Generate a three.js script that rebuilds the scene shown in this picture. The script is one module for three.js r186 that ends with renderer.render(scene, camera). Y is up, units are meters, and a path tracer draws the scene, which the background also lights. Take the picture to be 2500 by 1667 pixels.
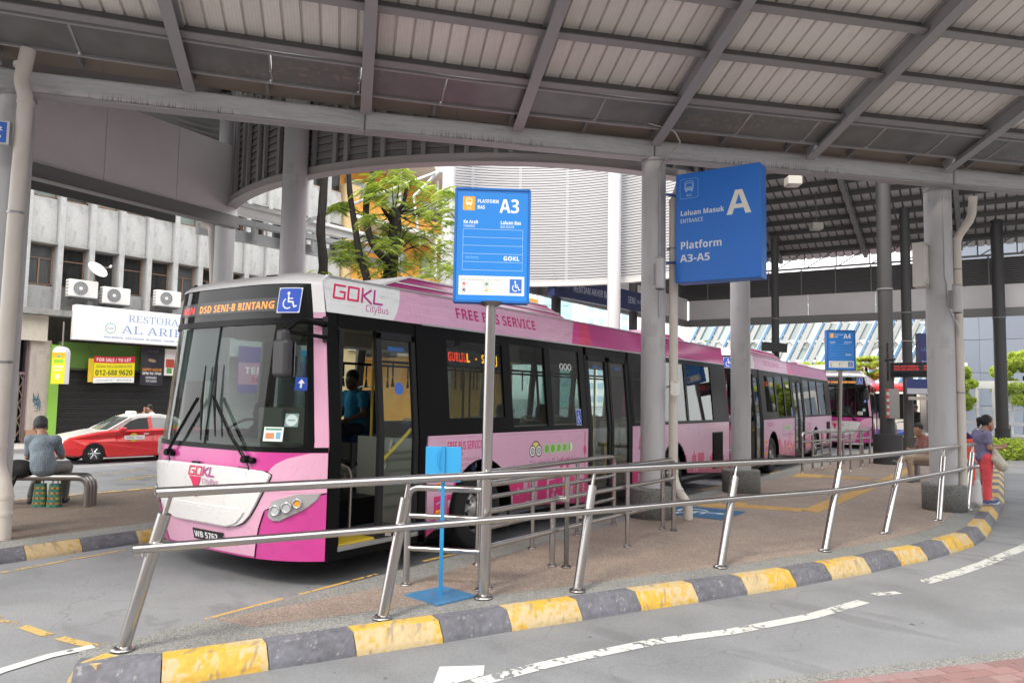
import * as THREE from 'three';
import { mergeGeometries, toCreasedNormals } from 'three/addons/utils/BufferGeometryUtils.js';
import { RoundedBoxGeometry } from 'three/addons/geometries/RoundedBoxGeometry.js';
import { MarchingCubes } from 'three/addons/objects/MarchingCubes.js';

// ---------------------------------------------------------------- camera, sky, sun, exposure
const scene = new THREE.Scene();
const camera = new THREE.PerspectiveCamera(2 * Math.atan(833.5 / 1850) * 180 / Math.PI, 1024 / 682, 0.1, 1500);
camera.position.set(0, 1.9, 0);
camera.rotation.set(Math.atan(137 / 1850), 0, Math.PI / 180, 'XYZ');
camera.updateMatrixWorld(true);
const renderer = new THREE.WebGLRenderer({ antialias: true });
renderer.toneMapping = THREE.LinearToneMapping;
renderer.toneMappingExposure = 2.6;
renderer.shadowMap.enabled = true;
renderer.setSize(1024, 682);

const lerp = (a, b, t) => a + (b - a) * t, clamp = (x, a = 0, b = 1) => Math.min(b, Math.max(a, x));
const sstep = (a, b, x) => { const t = clamp((x - a) / (b - a)); return t * t * (3 - 2 * t); };
function rng(seed) { return () => { seed = (seed + 0x6d2b79f5) | 0; let t = Math.imul(seed ^ (seed >>> 15), 1 | seed); t = (t + Math.imul(t ^ (t >>> 7), 61 | t)) ^ t; return ((t ^ (t >>> 14)) >>> 0) / 4294967296; }; }
// tileable value noise: n lattice cells over u,v in 0..1
const LAT = new Float32Array(65536); { const r = rng(7); for (let i = 0; i < 65536; i++) LAT[i] = r(); }
function vnoise(u, v, n, seed = 0) {
  const x = u * n, y = v * n, xi = Math.floor(x), yi = Math.floor(y); let fx = x - xi, fy = y - yi;
  fx = fx * fx * (3 - 2 * fx); fy = fy * fy * (3 - 2 * fy);
  const x0 = ((xi % n) + n) % n, x1 = (x0 + 1) % n, y0 = ((yi % n) + n) % n, y1 = (y0 + 1) % n;
  const h = (a, b) => LAT[(a * 1619 + b * 31337 + seed * 6971 + a * b * 7) & 65535];
  return lerp(lerp(h(x0, y0), h(x1, y0), fx), lerp(h(x0, y1), h(x1, y1), fx), fy);
}
function fbm(u, v, n, oct = 4, seed = 0) { let s = 0, a = 0.5, t = 0; for (let o = 0; o < oct; o++) { s += a * vnoise(u, v, n << o, seed + o); t += a; a *= 0.5; } return s / t; }

{ // overcast sky: bright white cloud deck, slightly brighter overhead
  const w = 512, h = 256, d = new Float32Array(w * h * 4);
  for (let y = 0; y < h; y++) for (let x = 0; x < w; x++) {
    const el = (y + 0.5) / h * Math.PI - Math.PI / 2, i = (y * w + x) * 4, s = Math.sin(el);
    let L = el < 0 ? 0.5 : 1.0 + 0.35 * s;
    if (el > 0) L *= 0.93 + 0.14 * fbm(x / w, y / h * 0.5, 8, 4, 3);
    d[i] = L * 1.0; d[i + 1] = L; d[i + 2] = L * 1.005; d[i + 3] = 1;
  }
  const t = new THREE.DataTexture(d, w, h, THREE.RGBAFormat, THREE.FloatType);
  t.mapping = THREE.EquirectangularReflectionMapping; t.magFilter = t.minFilter = THREE.LinearFilter; t.wrapS = THREE.RepeatWrapping; t.needsUpdate = true;
  scene.background = t; scene.environment = t;
}
const sun = new THREE.DirectionalLight(0xfff2e0, 1.1);
sun.position.set(-9, 24, 6); sun.target.position.set(2, 0, -12);
sun.castShadow = true; sun.shadow.radius = 24; sun.shadow.mapSize.set(2048, 2048);
{ const c = sun.shadow.camera; c.left = -45; c.right = 45; c.top = 45; c.bottom = -45; c.near = 1; c.far = 120; }
scene.add(sun, sun.target);

// ---------------------------------------------------------------- measuring: a photo pixel (2500 x 1667) on a plane of the place
const EYE = new THREE.Vector3(0, 1.9, 0);
const v3 = (x, y, z) => new THREE.Vector3(x, y, z);
const ray = (x, y) => v3((x - 1250) / 1850, -(y - 833.5) / 1850, -1).applyQuaternion(camera.quaternion);
const G = (x, y, h = 0.15) => { const d = ray(x, y), t = (h - 1.9) / d.y; return EYE.clone().addScaledVector(d, t); };   // on the level h
const D = (x, y, dep) => { const d = ray(x, y); return EYE.clone().addScaledVector(d, dep / -d.z); };                       // at a distance
const PL = (x, y, p, n) => { const d = ray(x, y), t = p.clone().sub(EYE).dot(n) / d.dot(n); return EYE.clone().addScaledVector(d, t); };

// ---------------------------------------------------------------- objects
const used = {};
function numbered(n) { if (used[n] === undefined) { used[n] = 0; return n; } used[n]++; return n + '_' + String(used[n]).padStart(3, '0'); }
function tag(o, label, category, group) { o.userData.label = label; if (category) o.userData.category = category; if (group) o.userData.group = group; return o; }
function thing(name, label, category, pos = [0, 0, 0], turn = 0, group) {
  const o = new THREE.Group(); o.name = numbered(name); scene.add(o);
  if (pos.isVector3) o.position.copy(pos); else o.position.set(...pos);
  o.rotation.y = turn; return tag(o, label, category, group);
}
function M(name, geo, material, parent, label) {
  const g = Array.isArray(geo) ? mg(geo) : geo;
  const m = new THREE.Mesh(g, material); m.castShadow = m.receiveShadow = true;
  m.name = parent ? name : numbered(name); (parent || scene).add(m);
  if (label) m.userData.label = label;
  return m;
}
function solo(name, geo, material, label, category, group) { return tag(M(name, geo, material), label, category, group); }
function struct(name, geo, material, label) { const m = M(name, geo, material); m.userData.kind = 'structure'; if (label) m.userData.label = label; return m; }
function clone(src, label, pos, turn, group) {
  const c = src.clone(); c.name = numbered(src.name.replace(/_\d+$/, '')); scene.add(c); c.userData = { ...src.userData };
  if (label) c.userData.label = label; if (group) c.userData.group = group;
  if (pos) { if (pos.isVector3) c.position.copy(pos); else c.position.set(...pos); }
  if (turn !== undefined) c.rotation.y = turn; return c;
}
// ---------------------------------------------------------------- geometry helpers
function prep(g) {
  let q = g.index ? g.toNonIndexed() : g;
  if (!q.attributes.normal) q.computeVertexNormals();
  if (!q.attributes.uv) q.setAttribute('uv', new THREE.BufferAttribute(new Float32Array(q.attributes.position.count * 2), 2));
  for (const k of Object.keys(q.attributes)) if (!['position', 'normal', 'uv'].includes(k)) q.deleteAttribute(k);
  q.morphAttributes = {};
  return q;
}
const mg = (list) => { const l = list.flat(9).filter(Boolean).map(prep); return l.length === 1 ? l[0] : mergeGeometries(l); };
// uv in metres, taken from the two axes across each face
function muv(g0, k = 1) {
  const g = prep(g0), p = g.attributes.position, uv = g.attributes.uv, a = v3(), b = v3(), c = v3(), n = v3();
  for (let i = 0; i < p.count; i += 3) {
    a.fromBufferAttribute(p, i); b.fromBufferAttribute(p, i + 1); c.fromBufferAttribute(p, i + 2);
    n.copy(b).sub(a).cross(c.clone().sub(a)); const x = Math.abs(n.x), y = Math.abs(n.y), z = Math.abs(n.z);
    [a, b, c].forEach((q, j) => { if (y >= x && y >= z) uv.setXY(i + j, q.x * k, -q.z * k); else if (x >= z) uv.setXY(i + j, q.z * k, q.y * k); else uv.setXY(i + j, q.x * k, q.y * k); });
  }
  return g;
}
const box = (w, h, d, x = 0, y = 0, z = 0) => new THREE.BoxGeometry(w, h, d).translate(x, y, z);
const rbox = (w, h, d, r, x = 0, y = 0, z = 0, s = 2) => new RoundedBoxGeometry(w, h, d, s, r).translate(x, y, z);
const cyl = (r0, r1, h, x = 0, y = 0, z = 0, n = 24) => new THREE.CylinderGeometry(r1, r0, h, n).translate(x, y + h / 2, z);   // stands on y
function rod(a, b, r, n = 12, r2 = r) {
  const d = b.clone().sub(a), g = new THREE.CylinderGeometry(r2, r, d.length(), n);
  g.applyQuaternion(new THREE.Quaternion().setFromUnitVectors(v3(0, 1, 0), d.clone().normalize()));
  return g.translate((a.x + b.x) / 2, (a.y + b.y) / 2, (a.z + b.z) / 2);
}
// a square bar from a to b: w across, h up
function bar(a, b, w, h, up = v3(0, 1, 0)) {
  const x = b.clone().sub(a), L = x.length(); x.normalize();
  const z = x.clone().cross(up).normalize(), y = z.clone().cross(x);
  const g = new THREE.BoxGeometry(L, h, w), m = new THREE.Matrix4().makeBasis(x, y, z);
  g.applyMatrix4(m); return g.translate((a.x + b.x) / 2, (a.y + b.y) / 2, (a.z + b.z) / 2);
}
// a tube through points, corners rounded by radius c
function pipe(pts, r, c = 0.08, n = 12, seg = 6) {
  const path = new THREE.CurvePath(), P = pts.map((p) => (p.isVector3 ? p : v3(...p)));
  let at = P[0], total = 0; const list = [];
  for (let i = 1; i < P.length - 1; i++) {
    const a = P[i - 1].clone().sub(P[i]), b = P[i + 1].clone().sub(P[i]), k = Math.min(c, a.length() * 0.49, b.length() * 0.49);
    const s = P[i].clone().addScaledVector(a.normalize(), k), e = P[i].clone().addScaledVector(b.normalize(), k);
    list.push([at, s]); for (let j = 1; j <= seg; j++) { const t = j / seg, q = s.clone().multiplyScalar((1 - t) ** 2).addScaledVector(P[i], 2 * t * (1 - t)).addScaledVector(e, t * t); list.push([j === 1 ? s : list[list.length - 1][1], q]); }
    at = e;
  }
  list.push([at, P[P.length - 1]]);
  const pt = [list[0][0], ...list.map((l) => l[1])];
  return sweep(pt, r, n);
}
function sweep(pt, r, n = 12) {   // round tube through a list of points, no overshoot
  const rr = (i) => (typeof r === 'function' ? r(i / (pt.length - 1)) : r);
  const pos = [], nor = [], uv = [], idx = []; let up = v3(0, 1, 0), len = 0;
  const t0 = pt[1].clone().sub(pt[0]).normalize(); if (Math.abs(t0.y) > 0.9) up = v3(1, 0, 0);
  let N = t0.clone().cross(up).normalize();
  for (let i = 0; i < pt.length; i++) {
    const a = pt[Math.max(0, i - 1)], b = pt[Math.min(pt.length - 1, i + 1)], t = b.clone().sub(a).normalize();
    N.addScaledVector(t, -N.dot(t)).normalize(); const B = t.clone().cross(N);
    if (i) len += pt[i].distanceTo(pt[i - 1]);
    for (let j = 0; j <= n; j++) { const f = j / n * Math.PI * 2, d = N.clone().multiplyScalar(Math.cos(f)).addScaledVector(B, Math.sin(f)); const R = rr(i); pos.push(pt[i].x + d.x * R, pt[i].y + d.y * R, pt[i].z + d.z * R); nor.push(d.x, d.y, d.z); uv.push(j / n, len); }
  }
  for (let i = 0; i < pt.length - 1; i++) for (let j = 0; j < n; j++) { const a = i * (n + 1) + j, b = a + n + 1; idx.push(a, a + 1, b, b, a + 1, b + 1); }
  for (const e of [0, pt.length - 1]) { const c = pos.length / 3, t = (e ? pt[e].clone().sub(pt[e - 1]) : pt[0].clone().sub(pt[1])).normalize(); pos.push(pt[e].x, pt[e].y, pt[e].z); nor.push(t.x, t.y, t.z); uv.push(0, 0); for (let j = 0; j < n; j++) { const a = e * (n + 1) + j; e ? idx.push(c, a + 1, a) : idx.push(c, a, a + 1); } }
  const g = new THREE.BufferGeometry();
  g.setAttribute('position', new THREE.Float32BufferAttribute(pos, 3)); g.setAttribute('normal', new THREE.Float32BufferAttribute(nor, 3)); g.setAttribute('uv', new THREE.Float32BufferAttribute(uv, 2)); g.setIndex(idx);
  return prep(g);
}
// outline in (x, y), extruded along z from z0, thickness d
function ext(pts, d, z0 = 0, bevel = 0, holes = []) {
  const S = (l) => (l.isShape ? l : new THREE.Shape(l.map((p) => new THREE.Vector2(p[0], p[1]))));
  const s = S(pts); holes.forEach((h) => s.holes.push(new THREE.Path(h.map((p) => new THREE.Vector2(p[0], p[1])))));
  return new THREE.ExtrudeGeometry(s, { depth: d - 2 * bevel, bevelEnabled: bevel > 0, bevelSize: bevel, bevelThickness: bevel, bevelSegments: 2, curveSegments: 10 }).translate(0, 0, z0 + bevel);
}
// outline in plan (x, z), slab from y0 to y1
function slab(pts, y0, y1, k = 1) { return muv(ext(pts.map((p) => [p.x ?? p[0], -(p.z ?? p[1])]), y1 - y0).rotateX(-Math.PI / 2).translate(0, y0, 0), k); }
// grid patch f(u, v) -> Vector3, u and v 0..1
function patch(f, nu, nv, uvf) {
  const pos = [], uv = [], idx = [];
  for (let j = 0; j <= nv; j++) for (let i = 0; i <= nu; i++) { const p = f(i / nu, j / nv); pos.push(p.x, p.y, p.z); const t = uvf ? uvf(i / nu, j / nv, p) : [i / nu, j / nv]; uv.push(t[0], t[1]); }
  for (let j = 0; j < nv; j++) for (let i = 0; i < nu; i++) { const a = j * (nu + 1) + i, b = a + nu + 1; idx.push(a, a + 1, b, b, a + 1, b + 1); }
  const g = new THREE.BufferGeometry(); g.setAttribute('position', new THREE.Float32BufferAttribute(pos, 3)); g.setAttribute('uv', new THREE.Float32BufferAttribute(uv, 2)); g.setIndex(idx); g.computeVertexNormals();
  return prep(g);
}
// one flat panel with a printed face: u right, v up
const panel = (w, h, x = 0, y = 0, z = 0) => new THREE.PlaneGeometry(w, h).translate(x, y, z);

// ---------------------------------------------------------------- materials
const C = (r, g, b) => new THREE.Color().setRGB(r, g, b);
function mat(c, r = 0.6, m = 0, more = {}) { const { phys, ...o } = more; return new (phys ? THREE.MeshPhysicalMaterial : THREE.MeshStandardMaterial)({ color: Array.isArray(c) ? C(...c) : new THREE.Color(c), roughness: r, metalness: m, ...o }); }
const s8 = (x) => Math.round(255 * (x <= 0.0031308 ? 12.92 * x : 1.055 * Math.pow(clamp(x), 1 / 2.4) - 0.055));
function tex(n, f, size = 1, srgb = true) {   // computed tile; size = metres it covers
  const d = new Uint8Array(n * n * 4);
  for (let y = 0; y < n; y++) for (let x = 0; x < n; x++) { const c = f(x / n, y / n, x, y), i = (y * n + x) * 4; for (let k = 0; k < 3; k++) d[i + k] = srgb ? s8(c[k]) : clamp(c[k] ?? c) * 255; d[i + 3] = 255; }
  const t = new THREE.DataTexture(d, n, n); t.colorSpace = srgb ? THREE.SRGBColorSpace : THREE.NoColorSpace;
  t.wrapS = t.wrapT = THREE.RepeatWrapping; t.magFilter = THREE.LinearFilter; t.minFilter = THREE.LinearMipmapLinearFilter; t.repeat.set(1 / size, 1 / size); t.needsUpdate = true; return t;
}
const grey = (n, f, size) => tex(n, (u, v, x, y) => { const k = f(u, v, x, y); return [k, k, k]; }, size, false);
function canvas(w, h, draw) {
  const c = document.createElement('canvas'); c.width = w; c.height = h; const g = c.getContext('2d'); draw(g, w, h);
  const t = new THREE.CanvasTexture(c); t.colorSpace = THREE.SRGBColorSpace; t.anisotropy = 8; return t;
}
function text(g, s, x, y, size, color, o = {}) {   // squeezed to width o.w when given
  g.save(); g.translate(x, y); if (o.slant) g.transform(1, 0, -o.slant, 1, 0, 0); g.font = (o.weight || '') + ' ' + size + 'px ' + (o.font || 'sans-serif'); g.fillStyle = color; g.textBaseline = 'alphabetic'; g.textAlign = o.align || 'left';
  if (o.w) { const m = g.measureText(s).width; g.scale(o.w / m, 1); }
  g.fillText(s, 0, 0); g.restore();
}
const K = 2500 / 2352;
const steel = mat([0.5, 0.485, 0.475], 0.26, 1), steelDull = mat([0.36, 0.345, 0.335], 0.34, 1), chrome = mat([0.75, 0.75, 0.76], 0.06, 1);
const rubber = mat([0.014, 0.014, 0.015], 0.8), black = mat([0.02, 0.02, 0.022], 0.45), blackGloss = mat([0.012, 0.012, 0.014], 0.12);
const white = mat([0.75, 0.75, 0.74], 0.45);
// ---------------------------------------------------------------- ground, roads, islands, kerbs
const laneDir = v3(0.565, 0, -0.825).normalize(), laneN = v3(laneDir.z, 0, -laneDir.x).multiplyScalar(-1);   // laneN points to the camera's right
const gum = (() => { const r = rng(77), l = []; for (let i = 0; i < 120; i++) l.push([r(), r(), 0.0012 + 0.0035 * r() * r(), 0.35 + 0.4 * r()]); const grid = {}; l.forEach((q) => { for (let a = -1; a <= 1; a++) for (let b = -1; b <= 1; b++) { const k = (Math.floor(q[0] * 32) + a) + ',' + (Math.floor(q[1] * 32) + b); (grid[k] ||= []).push(q); } }); return (u, v) => { let m = 1; for (const q of grid[Math.floor(u * 32) + ',' + Math.floor(v * 32)] || []) { const d = Math.hypot((u - q[0]) * (1 + q[3]), v - q[1]); m = Math.min(m, lerp(q[3], 1, sstep(q[2] * 0.75, q[2], d))); } return m; }; })();
const roadTex = tex(2048, (u, v) => {
  const big = fbm(u, v, 4, 4, 11), mid = fbm(u, v, 24, 3, 21), fine = vnoise(u, v, 900, 5), spot = vnoise(u, v, 150, 9);
  let k = 0.225 + 0.10 * (big - 0.5) + 0.05 * (mid - 0.5) + 0.05 * (fine - 0.5);
  const band = fbm(u * 1, v * 1, 9, 3, 31); k *= 1 - 0.14 * sstep(0.56, 0.75, band); k *= 1 - 0.11 * sstep(0.55, 0.8, fbm(u * 1, v, 3, 5, 57)); k *= 1 - 0.16 * sstep(0.6, 0.72, fbm(u + v, (v - u) * 0.25 + 0.5, 20, 3, 91));
  const cr = Math.abs(fbm(u, v, 5, 5, 61) - 0.5); if (cr < 0.0035 && fbm(u, v, 3, 2, 67) > 0.53) k *= 0.86;
  k *= gum(u, v); if (spot > 0.985) k *= 1.25;
  return [k * 0.955, k * 0.995, k * 1.05];
}, 9);
const roadBump = grey(1024, (u, v) => 0.6 * vnoise(u, v, 512, 5) + 0.4 * vnoise(u, v, 128, 2), 3);
const roadMat = mat([1, 1, 1], 0.72, 0, { map: roadTex, bumpMap: roadBump, bumpScale: 0.003 });
const streetMat = mat([1.15, 1.15, 1.15], 0.85, 0, { map: roadTex });
const pebbleTex = (cols, seed, n = 1024, cells = 170) => tex(n, (u, v) => {   // pebble wash: irregular grains set in mortar
  const x = u * cells, y = v * cells, xi = Math.floor(x), yi = Math.floor(y); let best = 9, second = 9, id = 0;
  for (let a = -1; a <= 1; a++) for (let b = -1; b <= 1; b++) {
    const cx = (xi + a + cells) % cells, cy = (yi + b + cells) % cells, h = LAT[(cx * 733 + cy * 3571 + seed) & 65535], h2 = LAT[(cx * 911 + cy * 1327 + seed * 3) & 65535];
    const d = (xi + a + 0.5 + (h - 0.5) * 0.9 - x) ** 2 + (yi + b + 0.5 + (h2 - 0.5) * 0.9 - y) ** 2; if (d < best) { second = best; best = d; id = h2; } else if (d < second) second = d;
  }
  const c = cols[Math.floor(id * cols.length * 0.999)], edge = sstep(0, 0.25, Math.sqrt(second) - Math.sqrt(best)), m = (0.72 + 0.28 * edge) * (0.84 + 0.32 * fbm(u, v, 5, 3, seed & 15));
  return [c[0] * m, c[1] * m, c[2] * m];
}, 2);
const brownPebble = pebbleTex([[0.275, 0.215, 0.175], [0.34, 0.27, 0.22], [0.2, 0.16, 0.135], [0.4, 0.34, 0.29], [0.3, 0.23, 0.19], [0.24, 0.195, 0.17], [0.31, 0.25, 0.21]], 17, 1024, 175);
const greyPebble = pebbleTex([[0.2, 0.205, 0.195], [0.27, 0.275, 0.265], [0.14, 0.145, 0.14], [0.33, 0.33, 0.31], [0.22, 0.23, 0.225]], 91, 1024, 230);
const pebbleBump = grey(1024, (u, v) => 0.7 * vnoise(u, v, 340, 5) + 0.3 * vnoise(u, v, 60, 6), 2);
const brownMat = mat([1, 1, 1], 0.7, 0, { map: brownPebble, bumpMap: pebbleBump, bumpScale: 0.004 });
const greyPebMat = mat([1, 1, 1], 0.75, 0, { map: greyPebble, bumpMap: pebbleBump, bumpScale: 0.004 });

struct('ground', slab([v3(-700, 0, 300), v3(700, 0, 300), v3(700, 0, -900), v3(-700, 0, -900)], -0.6, -0.3), streetMat, 'wide grey street and ground around the bus station');
// front kerb, measured along its top edge
const kerbPx = [[184, 1622], [394, 1610], [650.5, 1572], [861, 1542], [1071, 1513], [1236, 1488], [1408, 1465], [1550, 1444], [1690, 1425], [1808, 1409], [1927, 1392], [2013, 1377], [2109, 1362], [2182, 1346], [2247, 1335], [2300, 1321], [2360, 1303], [2388, 1287], [2404, 1268], [2415, 1250], [2423, 1237], [2438, 1214]];
const kerb = kerbPx.map((p) => G(p[0], p[1])); kerb[0].z += 0.02;
{ let p = kerb[kerb.length - 1], d = laneDir.clone().multiplyScalar(0.8); for (let i = 0; i < 22; i++) { p = p.clone().add(v3(0.545, 0, -0.84).multiplyScalar(0.85)); kerb.push(p); } }
const tip = G(190, 1600).add(v3(-0.05, 0, -0.1));
const laneA = G(325, 1558.7), laneB = laneA.clone().addScaledVector(laneDir, 42);
const kEnd = kerb[kerb.length - 1];
// smooth kerb line
const kCurve = new THREE.CatmullRomCurve3(kerb, false, 'centripetal');
const kTan = (i) => { const a = kerb[Math.max(0, i - 1)], b = kerb[Math.min(kerb.length - 1, i + 1)]; return b.clone().sub(a).setY(0).normalize(); };
const inward = (t) => v3(t.z, 0, -t.x);   // to the island
// lane and front road: one sheet at y = 0
struct('road', slab([v3(-8.4, 0, -4.3), v3(-16, 0, 6), v3(-16, 0, 14), v3(60, 0, 14), v3(60, 0, -60), v3(26, 0, -60), v3(-5.0, 0, -9.3), v3(-6.2, 0, -8.2)], -0.34, 0), roadMat, 'grey concrete bus road between the islands');
{
  // island body: base slab in grey pebble; brown pebble field 4 mm proud
  const off = (d) => kerb.map((p, i) => p.clone().addScaledVector(inward(kTan(i)), d));
  const outer = off(0.0).filter((_, i) => i > 0);
  const island = [tip, ...off(0.02), laneB.clone(), laneA.clone()];
  struct('platform', slab(island, -0.02, 0.146), greyPebMat, 'long pavement island with a grey pebble margin');
  const inn = off(0.46).filter((_, i) => i >= 2 && i < 40);
  const l0 = laneA.clone().addScaledVector(laneDir, 2.35).addScaledVector(laneN, 0.42), l1 = laneA.clone().addScaledVector(laneDir, 38).addScaledVector(laneN, 0.42);
  const start = G(520, 1512);
  struct('pavement', slab([start, ...inn, l1, l0], 0.1, 0.15), brownMat, 'brown pebble wash paving of the island');
}
// kerb stones, painted by turns grey and yellow
const wearY = tex(1024, (u, v) => {
  const a = fbm(u, v, 6, 5, 41), b = fbm(u, v * 0.25, 40, 3, 51), c = fbm(u, v, 60, 2, 61); let w = sstep(0.44, 0.6, a * 0.65 + c * 0.35), s = sstep(0.62, 0.72, b) * 0.7;
  const y = [0.56, 0.35, 0.05], p = [0.47, 0.37, 0.21], g = [0.2, 0.175, 0.14];
  return [0, 1, 2].map((k) => lerp(lerp(y[k], p[k], w), g[k], s * 0.8) * (0.85 + 0.3 * c));
}, 1.6);
const wearG = tex(1024, (u, v) => {
  const a = fbm(u, v, 6, 5, 43), c = fbm(u, v, 60, 2, 63), chip = 0.45 * sstep(0.735, 0.76, fbm(u, v, 46, 3, 73)); const k = 0.125 + 0.06 * (a - 0.5) + 0.07 * (c - 0.5);
  return [lerp(k, 0.36, chip), lerp(k * 1.02, 0.36, chip), lerp(k * 1.2, 0.33, chip)];
}, 1.6);
const kYellow = mat([1, 1, 1], 0.75, 0, { map: wearY, bumpMap: wearY, bumpScale: 0.003 }), kGrey = mat([1, 1, 1], 0.75, 0, { map: wearG, bumpMap: wearG, bumpScale: 0.003 });
function kerbStone(a, b, ta, tb, sgn = 1, steps = 4, curve) {   // a to b, section chamfered towards the road
  const sec = [[-0.14, 0.10], [-0.14, 0.153], [-0.01, 0.154], [0.004, 0.148], [0.085, 0.045], [0.092, 0.03], [0.098, -0.02]];
  const mid = a.clone().add(b).multiplyScalar(0.5), g = patch((u, v) => {
    const p = curve ? curve(v) : a.clone().lerp(b, v), t = ta.clone().lerp(tb, v).normalize(), n = inward(t).multiplyScalar(sgn), k = u * (sec.length - 1), i = Math.min(sec.length - 2, Math.floor(k)), f = k - i;
    return p.addScaledVector(n, -lerp(sec[i][0], sec[i + 1][0], f)).setY(lerp(sec[i][1], sec[i + 1][1], f));
  }, sec.length - 1, steps);
  const caps = [0, 1].map((v) => { const t = v ? tb : ta, p = v ? b : a, n = inward(t).multiplyScalar(sgn), P = sec.map((s) => p.clone().addScaledVector(n, -s[0]).setY(s[1])), pos = []; for (let i = 1; i < P.length - 1; i++) for (const q of v ? [P[0], P[i], P[i + 1]] : [P[0], P[i + 1], P[i]]) pos.push(q.x, q.y, q.z); const h = new THREE.BufferGeometry(); h.setAttribute('position', new THREE.Float32BufferAttribute(pos, 3)); return h; });
  return muv(toCreasedNormals(mg([g, ...caps]), 0.5));
}
{
  const k = thing('kerb', 'yellow and grey painted kerb curving along the front of the island', 'kerb'); k.userData.kind = 'structure'; delete k.userData.category;
  for (let i = 0; i < kerb.length - 1; i++) {
    const a = kerb[i], b = kerb[i + 1], d = b.clone().sub(a), L = d.length(), e = 0.004 / L;
    M('kerb_stone', kerbStone(a.clone().lerp(b, e), a.clone().lerp(b, 1 - e), kTan(i).lerp(kTan(i), 1), kTan(i + 1)), i % 2 ? kYellow : kGrey, k);
  }
  // short yellow return at the tip
  M('kerb_stone', kerbStone(v3(-2.69, 0.15, -5.2), v3(-2.75, 0.15, -5.02), v3(-0.3, 0, 0.95), v3(-0.3, 0, 0.95), 1, 2), kYellow, k);
}
// left island
const li0 = G(0, 1340.6), liDir = laneDir.clone(), liP = (t) => li0.clone().add(v3(0.2, 0, -0.31)).addScaledVector(v3(0.573, 0, -0.82), t);
{
  const a = liP(-5), b = liP(46), back = v3(-0.82, 0, -0.573), A = G(19, 1222), B = G(354, 1193);
  const dep = B.clone().sub(li0).dot(back);
  struct('platform', slab([a, b, b.clone().addScaledVector(back, 3.3), B, A, A.clone().add(v3(-5, 0, 6))], -0.02, 0.15), mat([0.62, 0.6, 0.58], 0.75, 0, { map: brownPebble, bumpMap: pebbleBump, bumpScale: 0.003 }), 'second pavement island beyond the bus lane');
  struct('pavement', slab([a, b, b.clone().addScaledVector(back, 0.42), a.clone().addScaledVector(back, 0.42)], 0.1, 0.154), greyPebMat, 'grey pebble margin of the second island');
  const k = thing('kerb', 'yellow and grey painted kerb of the island left of the bus', 'kerb'); k.userData.kind = 'structure'; delete k.userData.category;
  const px = [[0, 1340.6], [65, 1335], [201, 1316], [335, 1296.6]].map((p) => G(...p)), cuts = px.map((p) => p.clone().sub(liP(0)).dot(v3(0.573, 0, -0.82)));
  const list = [-4.2, -3.5, -2.8, -2.1, -1.4, -0.7, ...cuts.slice(1)]; for (let t = cuts[3] + 0.68; t < 24; t += 0.68) list.push(t);
  for (let i = 0; i < list.length - 1; i++) M('kerb_stone', kerbStone(liP(list[i] + 0.004), liP(list[i + 1] - 0.004), v3(0.573, 0, -0.82), v3(0.573, 0, -0.82), 1, 1), i % 2 ? kGrey : kYellow, k);
}
// painted lines: worn paint, 4 mm above the road
const paintAlpha = (seed, lo = 0.42, hi = 0.47) => grey(512, (u, v) => sstep(lo, hi, fbm(u, v, 9, 5, seed) * 0.55 + fbm(u, v, 48, 3, seed + 3) * 0.45), 1.5);
const whitePaint = mat([0.56, 0.57, 0.55], 0.75, 0, { alphaMap: paintAlpha(5, 0.375, 0.42), transparent: true });
const whiteSolid = mat([0.6, 0.61, 0.58], 0.7, 0, { alphaMap: paintAlpha(8, 0.30, 0.34), transparent: true });
const yellowPaint = mat([0.62, 0.36, 0.05], 0.7, 0, { alphaMap: paintAlpha(12, 0.38, 0.44), transparent: true });
const yellowFaint = mat([0.52, 0.36, 0.13], 0.75, 0, { alphaMap: paintAlpha(15, 0.4, 0.5), transparent: true });
function stripe(pts, w, y) {   // ribbon along ground points
  const L = pts.map((p, i) => { const t = pts[Math.min(pts.length - 1, i + 1)].clone().sub(pts[Math.max(0, i - 1)]).setY(0).normalize(); return [p, v3(t.z, 0, -t.x)]; });
  return muv(patch((u, v) => { const k = v * (L.length - 1), i = Math.min(L.length - 2, Math.floor(k)), f = k - i, p = L[i][0].clone().lerp(L[i + 1][0], f), n = L[i][1].clone().lerp(L[i + 1][1], f); return p.addScaledVector(n, (0.5 - u) * w).setY(y); }, 1, (L.length - 1) * 4));
}
const poly = (px, y, h = y) => { const p = px.map((q) => G(q[0], q[1], h)); return muv(new THREE.ShapeGeometry(new THREE.Shape(p.map((q) => new THREE.Vector2(q.x, -q.z)))).rotateX(-Math.PI / 2).translate(0, y, 0)); };
const gl = (l, h) => l.map((p) => G(p[0], p[1], h));
struct('road_marking', mg([stripe(gl([[1160, 1668], [1330, 1624], [1440, 1600], [1600, 1567], [1783, 1543], [1982, 1505], [2109, 1469]], 0), 0.13, 0.004)]), whitePaint, 'worn white line along the front road');
struct('road_marking', mg([stripe(gl([[2135, 1452], [2195, 1447]], 0), 0.1, 0.004)]), whitePaint, 'last flake of a worn white line on the front road');
struct('road_marking', mg([stripe(gl([[2256, 1422], [2330, 1402], [2403, 1377], [2500, 1337], [2640, 1270]], 0), 0.15, 0.004)]), whitePaint, 'worn white line at the right edge of the road');
struct('road_marking', poly([[1073, 1627], [1183, 1624], [1180, 1649], [1110, 1668], [1050, 1672], [1058, 1667]], 0.004), whiteSolid, 'worn white arrow tail painted on the front road');
struct('road_marking', mg([stripe(gl([[-140, 1470], [0, 1511], [105, 1548], [215, 1576], [262, 1573]], 0), 0.085, 0.004)]), yellowFaint, 'faded yellow line crossing the lane at left');
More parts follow.
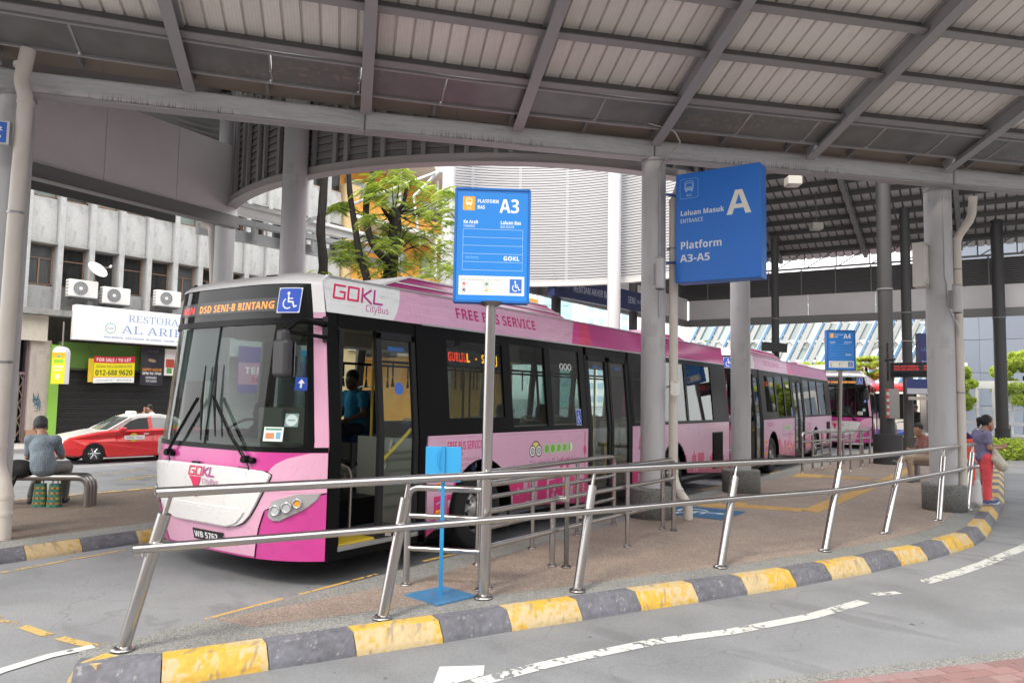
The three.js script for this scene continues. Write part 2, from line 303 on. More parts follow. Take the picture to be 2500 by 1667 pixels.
struct('road_marking', mg([stripe(gl([[-200, 1715], [0, 1640], [120, 1603], [228, 1580]], 0), 0.1, 0.008)]), whiteSolid, 'white line meeting the tip of the island');
struct('road_marking', mg([stripe(gl([[500, 1512.5], [646, 1473], [760, 1444], [920, 1402]], 0.15), 0.035, 0.155)]), yellowPaint, 'thin yellow line along the near edge of the bus lane');
for (const [l, s] of [[[[1033, 1371], [1125, 1349]], 'short yellow dash on the pavement beside the front wheel of the bus'], [[[1699, 1199], [1764, 1187]], 'short yellow dash on the pavement before the pale column'], [[[1880, 1156], [1915, 1149]], 'short yellow dash on the pavement past the pale column']]) struct('road_marking', stripe(gl(l, 0.15), 0.045, 0.1555), yellowPaint, s);
struct('road_marking', stripe(gl([[0, 1399], [200, 1362], [330, 1338]], 0), 0.06, 0.004), yellowFaint, 'yellow line along the far kerb of the bus lane');
struct('road_marking', stripe(gl([[-60, 1232], [19, 1222], [180, 1208], [354, 1193], [520, 1179]], 0.154), 0.16, 0.157), yellowFaint, 'yellow line along the back of the second island');
struct('road_marking', stripe(gl([[180, 1163], [280, 1155], [365, 1146], [500, 1134]], -0.3), 0.14, -0.296), yellowFaint, 'yellow line in the middle of the street');
struct('road_marking', stripe(gl([[290, 1172], [365, 1163], [500, 1150]], -0.3), 0.3, -0.296), yellowFaint, 'broad yellow mark in the middle of the street');
struct('road_marking', stripe(gl([[180, 1142], [370, 1129]], -0.3), 0.1, -0.296), whitePaint, 'broken white line beside the taxi');
// tactile paving strips on the island
const tactile = mat([0.56, 0.36, 0.13], 0.75, 0, { map: tex(256, (u, v) => { const k = 0.8 + 0.3 * fbm(u, v, 9, 4, 4); return [k, k, k]; }, 1) });
function tactileStrip(name, px, label, n, along) {
  const p = px.map((q) => G(q[0], q[1], 0.15)), s = thing(name, label, 'tactile paving'); s.userData.kind = 'structure'; delete s.userData.category;
  // px: four corners, a-b near edge, d-c far edge; tiles in n rows by m columns
  const len = p[0].distanceTo(p[1]), m = Math.max(2, Math.round(len / 0.3));
  for (let j = 0; j < n; j++) for (let i = 0; i < m; i++) {
    const q = (u, v) => p[0].clone().lerp(p[1], u).lerp(p[3].clone().lerp(p[2], u), v), e = 0.012, u0 = (i + e) / m, u1 = (i + 1 - e) / m, v0 = (j + e) / n, v1 = (j + 1 - e) / n;
    const g = [slab([q(u0, v0), q(u1, v0), q(u1, v1), q(u0, v1)], 0.14, 0.155)];
    for (let k = 0; k < 4; k++) { const w = along ? [[u0, lerp(v0, v1, (k + 0.3) / 4)], [u1, lerp(v0, v1, (k + 0.3) / 4)], [u1, lerp(v0, v1, (k + 0.75) / 4)], [u0, lerp(v0, v1, (k + 0.75) / 4)]] : [[lerp(u0, u1, (k + 0.3) / 4), v0], [lerp(u0, u1, (k + 0.75) / 4), v0], [lerp(u0, u1, (k + 0.75) / 4), v1], [lerp(u0, u1, (k + 0.3) / 4), v1]]; g.push(slab(w.map((a) => q(...a)), 0.15, 0.16)); }
    M('tile', g, tactile, s);
  }
}
const c3 = (x, y) => [1600 + x * 0.38265, 1000 + y * 0.38265];
tactileStrip('tactile_paving', [c3(930, 640), c3(1395, 470), c3(1480, 470), c3(1040, 660)], 'broad yellow tactile strip running diagonally across the island', 2, true);
tactileStrip('tactile_paving', [c3(1400, 465), c3(1650, 355), c3(1690, 368), c3(1480, 466)], 'far end of the broad yellow tactile strip behind the railing', 2, true);
tactileStrip('tactile_paving', [c3(255, 618), c3(390, 580), c3(600, 598), c3(500, 628)], 'yellow tactile patch beside the wheelchair mark', 3, true);
tactileStrip('tactile_paving', [c3(520, 623), c3(930, 650), c3(960, 632), c3(560, 606)], 'narrow yellow tactile strip joining the wheelchair mark', 1, true);
tactileStrip('tactile_paving', [c3(865, 430), c3(915, 408), c3(1090, 420), c3(1050, 436)], 'far yellow tactile patch near the second queue rails', 2, true);
tactileStrip('tactile_paving', [c3(1060, 432), c3(1370, 447), c3(1400, 438), c3(1090, 422)], 'far narrow yellow tactile strip', 1, true);
function wheelchair(g, x, y, s, col) {   // the access symbol, in a box of side s
  g.save(); g.translate(x, y); g.scale(s / 100, s / 100); g.strokeStyle = g.fillStyle = col; g.lineCap = 'round'; g.lineJoin = 'round';
  g.beginPath(); g.arc(44, 17, 8, 0, 7); g.fill(); g.lineWidth = 8; g.beginPath(); g.moveTo(45, 28); g.lineTo(48, 58); g.lineTo(70, 58); g.lineTo(80, 82); g.lineTo(90, 78); g.stroke();
  g.lineWidth = 6; g.beginPath(); g.moveTo(47, 42); g.lineTo(68, 42); g.stroke(); g.lineWidth = 7; g.beginPath(); g.arc(46, 65, 25, -2.3, 1.0, true); g.stroke(); g.restore();
}
{
  const p = [[430, 660], [215, 620], [110, 655], [330, 690]].map((q) => G(...c3(...q))), c = G(...c3(290, 655));
  const t = canvas(256, 256, (g) => { g.fillStyle = '#33668f'; g.fillRect(0, 0, 256, 256); wheelchair(g, 24, 24, 208, '#cfd5d6'); });
  const g = new THREE.PlaneGeometry(1.1, 1.1).rotateX(-Math.PI / 2).rotateY(0.95 + Math.PI).translate(c.x, 0.1545, c.z);
  struct('floor_marking', g, mat([0.8, 0.8, 0.8], 0.8, 0, { map: t }), 'blue wheelchair symbol painted on the island');
}
// red brick pavement in the near right corner, brick by brick
{
  const P = thing('brick_pavement', 'red brick pavement in the near right corner', 'pavement'); P.userData.kind = 'structure'; delete P.userData.category;
  const a = G(1935, 1672, 0.1), b = G(2520, 1603, 0.1), d = b.clone().sub(a).setY(0).normalize(), n = v3(-d.z, 0, d.x);
  const bm = [[0.25, 0.145, 0.14], [0.28, 0.165, 0.16], [0.215, 0.13, 0.125], [0.27, 0.18, 0.175]].map((c, i) => mat(c, 0.85, 0, { bumpMap: pebbleBump, bumpScale: 0.002 }));
  const bg = muv(rbox(0.2, 0.06, 0.1, 0.006, 0, 0, 0, 1)), r = rng(5), turn = Math.atan2(-d.z, d.x);
  const far = a.clone().addScaledVector(d, 12), back = a.clone().addScaledVector(d, -9);
  M('mortar_bed', slab([back, far, far.clone().addScaledVector(n, 10), back.clone().addScaledVector(n, 10)], -0.05, 0.096), mat([0.2, 0.17, 0.16], 0.9), P);
  for (let i = -4; i < 14; i++) M('kerb_stone', muv(rbox(0.69, 0.2, 0.12, 0.012).rotateY(turn).translate(0, 0, 0)), greyPebMat, P).position.copy(a.clone().addScaledVector(d, i * 0.7 + 0.3).addScaledVector(n, -0.03).setY(0.02));
  for (let j = 0; j < 9; j++) for (let i = -6; i < 26; i++) {
    const m = M('brick', bg, bm[Math.floor(r() * 4)], P), p = a.clone().addScaledVector(d, i * 0.206 + (j % 2) * 0.103).addScaledVector(n, 0.09 + j * 0.106); m.position.set(p.x, 0.088 + r() * 0.004, p.z); m.rotation.y = turn + (r() - 0.5) * 0.01;
  }
}
// ---------------------------------------------------------------- the canopy over the island
const stainTex = tex(512, (u, v) => { const k = 0.30 * (0.93 + 0.14 * fbm(u, v, 5, 4, 3)); return [k * 1.0, k * 0.99, k * 1.0]; }, 2.5);
const greyPaint = mat([1, 1, 1], 0.5, 0, { map: stainTex });
const columnTex = tex(512, (u, v) => { const drip = sstep(0.6, 0.8, fbm(u, v * 0.12, 30, 4, 15)) * 0.1, scuff = sstep(0.68, 0.78, fbm(u, v, 18, 4, 29)) * 0.06; const k = 0.46 * (0.95 + 0.1 * fbm(u, v, 5, 4, 3)) * (1 - drip) * (1 - scuff); return [k, k * 0.995, k * 1.015]; }, 2.7);
const columnPaint = mat([1, 1, 1], 0.42, 0, { map: columnTex });
const darkPaint = mat([0.17, 0.165, 0.165], 0.6);
const purlinMat = mat([0.13, 0.126, 0.126], 0.55), purlinLip = mat([0.27, 0.262, 0.262], 0.55), rafterMat = mat([0.3, 0.29, 0.296], 0.5);
const sheetTex = tex(512, (u, v, x, y) => { const st = 0.965 + 0.035 * Math.cos(u * Math.PI * 2 * 24), k = 0.76 * st * (0.96 + 0.08 * fbm(u, v, 4, 4, 12)) * (1 - 0.05 * sstep(0.55, 0.75, fbm(u, v * 0.2, 12, 3, 77))); return [k * 1.0, k * 0.955, k * 0.895]; }, 1.0);
const sheetMats = [1, 0.95, 1.04].map((k) => mat([k, k, k], 0.5, 0, { map: sheetTex }));
const ribMat = mat([0.26, 0.245, 0.225], 0.6);
const CA = v3(2.15, 5.75, -11.45), e1 = v3(0.978, 0, -0.21), e2 = v3(0.21, 0.297, 0.978), cN = e1.clone().cross(e2).multiplyScalar(-1).normalize();
if (cN.y < 0) cN.negate();
const bend = (s) => (s < 0 ? 0.0049 * s * s : 0);
const CP = (s, t, o = 0) => CA.clone().addScaledVector(e1, s).addScaledVector(e2, t + bend(s)).addScaledVector(cN, o);
const e2n = e2.clone().normalize(), e2L = e2.length();
const streak = (() => { const r = rng(4); return canvas(2048, 128, (g, w, h) => {
  g.fillStyle = '#acabad'; g.fillRect(0, 0, w, h);
  for (let i = 0; i < 900; i++) { g.fillStyle = `rgba(${r() < 0.5 ? '120,118,118' : '165,164,166'},${0.12 * r()})`; g.fillRect(r() * w, r() * h, 20 + r() * 160, 2 + r() * 14); }
  for (let i = 0; i < 230; i++) { const x = 640 + (r() + r() - 0.6) * 560, l = 14 + r() * r() * 70; const q = g.createLinearGradient(0, h - l, 0, h); q.addColorStop(0, 'rgba(40,32,30,0)'); q.addColorStop(0.7, `rgba(40,32,30,${0.25 + 0.5 * r()})`); q.addColorStop(1, 'rgba(40,32,30,0.1)'); g.fillStyle = q; g.fillRect(x, h - 6 - l, 0.8 + r() * 2.2, l); }
}); })();
{
  const t = thing('platform_canopy', 'large sloping metal roof with purlins and rafters over the island', 'canopy');
  const slope = (s0, s1, o, t0, t1, g) => { };
  // a bar along e1 at t, offset o (bottom), width along e2, height along normal
  const along = (s0, s1, tt, o, w, h) => { const n = Math.max(1, Math.round((s1 - s0) / 2.3)); return mg(Array.from({ length: n }, (_, i) => muv(bar(CP(lerp(s0, s1, i / n), tt, o + h / 2), CP(lerp(s0, s1, (i + 1) / n), tt, o + h / 2), w, h, cN)))); };
  const raf = [-12.4, -11.1, -8.9, -6.68, -4.39, -2.2, -0.02, 2.62, 5.18, 7.75, 10.3, 13.2];
  const down = (s, t0, t1, o, w, h) => muv(bar(CP(s, t0, o + h / 2), CP(s, t1, o + h / 2), w, h, cN));
  // roof sheets: pans with standing ribs between them
  const TOP = 6.6, w = 0.228, prof = [[0, 0.04], [0.009, 0.04], [0.017, 0.004], [0.02, 0], [0.208, 0], [0.211, 0.004], [0.219, 0.04], [0.228, 0.04], [0.228, 0.044], [0.0, 0.044]];
  const L = (TOP - 0.82) * e2L, basis = new THREE.Matrix4().makeBasis(e1.clone().normalize(), cN, e1.clone().normalize().cross(cN));
  const len = ext(prof, L).applyMatrix4(basis); const dirSign = e1.clone().cross(cN).dot(e2) > 0 ? 1 : -1;
  const pan = prep(len), uvp = pan.attributes.uv, pp = pan.attributes.position; const q = v3();
  for (let i = 0; i < pp.count; i++) { q.fromBufferAttribute(pp, i); uvp.setXY(i, q.dot(e1), q.dot(e2n)); }
  const r = rng(3);
  for (let s = -12.4; s < 13.2; s += w) { const m = M('roof_panel', pan, sheetMats[Math.floor(r() * 3)], t); m.position.copy(CP(s + 0.12, dirSign > 0 ? 0.82 : TOP - bend(s + 0.12) * 0, 0.27)); }
  for (const tt of [0.98, 1.86, 2.68, 3.48, 4.3, 5.1, 5.9]) for (let i = 0; i < raf.length - 1; i++) { const a = raf[i] + 0.03, b = raf[i + 1] - 0.03, p = M('purlin', [along(a, b, tt, 0.122, 0.035, 0.148), along(a, b, tt - 0.03, 0.25, 0.09, 0.02)], purlinMat, t); M('flange', along(a, b, tt + 0.04, 0.1, 0.11, 0.02), purlinLip, p); }
  for (const s of [-11.1, -8.9, -6.68, -4.39, -2.2, -0.02, 2.62, 5.18, 7.75, 10.3]) M('rafter', [down(s, 0.1, TOP, 0, 0.15, 0.02), down(s, 0.1, TOP, 0.02, 0.05, 0.2), down(s, 0.1, TOP, 0.22, 0.15, 0.02)], rafterMat, t);
  // soffit panels of the gutter, with their rails
  const soff = mat([1, 1, 1], 0.42, 0.2, { map: tex(256, (u, v) => { const k = 0.16 * (0.8 + 0.4 * fbm(u, v, 6, 4, 8)), d = sstep(0.6, 0.75, fbm(u, v, 30, 2, 18)) * 0.5 * sstep(0.5, 1, v); return [lerp(k, 0.3, d), lerp(k * 0.98, 0.24, d), lerp(k * 0.96, 0.19, d)]; }, 1.4) });
  const cuts = []; for (let s = -12.4; s < 13; s += 1.13) cuts.push(s);
  for (let i = 0; i < cuts.length - 1; i++) M('soffit_panel', along(cuts[i] + 0.015, cuts[i + 1] - 0.015, 0.66, 0.1, 0.5, 0.02), soff, t);
  for (let i = 0; i < cuts.length; i++) M('soffit_joint', down(cuts[i], 0.42, 0.9, 0.085, 0.022, 0.016), rafterMat, t);
  M('soffit_rail', [along(-12.4, 13.2, 0.4, 0.07, 0.03, 0.05), along(-12.4, 13.2, 0.93, 0.08, 0.03, 0.04)], rafterMat, t);
  M('gutter', [along(-12.4, 13.2, 0.2, 0.22, 0.5, 0.02)], mat([0.2, 0.16, 0.13], 0.7), t);
  for (let s = -11.9; s < 13; s += 1.13) M('hanger', down(s + 0.55, 0.1, 0.4, 0.12, 0.04, 0.09), darkPaint, t);
  // ring beam in lengths between the columns
  const beamMat = mat([1, 1, 1], 0.48, 0, { map: streak });
  const bs = [-13, -8.66, -4.4, 0, 5.4, 13.4];
  for (let i = 0; i < 5; i++) {
    const a = CP(bs[i] + 0.004, -0.06, 0).setY(5.76), b = CP(bs[i + 1] - 0.004, -0.06, 0).setY(5.76), W = a.distanceTo(b), g = rbox(W, 0.29, 0.17, 0.04, 0, 0, 0, 3), p = prep(g), uv = p.attributes.uv, ps = p.attributes.position;
    for (let j = 0; j < ps.count; j++) uv.setXY(j, ps.getX(j) / W + 0.5, (ps.getY(j) + 0.145) / 0.29);
    const m = M('ring_beam', [p], beamMat, t); m.position.copy(a.clone().add(b).multiplyScalar(0.5)); m.rotation.y = Math.atan2(-(b.z - a.z), b.x - a.x);
    const fl = M('beam_flange', [box(W, 0.014, 0.2)], rafterMat, t); fl.position.copy(m.position).setY(5.608); fl.rotation.y = m.rotation.y;
  }
}
// columns of the canopy
const concreteBase = mat([0.9, 0.9, 0.88], 0.8, 0, { map: greyPebble, bumpMap: pebbleBump, bumpScale: 0.006 });
const strapMat = mat([0.3, 0.3, 0.31], 0.4, 0.6), pipeMat = mat([0.60, 0.56, 0.51], 0.5, 0, { map: tex(256, (u, v) => { const k = 0.9 + 0.2 * fbm(u, v, 4, 4, 66); return [k, k * 0.99, k * 0.97]; }, 1) });
function column(label, p, r, y0, y1, baseR, baseH, group, m = columnPaint) {
  const t = thing('column', label, 'column', [p.x, y0, p.z], 0, group);
  M('shaft', muv(cyl(r, r, y1 - y0, 0, 0, 0, 40)), m, t);
  if (baseR) M('footing', muv(new THREE.LatheGeometry([[0, 0], [baseR, 0], [baseR, baseH - 0.02], [baseR - 0.02, baseH], [0, baseH]].map((q) => new THREE.Vector2(...q)), 40)), concreteBase, t);
  M('collar', [cyl(r + 0.012, r + 0.012, 0.03, 0, y1 - y0 - 0.05, 0, 32)], greyPaint, t);
  return t;
}
const colA = v3(2.16, 0, -11.55), colB = v3(7.33, 0, -12.9), colL = v3(-6.36, 0, -9.4);
function downpipe(label, x, z, y0, y1, top, bottom, r) {
  const t = thing('downpipe', label, 'drainpipe', [x, 0, z]);
  M('pipe', pipe([...top, [0, y1, 0], [0, y0, 0], ...bottom], r, 0.12, 20), pipeMat, t);
  const rings = []; for (const y of [y0 + 0.05, y1 - 0.05]) M('joint', cyl(r + 0.008, r + 0.008, 0.06, 0, y, 0, 20), pipeMat, t);
  for (let i = 0; i < bottom.length; i++) { const q = v3(...bottom[i]); M('joint', cyl(r + 0.008, r + 0.008, 0.05, q.x, q.y + (i === bottom.length - 1 ? 0.02 : 0), q.z, 20), pipeMat, t); }
  for (const y of [2.1, 4.2]) M('strap', [cyl(r + 0.006, r + 0.006, 0.025, 0, y, 0, 20), box(0.03, 0.03, 0.06, -r - 0.02, y, 0)], strapMat, t);
}
{
  const a = column('grey round column beside the blue entrance sign, with a speaker horn box', colA, 0.185, 0.15, 5.62, 0.34, 0.44);
  // cable, junction disc and round speaker on the column
  M('cable', [pipe([[0.05, 5.2, 0.19], [0.06, 4.5, 0.2], [0.06, 3.0, 0.2]], 0.011, 0.03, 6), pipe([[0.06, 4.8, 0.19], [-0.01, 4.65, 0.2], [0.05, 4.55, 0.2]], 0.009, 0.05, 6), pipe([[0.05, 5.25, 0.19], [0.2, 5.5, 0.2], [0.35, 5.62, 0.35], [0.2, 5.75, 0.55], [-0.35, 5.88, 0.6]], 0.012, 0.08, 6)], mat([0.45, 0.44, 0.43], 0.5), a);
  const b = column('grey round column at right of the island with a footing and a white box', colB, 0.215, 0.15, 5.62, 0.34, 0.43);
  M('cable', [pipe([[-0.02, 5.3, 0.21], [-0.03, 3.9, 0.225], [0.0, 3.82, 0.23], [0.02, 3.4, 0.22], [0.2, 3.05, 0.2], [0.22, 2.9, 0.15]], 0.012, 0.06, 6)], mat([0.5, 0.5, 0.51], 0.5), b);
  column('grey round column at the left edge of the picture', colL, 0.21, 0.15, 5.62, 0, 0);
  downpipe('cream drainpipe beside the column with the entrance sign', 2.16 + 0.29, -11.45, 0.75, 4.95, [[0.12, 5.42, 0.02], [0.1, 5.2, 0.02]], [[0.06, 0.55, 0.08], [0.2, 0.38, 0.1], [0.2, 0.0, 0.1]], 0.068);
  downpipe('cream drainpipe at the right side of the right column', 7.33 + 0.26, -12.8, 0.9, 4.75, [[0.24, 5.45, 0.1], [0.22, 5.1, 0.08]], [[0.0, 0.2, 0.0]], 0.068);
}
{
  const top = D(68, 120, 9.0), a = D(50, 200, 9.0), b = D(62, 236, 9.0), c = D(12, 830, 9.0), e = D(-20, 1180, 9.0), t = thing('downpipe', 'cream drainpipe with an elbow at the left edge', 'drainpipe', [c.x, 0, c.z]);
  const rel = (p) => v3(p.x - c.x, p.y, p.z - c.z);
  M('pipe', pipe([rel(top), rel(a), rel(b), rel(b).setY(3.9).setX(0.02), v3(0, 1.25, 0), v3(0.0, 1.0, 0), v3(0.13, 0.72, 0.02), v3(0.135, 0.1, 0.02)], 0.085, 0.1, 20), pipeMat, t);
  for (const q of [[0.13, 0.62, 0.02], [0.135, 0.42, 0.02], [0, 1.2, 0], [rel(b).x, rel(b).y - 0.1, 0], [rel(a).x, rel(a).y + 0.18, 0]]) M('joint', cyl(0.094, 0.094, 0.05, ...q), pipeMat, t);
  M('strap', [cyl(0.092, 0.092, 0.03, 0.02, 4.0, 0)], strapMat, t); M('strap', [cyl(0.092, 0.092, 0.03, 0.005, 2.2, 0)], strapMat, t);
}
// ---------------------------------------------------------------- round louvred opening, further canopies
const RC = v3(-0.15, 0, -18.1), RR = 6.3, ringP = (deg, r, y) => v3(RC.x + Math.cos(deg * Math.PI / 180) * r, y, RC.z - Math.sin(deg * Math.PI / 180) * r);   // 0 = right, 90 = away from the camera
const louvreDark = mat([0.27, 0.262, 0.262], 0.5), rimMat = mat([0.4, 0.375, 0.365], 0.5), slatWhite = mat([0.6, 0.6, 0.62], 0.5, 0, { map: tex(256, (u, v) => { const k = 0.88 + 0.24 * fbm(u, v, 6, 4, 83); return [k, k, k]; }, 1) });
const arc = (a0, a1, n, f) => { const l = []; for (let i = 0; i <= n; i++) l.push(f(lerp(a0, a1, i / n))); return l; };
function ringBand(a0, a1, r0, r1, y0, y1, n) {   // solid curved band
  const sec = [[r0, y0], [r1, y0], [r1, y1], [r0, y1], [r0, y0]];
  return toCreasedNormals(patch((u, v) => { const k = v * 4, i = Math.min(3, Math.floor(k)), f = k - i; return ringP(lerp(a0, a1, u), lerp(sec[i][0], sec[i + 1][0], f), lerp(sec[i][1], sec[i + 1][1], f)); }, n, 4), 0.6);
}
function slat(a0, a1, y, r, w, drop, th, n) { // one bent louvre blade leaning outwards and down
  const sec = [[r, y], [r + w, y - drop], [r + w, y - drop - th], [r, y - th], [r, y]];
  return toCreasedNormals(patch((u, v) => { const k = v * 4, i = Math.min(3, Math.floor(k)), f = k - i; return ringP(lerp(a0, a1, u), lerp(sec[i][0], sec[i + 1][0], f), lerp(sec[i][1], sec[i + 1][1], f)); }, n, 4), 0.6);
}
{
  // near half: dark louvres seen from outside, with posts and a rim
  const t = thing('louvre_screen', 'dark curved louvre screen with posts hanging over the bus lane', 'louvre screen');
  const A0 = 189, A1 = 317;
  M('rim', [ringBand(A0, A1, RR - 0.02, RR + 0.15, 5.6, 5.73, 60), ringBand(A0, A1, RR - 0.05, RR + 0.19, 5.58, 5.6, 60)], rimMat, t);
  for (let k = 0; k < 19; k++) M('louvre', slat(A0, A1, 5.87 + k * 0.13, RR + 0.02, 0.03, 0.118, 0.012, 60), louvreDark, t);
  for (let k = 0; k < 19; k++) M('inner_slat', slat(A0, A1, 5.87 + k * 0.13, RR - 0.05, 0.012, 0.085, 0.01, 60), slatWhite, t);
  M('backing_sheet', ringBand(A0, A1, RR - 0.03, RR - 0.01, 5.78, 8.3, 60), mat([0.09, 0.088, 0.088], 0.7), t);
  for (let a = A0 + 4; a < A1; a += 6.3) for (const d of [0, 2.1]) M('post', [bar(ringP(a + d, RR + 0.085, 5.73), ringP(a + d, RR + 0.085, 8.3), 0.075, 0.06, v3(Math.cos(a / 57.3), 0, -Math.sin(a / 57.3)))], rafterMat, t);
  // far half: white slats facing the opening
  const w = thing('louvre_wall', 'tall curved wall of white horizontal slats behind the bus', 'louvre wall');
  const B0 = 26, B1 = 108, y0 = D(1370, 690, 24.2).y;
  for (let k = 0; k < 74; k++) M('slat', slat(B0, B1, y0 + 0.1 + k * 0.085, RR - 0.03, 0.015, 0.048, 0.008, 40), slatWhite, w);
  M('rim', [ringBand(B0, B1, RR - 0.06, RR + 0.14, y0 - 0.12, y0 + 0.03, 40)], mat([0.6, 0.6, 0.59], 0.5), w);
  M('backing_sheet', ringBand(B0, B1, RR + 0.16, RR + 0.19, y0 + 0.03, y0 + 6.4, 40), mat([0.1, 0.1, 0.105], 0.7), w);
  for (let a = B0 + 5; a < B1; a += 14) M('post', [bar(ringP(a, RR + 0.1, y0), ringP(a, RR + 0.1, y0 + 6.4), 0.09, 0.09, v3(0, 0, 1))], mat([0.5, 0.5, 0.5], 0.5), w);
}
const colTall = (label, p, r, h, m) => column(label, p, r, 0.15, h, 0.36, 0.43, undefined, m);
colTall('grey column rising behind the front of the bus', D(712, 640, 12.55).setY(0), 0.205, 8, columnPaint);
{ const p = D(547, 600, 15.7).setY(0); colTall('grey column farther left behind the bus, with a pipe', p, 0.2, 8.2, columnPaint);
  const t = thing('downpipe', 'cream drainpipe hooked beside the far left column', 'drainpipe', [0, 0, 0]); M('pipe', pipe([D(492, 548, 15.8), D(516, 552, 15.8), D(521, 700, 15.8).setY(4.0), D(517, 700, 15.8).setY(0.2)], 0.075, 0.12, 14), pipeMat, t); }
colTall('pale column carrying the blue entrance sign', G(1810, 1200), 0.19, 6.6, columnPaint);
const pole4 = v3(3.3, 0, -24.6), pole5 = D(1096, 440, 23.2).setY(0);
colTall('pale column in front of the white slat wall and the dark blue sign', D(1500, 600, 22.9).setY(0), 0.2, 12, mat([0.62, 0.63, 0.65], 0.45));
colTall('pale column at the left end of the white slat wall', pole5, 0.2, 12, mat([0.62, 0.63, 0.65], 0.45));
// stay rods between the columns and the walkway roof
{
  const t = thing('stay_rods', 'two white steel stay tubes running up to a column top behind the tree', 'stay rods');
  const top = D(1072, 418, 23.8), m = mat([0.7, 0.72, 0.73], 0.4);
  M('tube', [rod(D(755, 538, 21), top, 0.045), rod(D(748, 544, 21), D(762, 534, 21), 0.07)], m, t);
  M('tube', [rod(top.clone().add(v3(0, -0.05, 0.1)), D(1010, 480, 23.9), 0.05), rod(D(1010, 480, 23.9), D(1025, 600, 23.9), 0.04)], m, t);
  M('lug', [rod(top.clone().add(v3(-0.1, 0, 0)), top.clone().add(v3(0.15, 0, 0)), 0.1)], m, t);
}
// ---- fascia canopies: left, right and back of the lane
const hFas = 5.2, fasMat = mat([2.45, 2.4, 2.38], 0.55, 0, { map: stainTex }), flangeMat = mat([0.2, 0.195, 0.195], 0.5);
const roofDark = mat([0.3, 0.295, 0.29], 0.6);
function fasciaRun(t, a, b, hBot, hTop, n, flange = 0.22) {
  const d = b.clone().sub(a), L = d.length(), dir = d.clone().normalize(), out = v3(-dir.z, 0, dir.x);
  for (let i = 0; i < n; i++) { const p = a.clone().lerp(b, (i + 0.004) / n).setY((hBot + flange + hTop) / 2), q = a.clone().lerp(b, (i + 0.996) / n).setY((hBot + flange + hTop) / 2); M('fascia_panel', muv(bar(p, q, 0.05, hTop - hBot - flange)), fasMat, t); }
  const A = a.clone().setY(hBot + flange / 2), B = b.clone().setY(hBot + flange / 2);
  M('edge_beam', [bar(A, B, 0.16, flange - 0.01), bar(A.clone().setY(hBot - 0.01), B.clone().setY(hBot - 0.01), 0.22, 0.02)], flangeMat, t);
}
const lp = (x, y, h) => { const d = ray(x, y), k = (h - 1.9) / d.y; return EYE.clone().addScaledVector(d, k); };
{
  const t = thing('left_canopy', 'grey fascia and dark ribbed roof of the canopy over the second island', 'canopy');
  const a = lp(69, 430, hFas), b = lp(575, 556, hFas), dir = b.clone().sub(a).setY(0).normalize(), back = v3(dir.z, 0, -dir.x);
  const a0 = a.clone().addScaledVector(dir, -3);
  fasciaRun(t, a0, b, hFas, 6.82, 5);
  // dark ribbed roof above and beyond the fascia
  const rb = [], L = 13; for (let i = 0; i < 30; i++) { const s = a0.clone().addScaledVector(back, 0.1 + i * 0.3).setY(8.25 + i * 0.02), e = s.clone().addScaledVector(dir, L); rb.push(bar(s, e, 0.28, 0.05), bar(s.clone().addScaledVector(back, 0.15), e.clone().addScaledVector(back, 0.15), 0.05, 0.09)); }
  M('roof_deck', rb, mat([0.12, 0.118, 0.115], 0.7), t);
  M('louvre_gable', [bar(a0.clone().setY(7.6).addScaledVector(back, 7.5), b.clone().setY(7.6).addScaledVector(back, 7.5).addScaledVector(dir, 4), 0.06, 1.4)], mat([0.1, 0.1, 0.1], 0.7), t);
  for (let i = 0; i < 6; i++) { const s = a0.clone().addScaledVector(dir, 1.2 + i * 1.75); M('rafter', [bar(s.clone().setY(8.16), s.clone().addScaledVector(back, 8.7).setY(8.34), 0.12, 0.1), bar(s.clone().addScaledVector(back, 7.3).setY(6.9), s.clone().addScaledVector(back, 7.3).setY(8.2), 0.12, 0.12)], mat([0.2, 0.205, 0.205], 0.55), t); }
}
const hFar = 5.5;
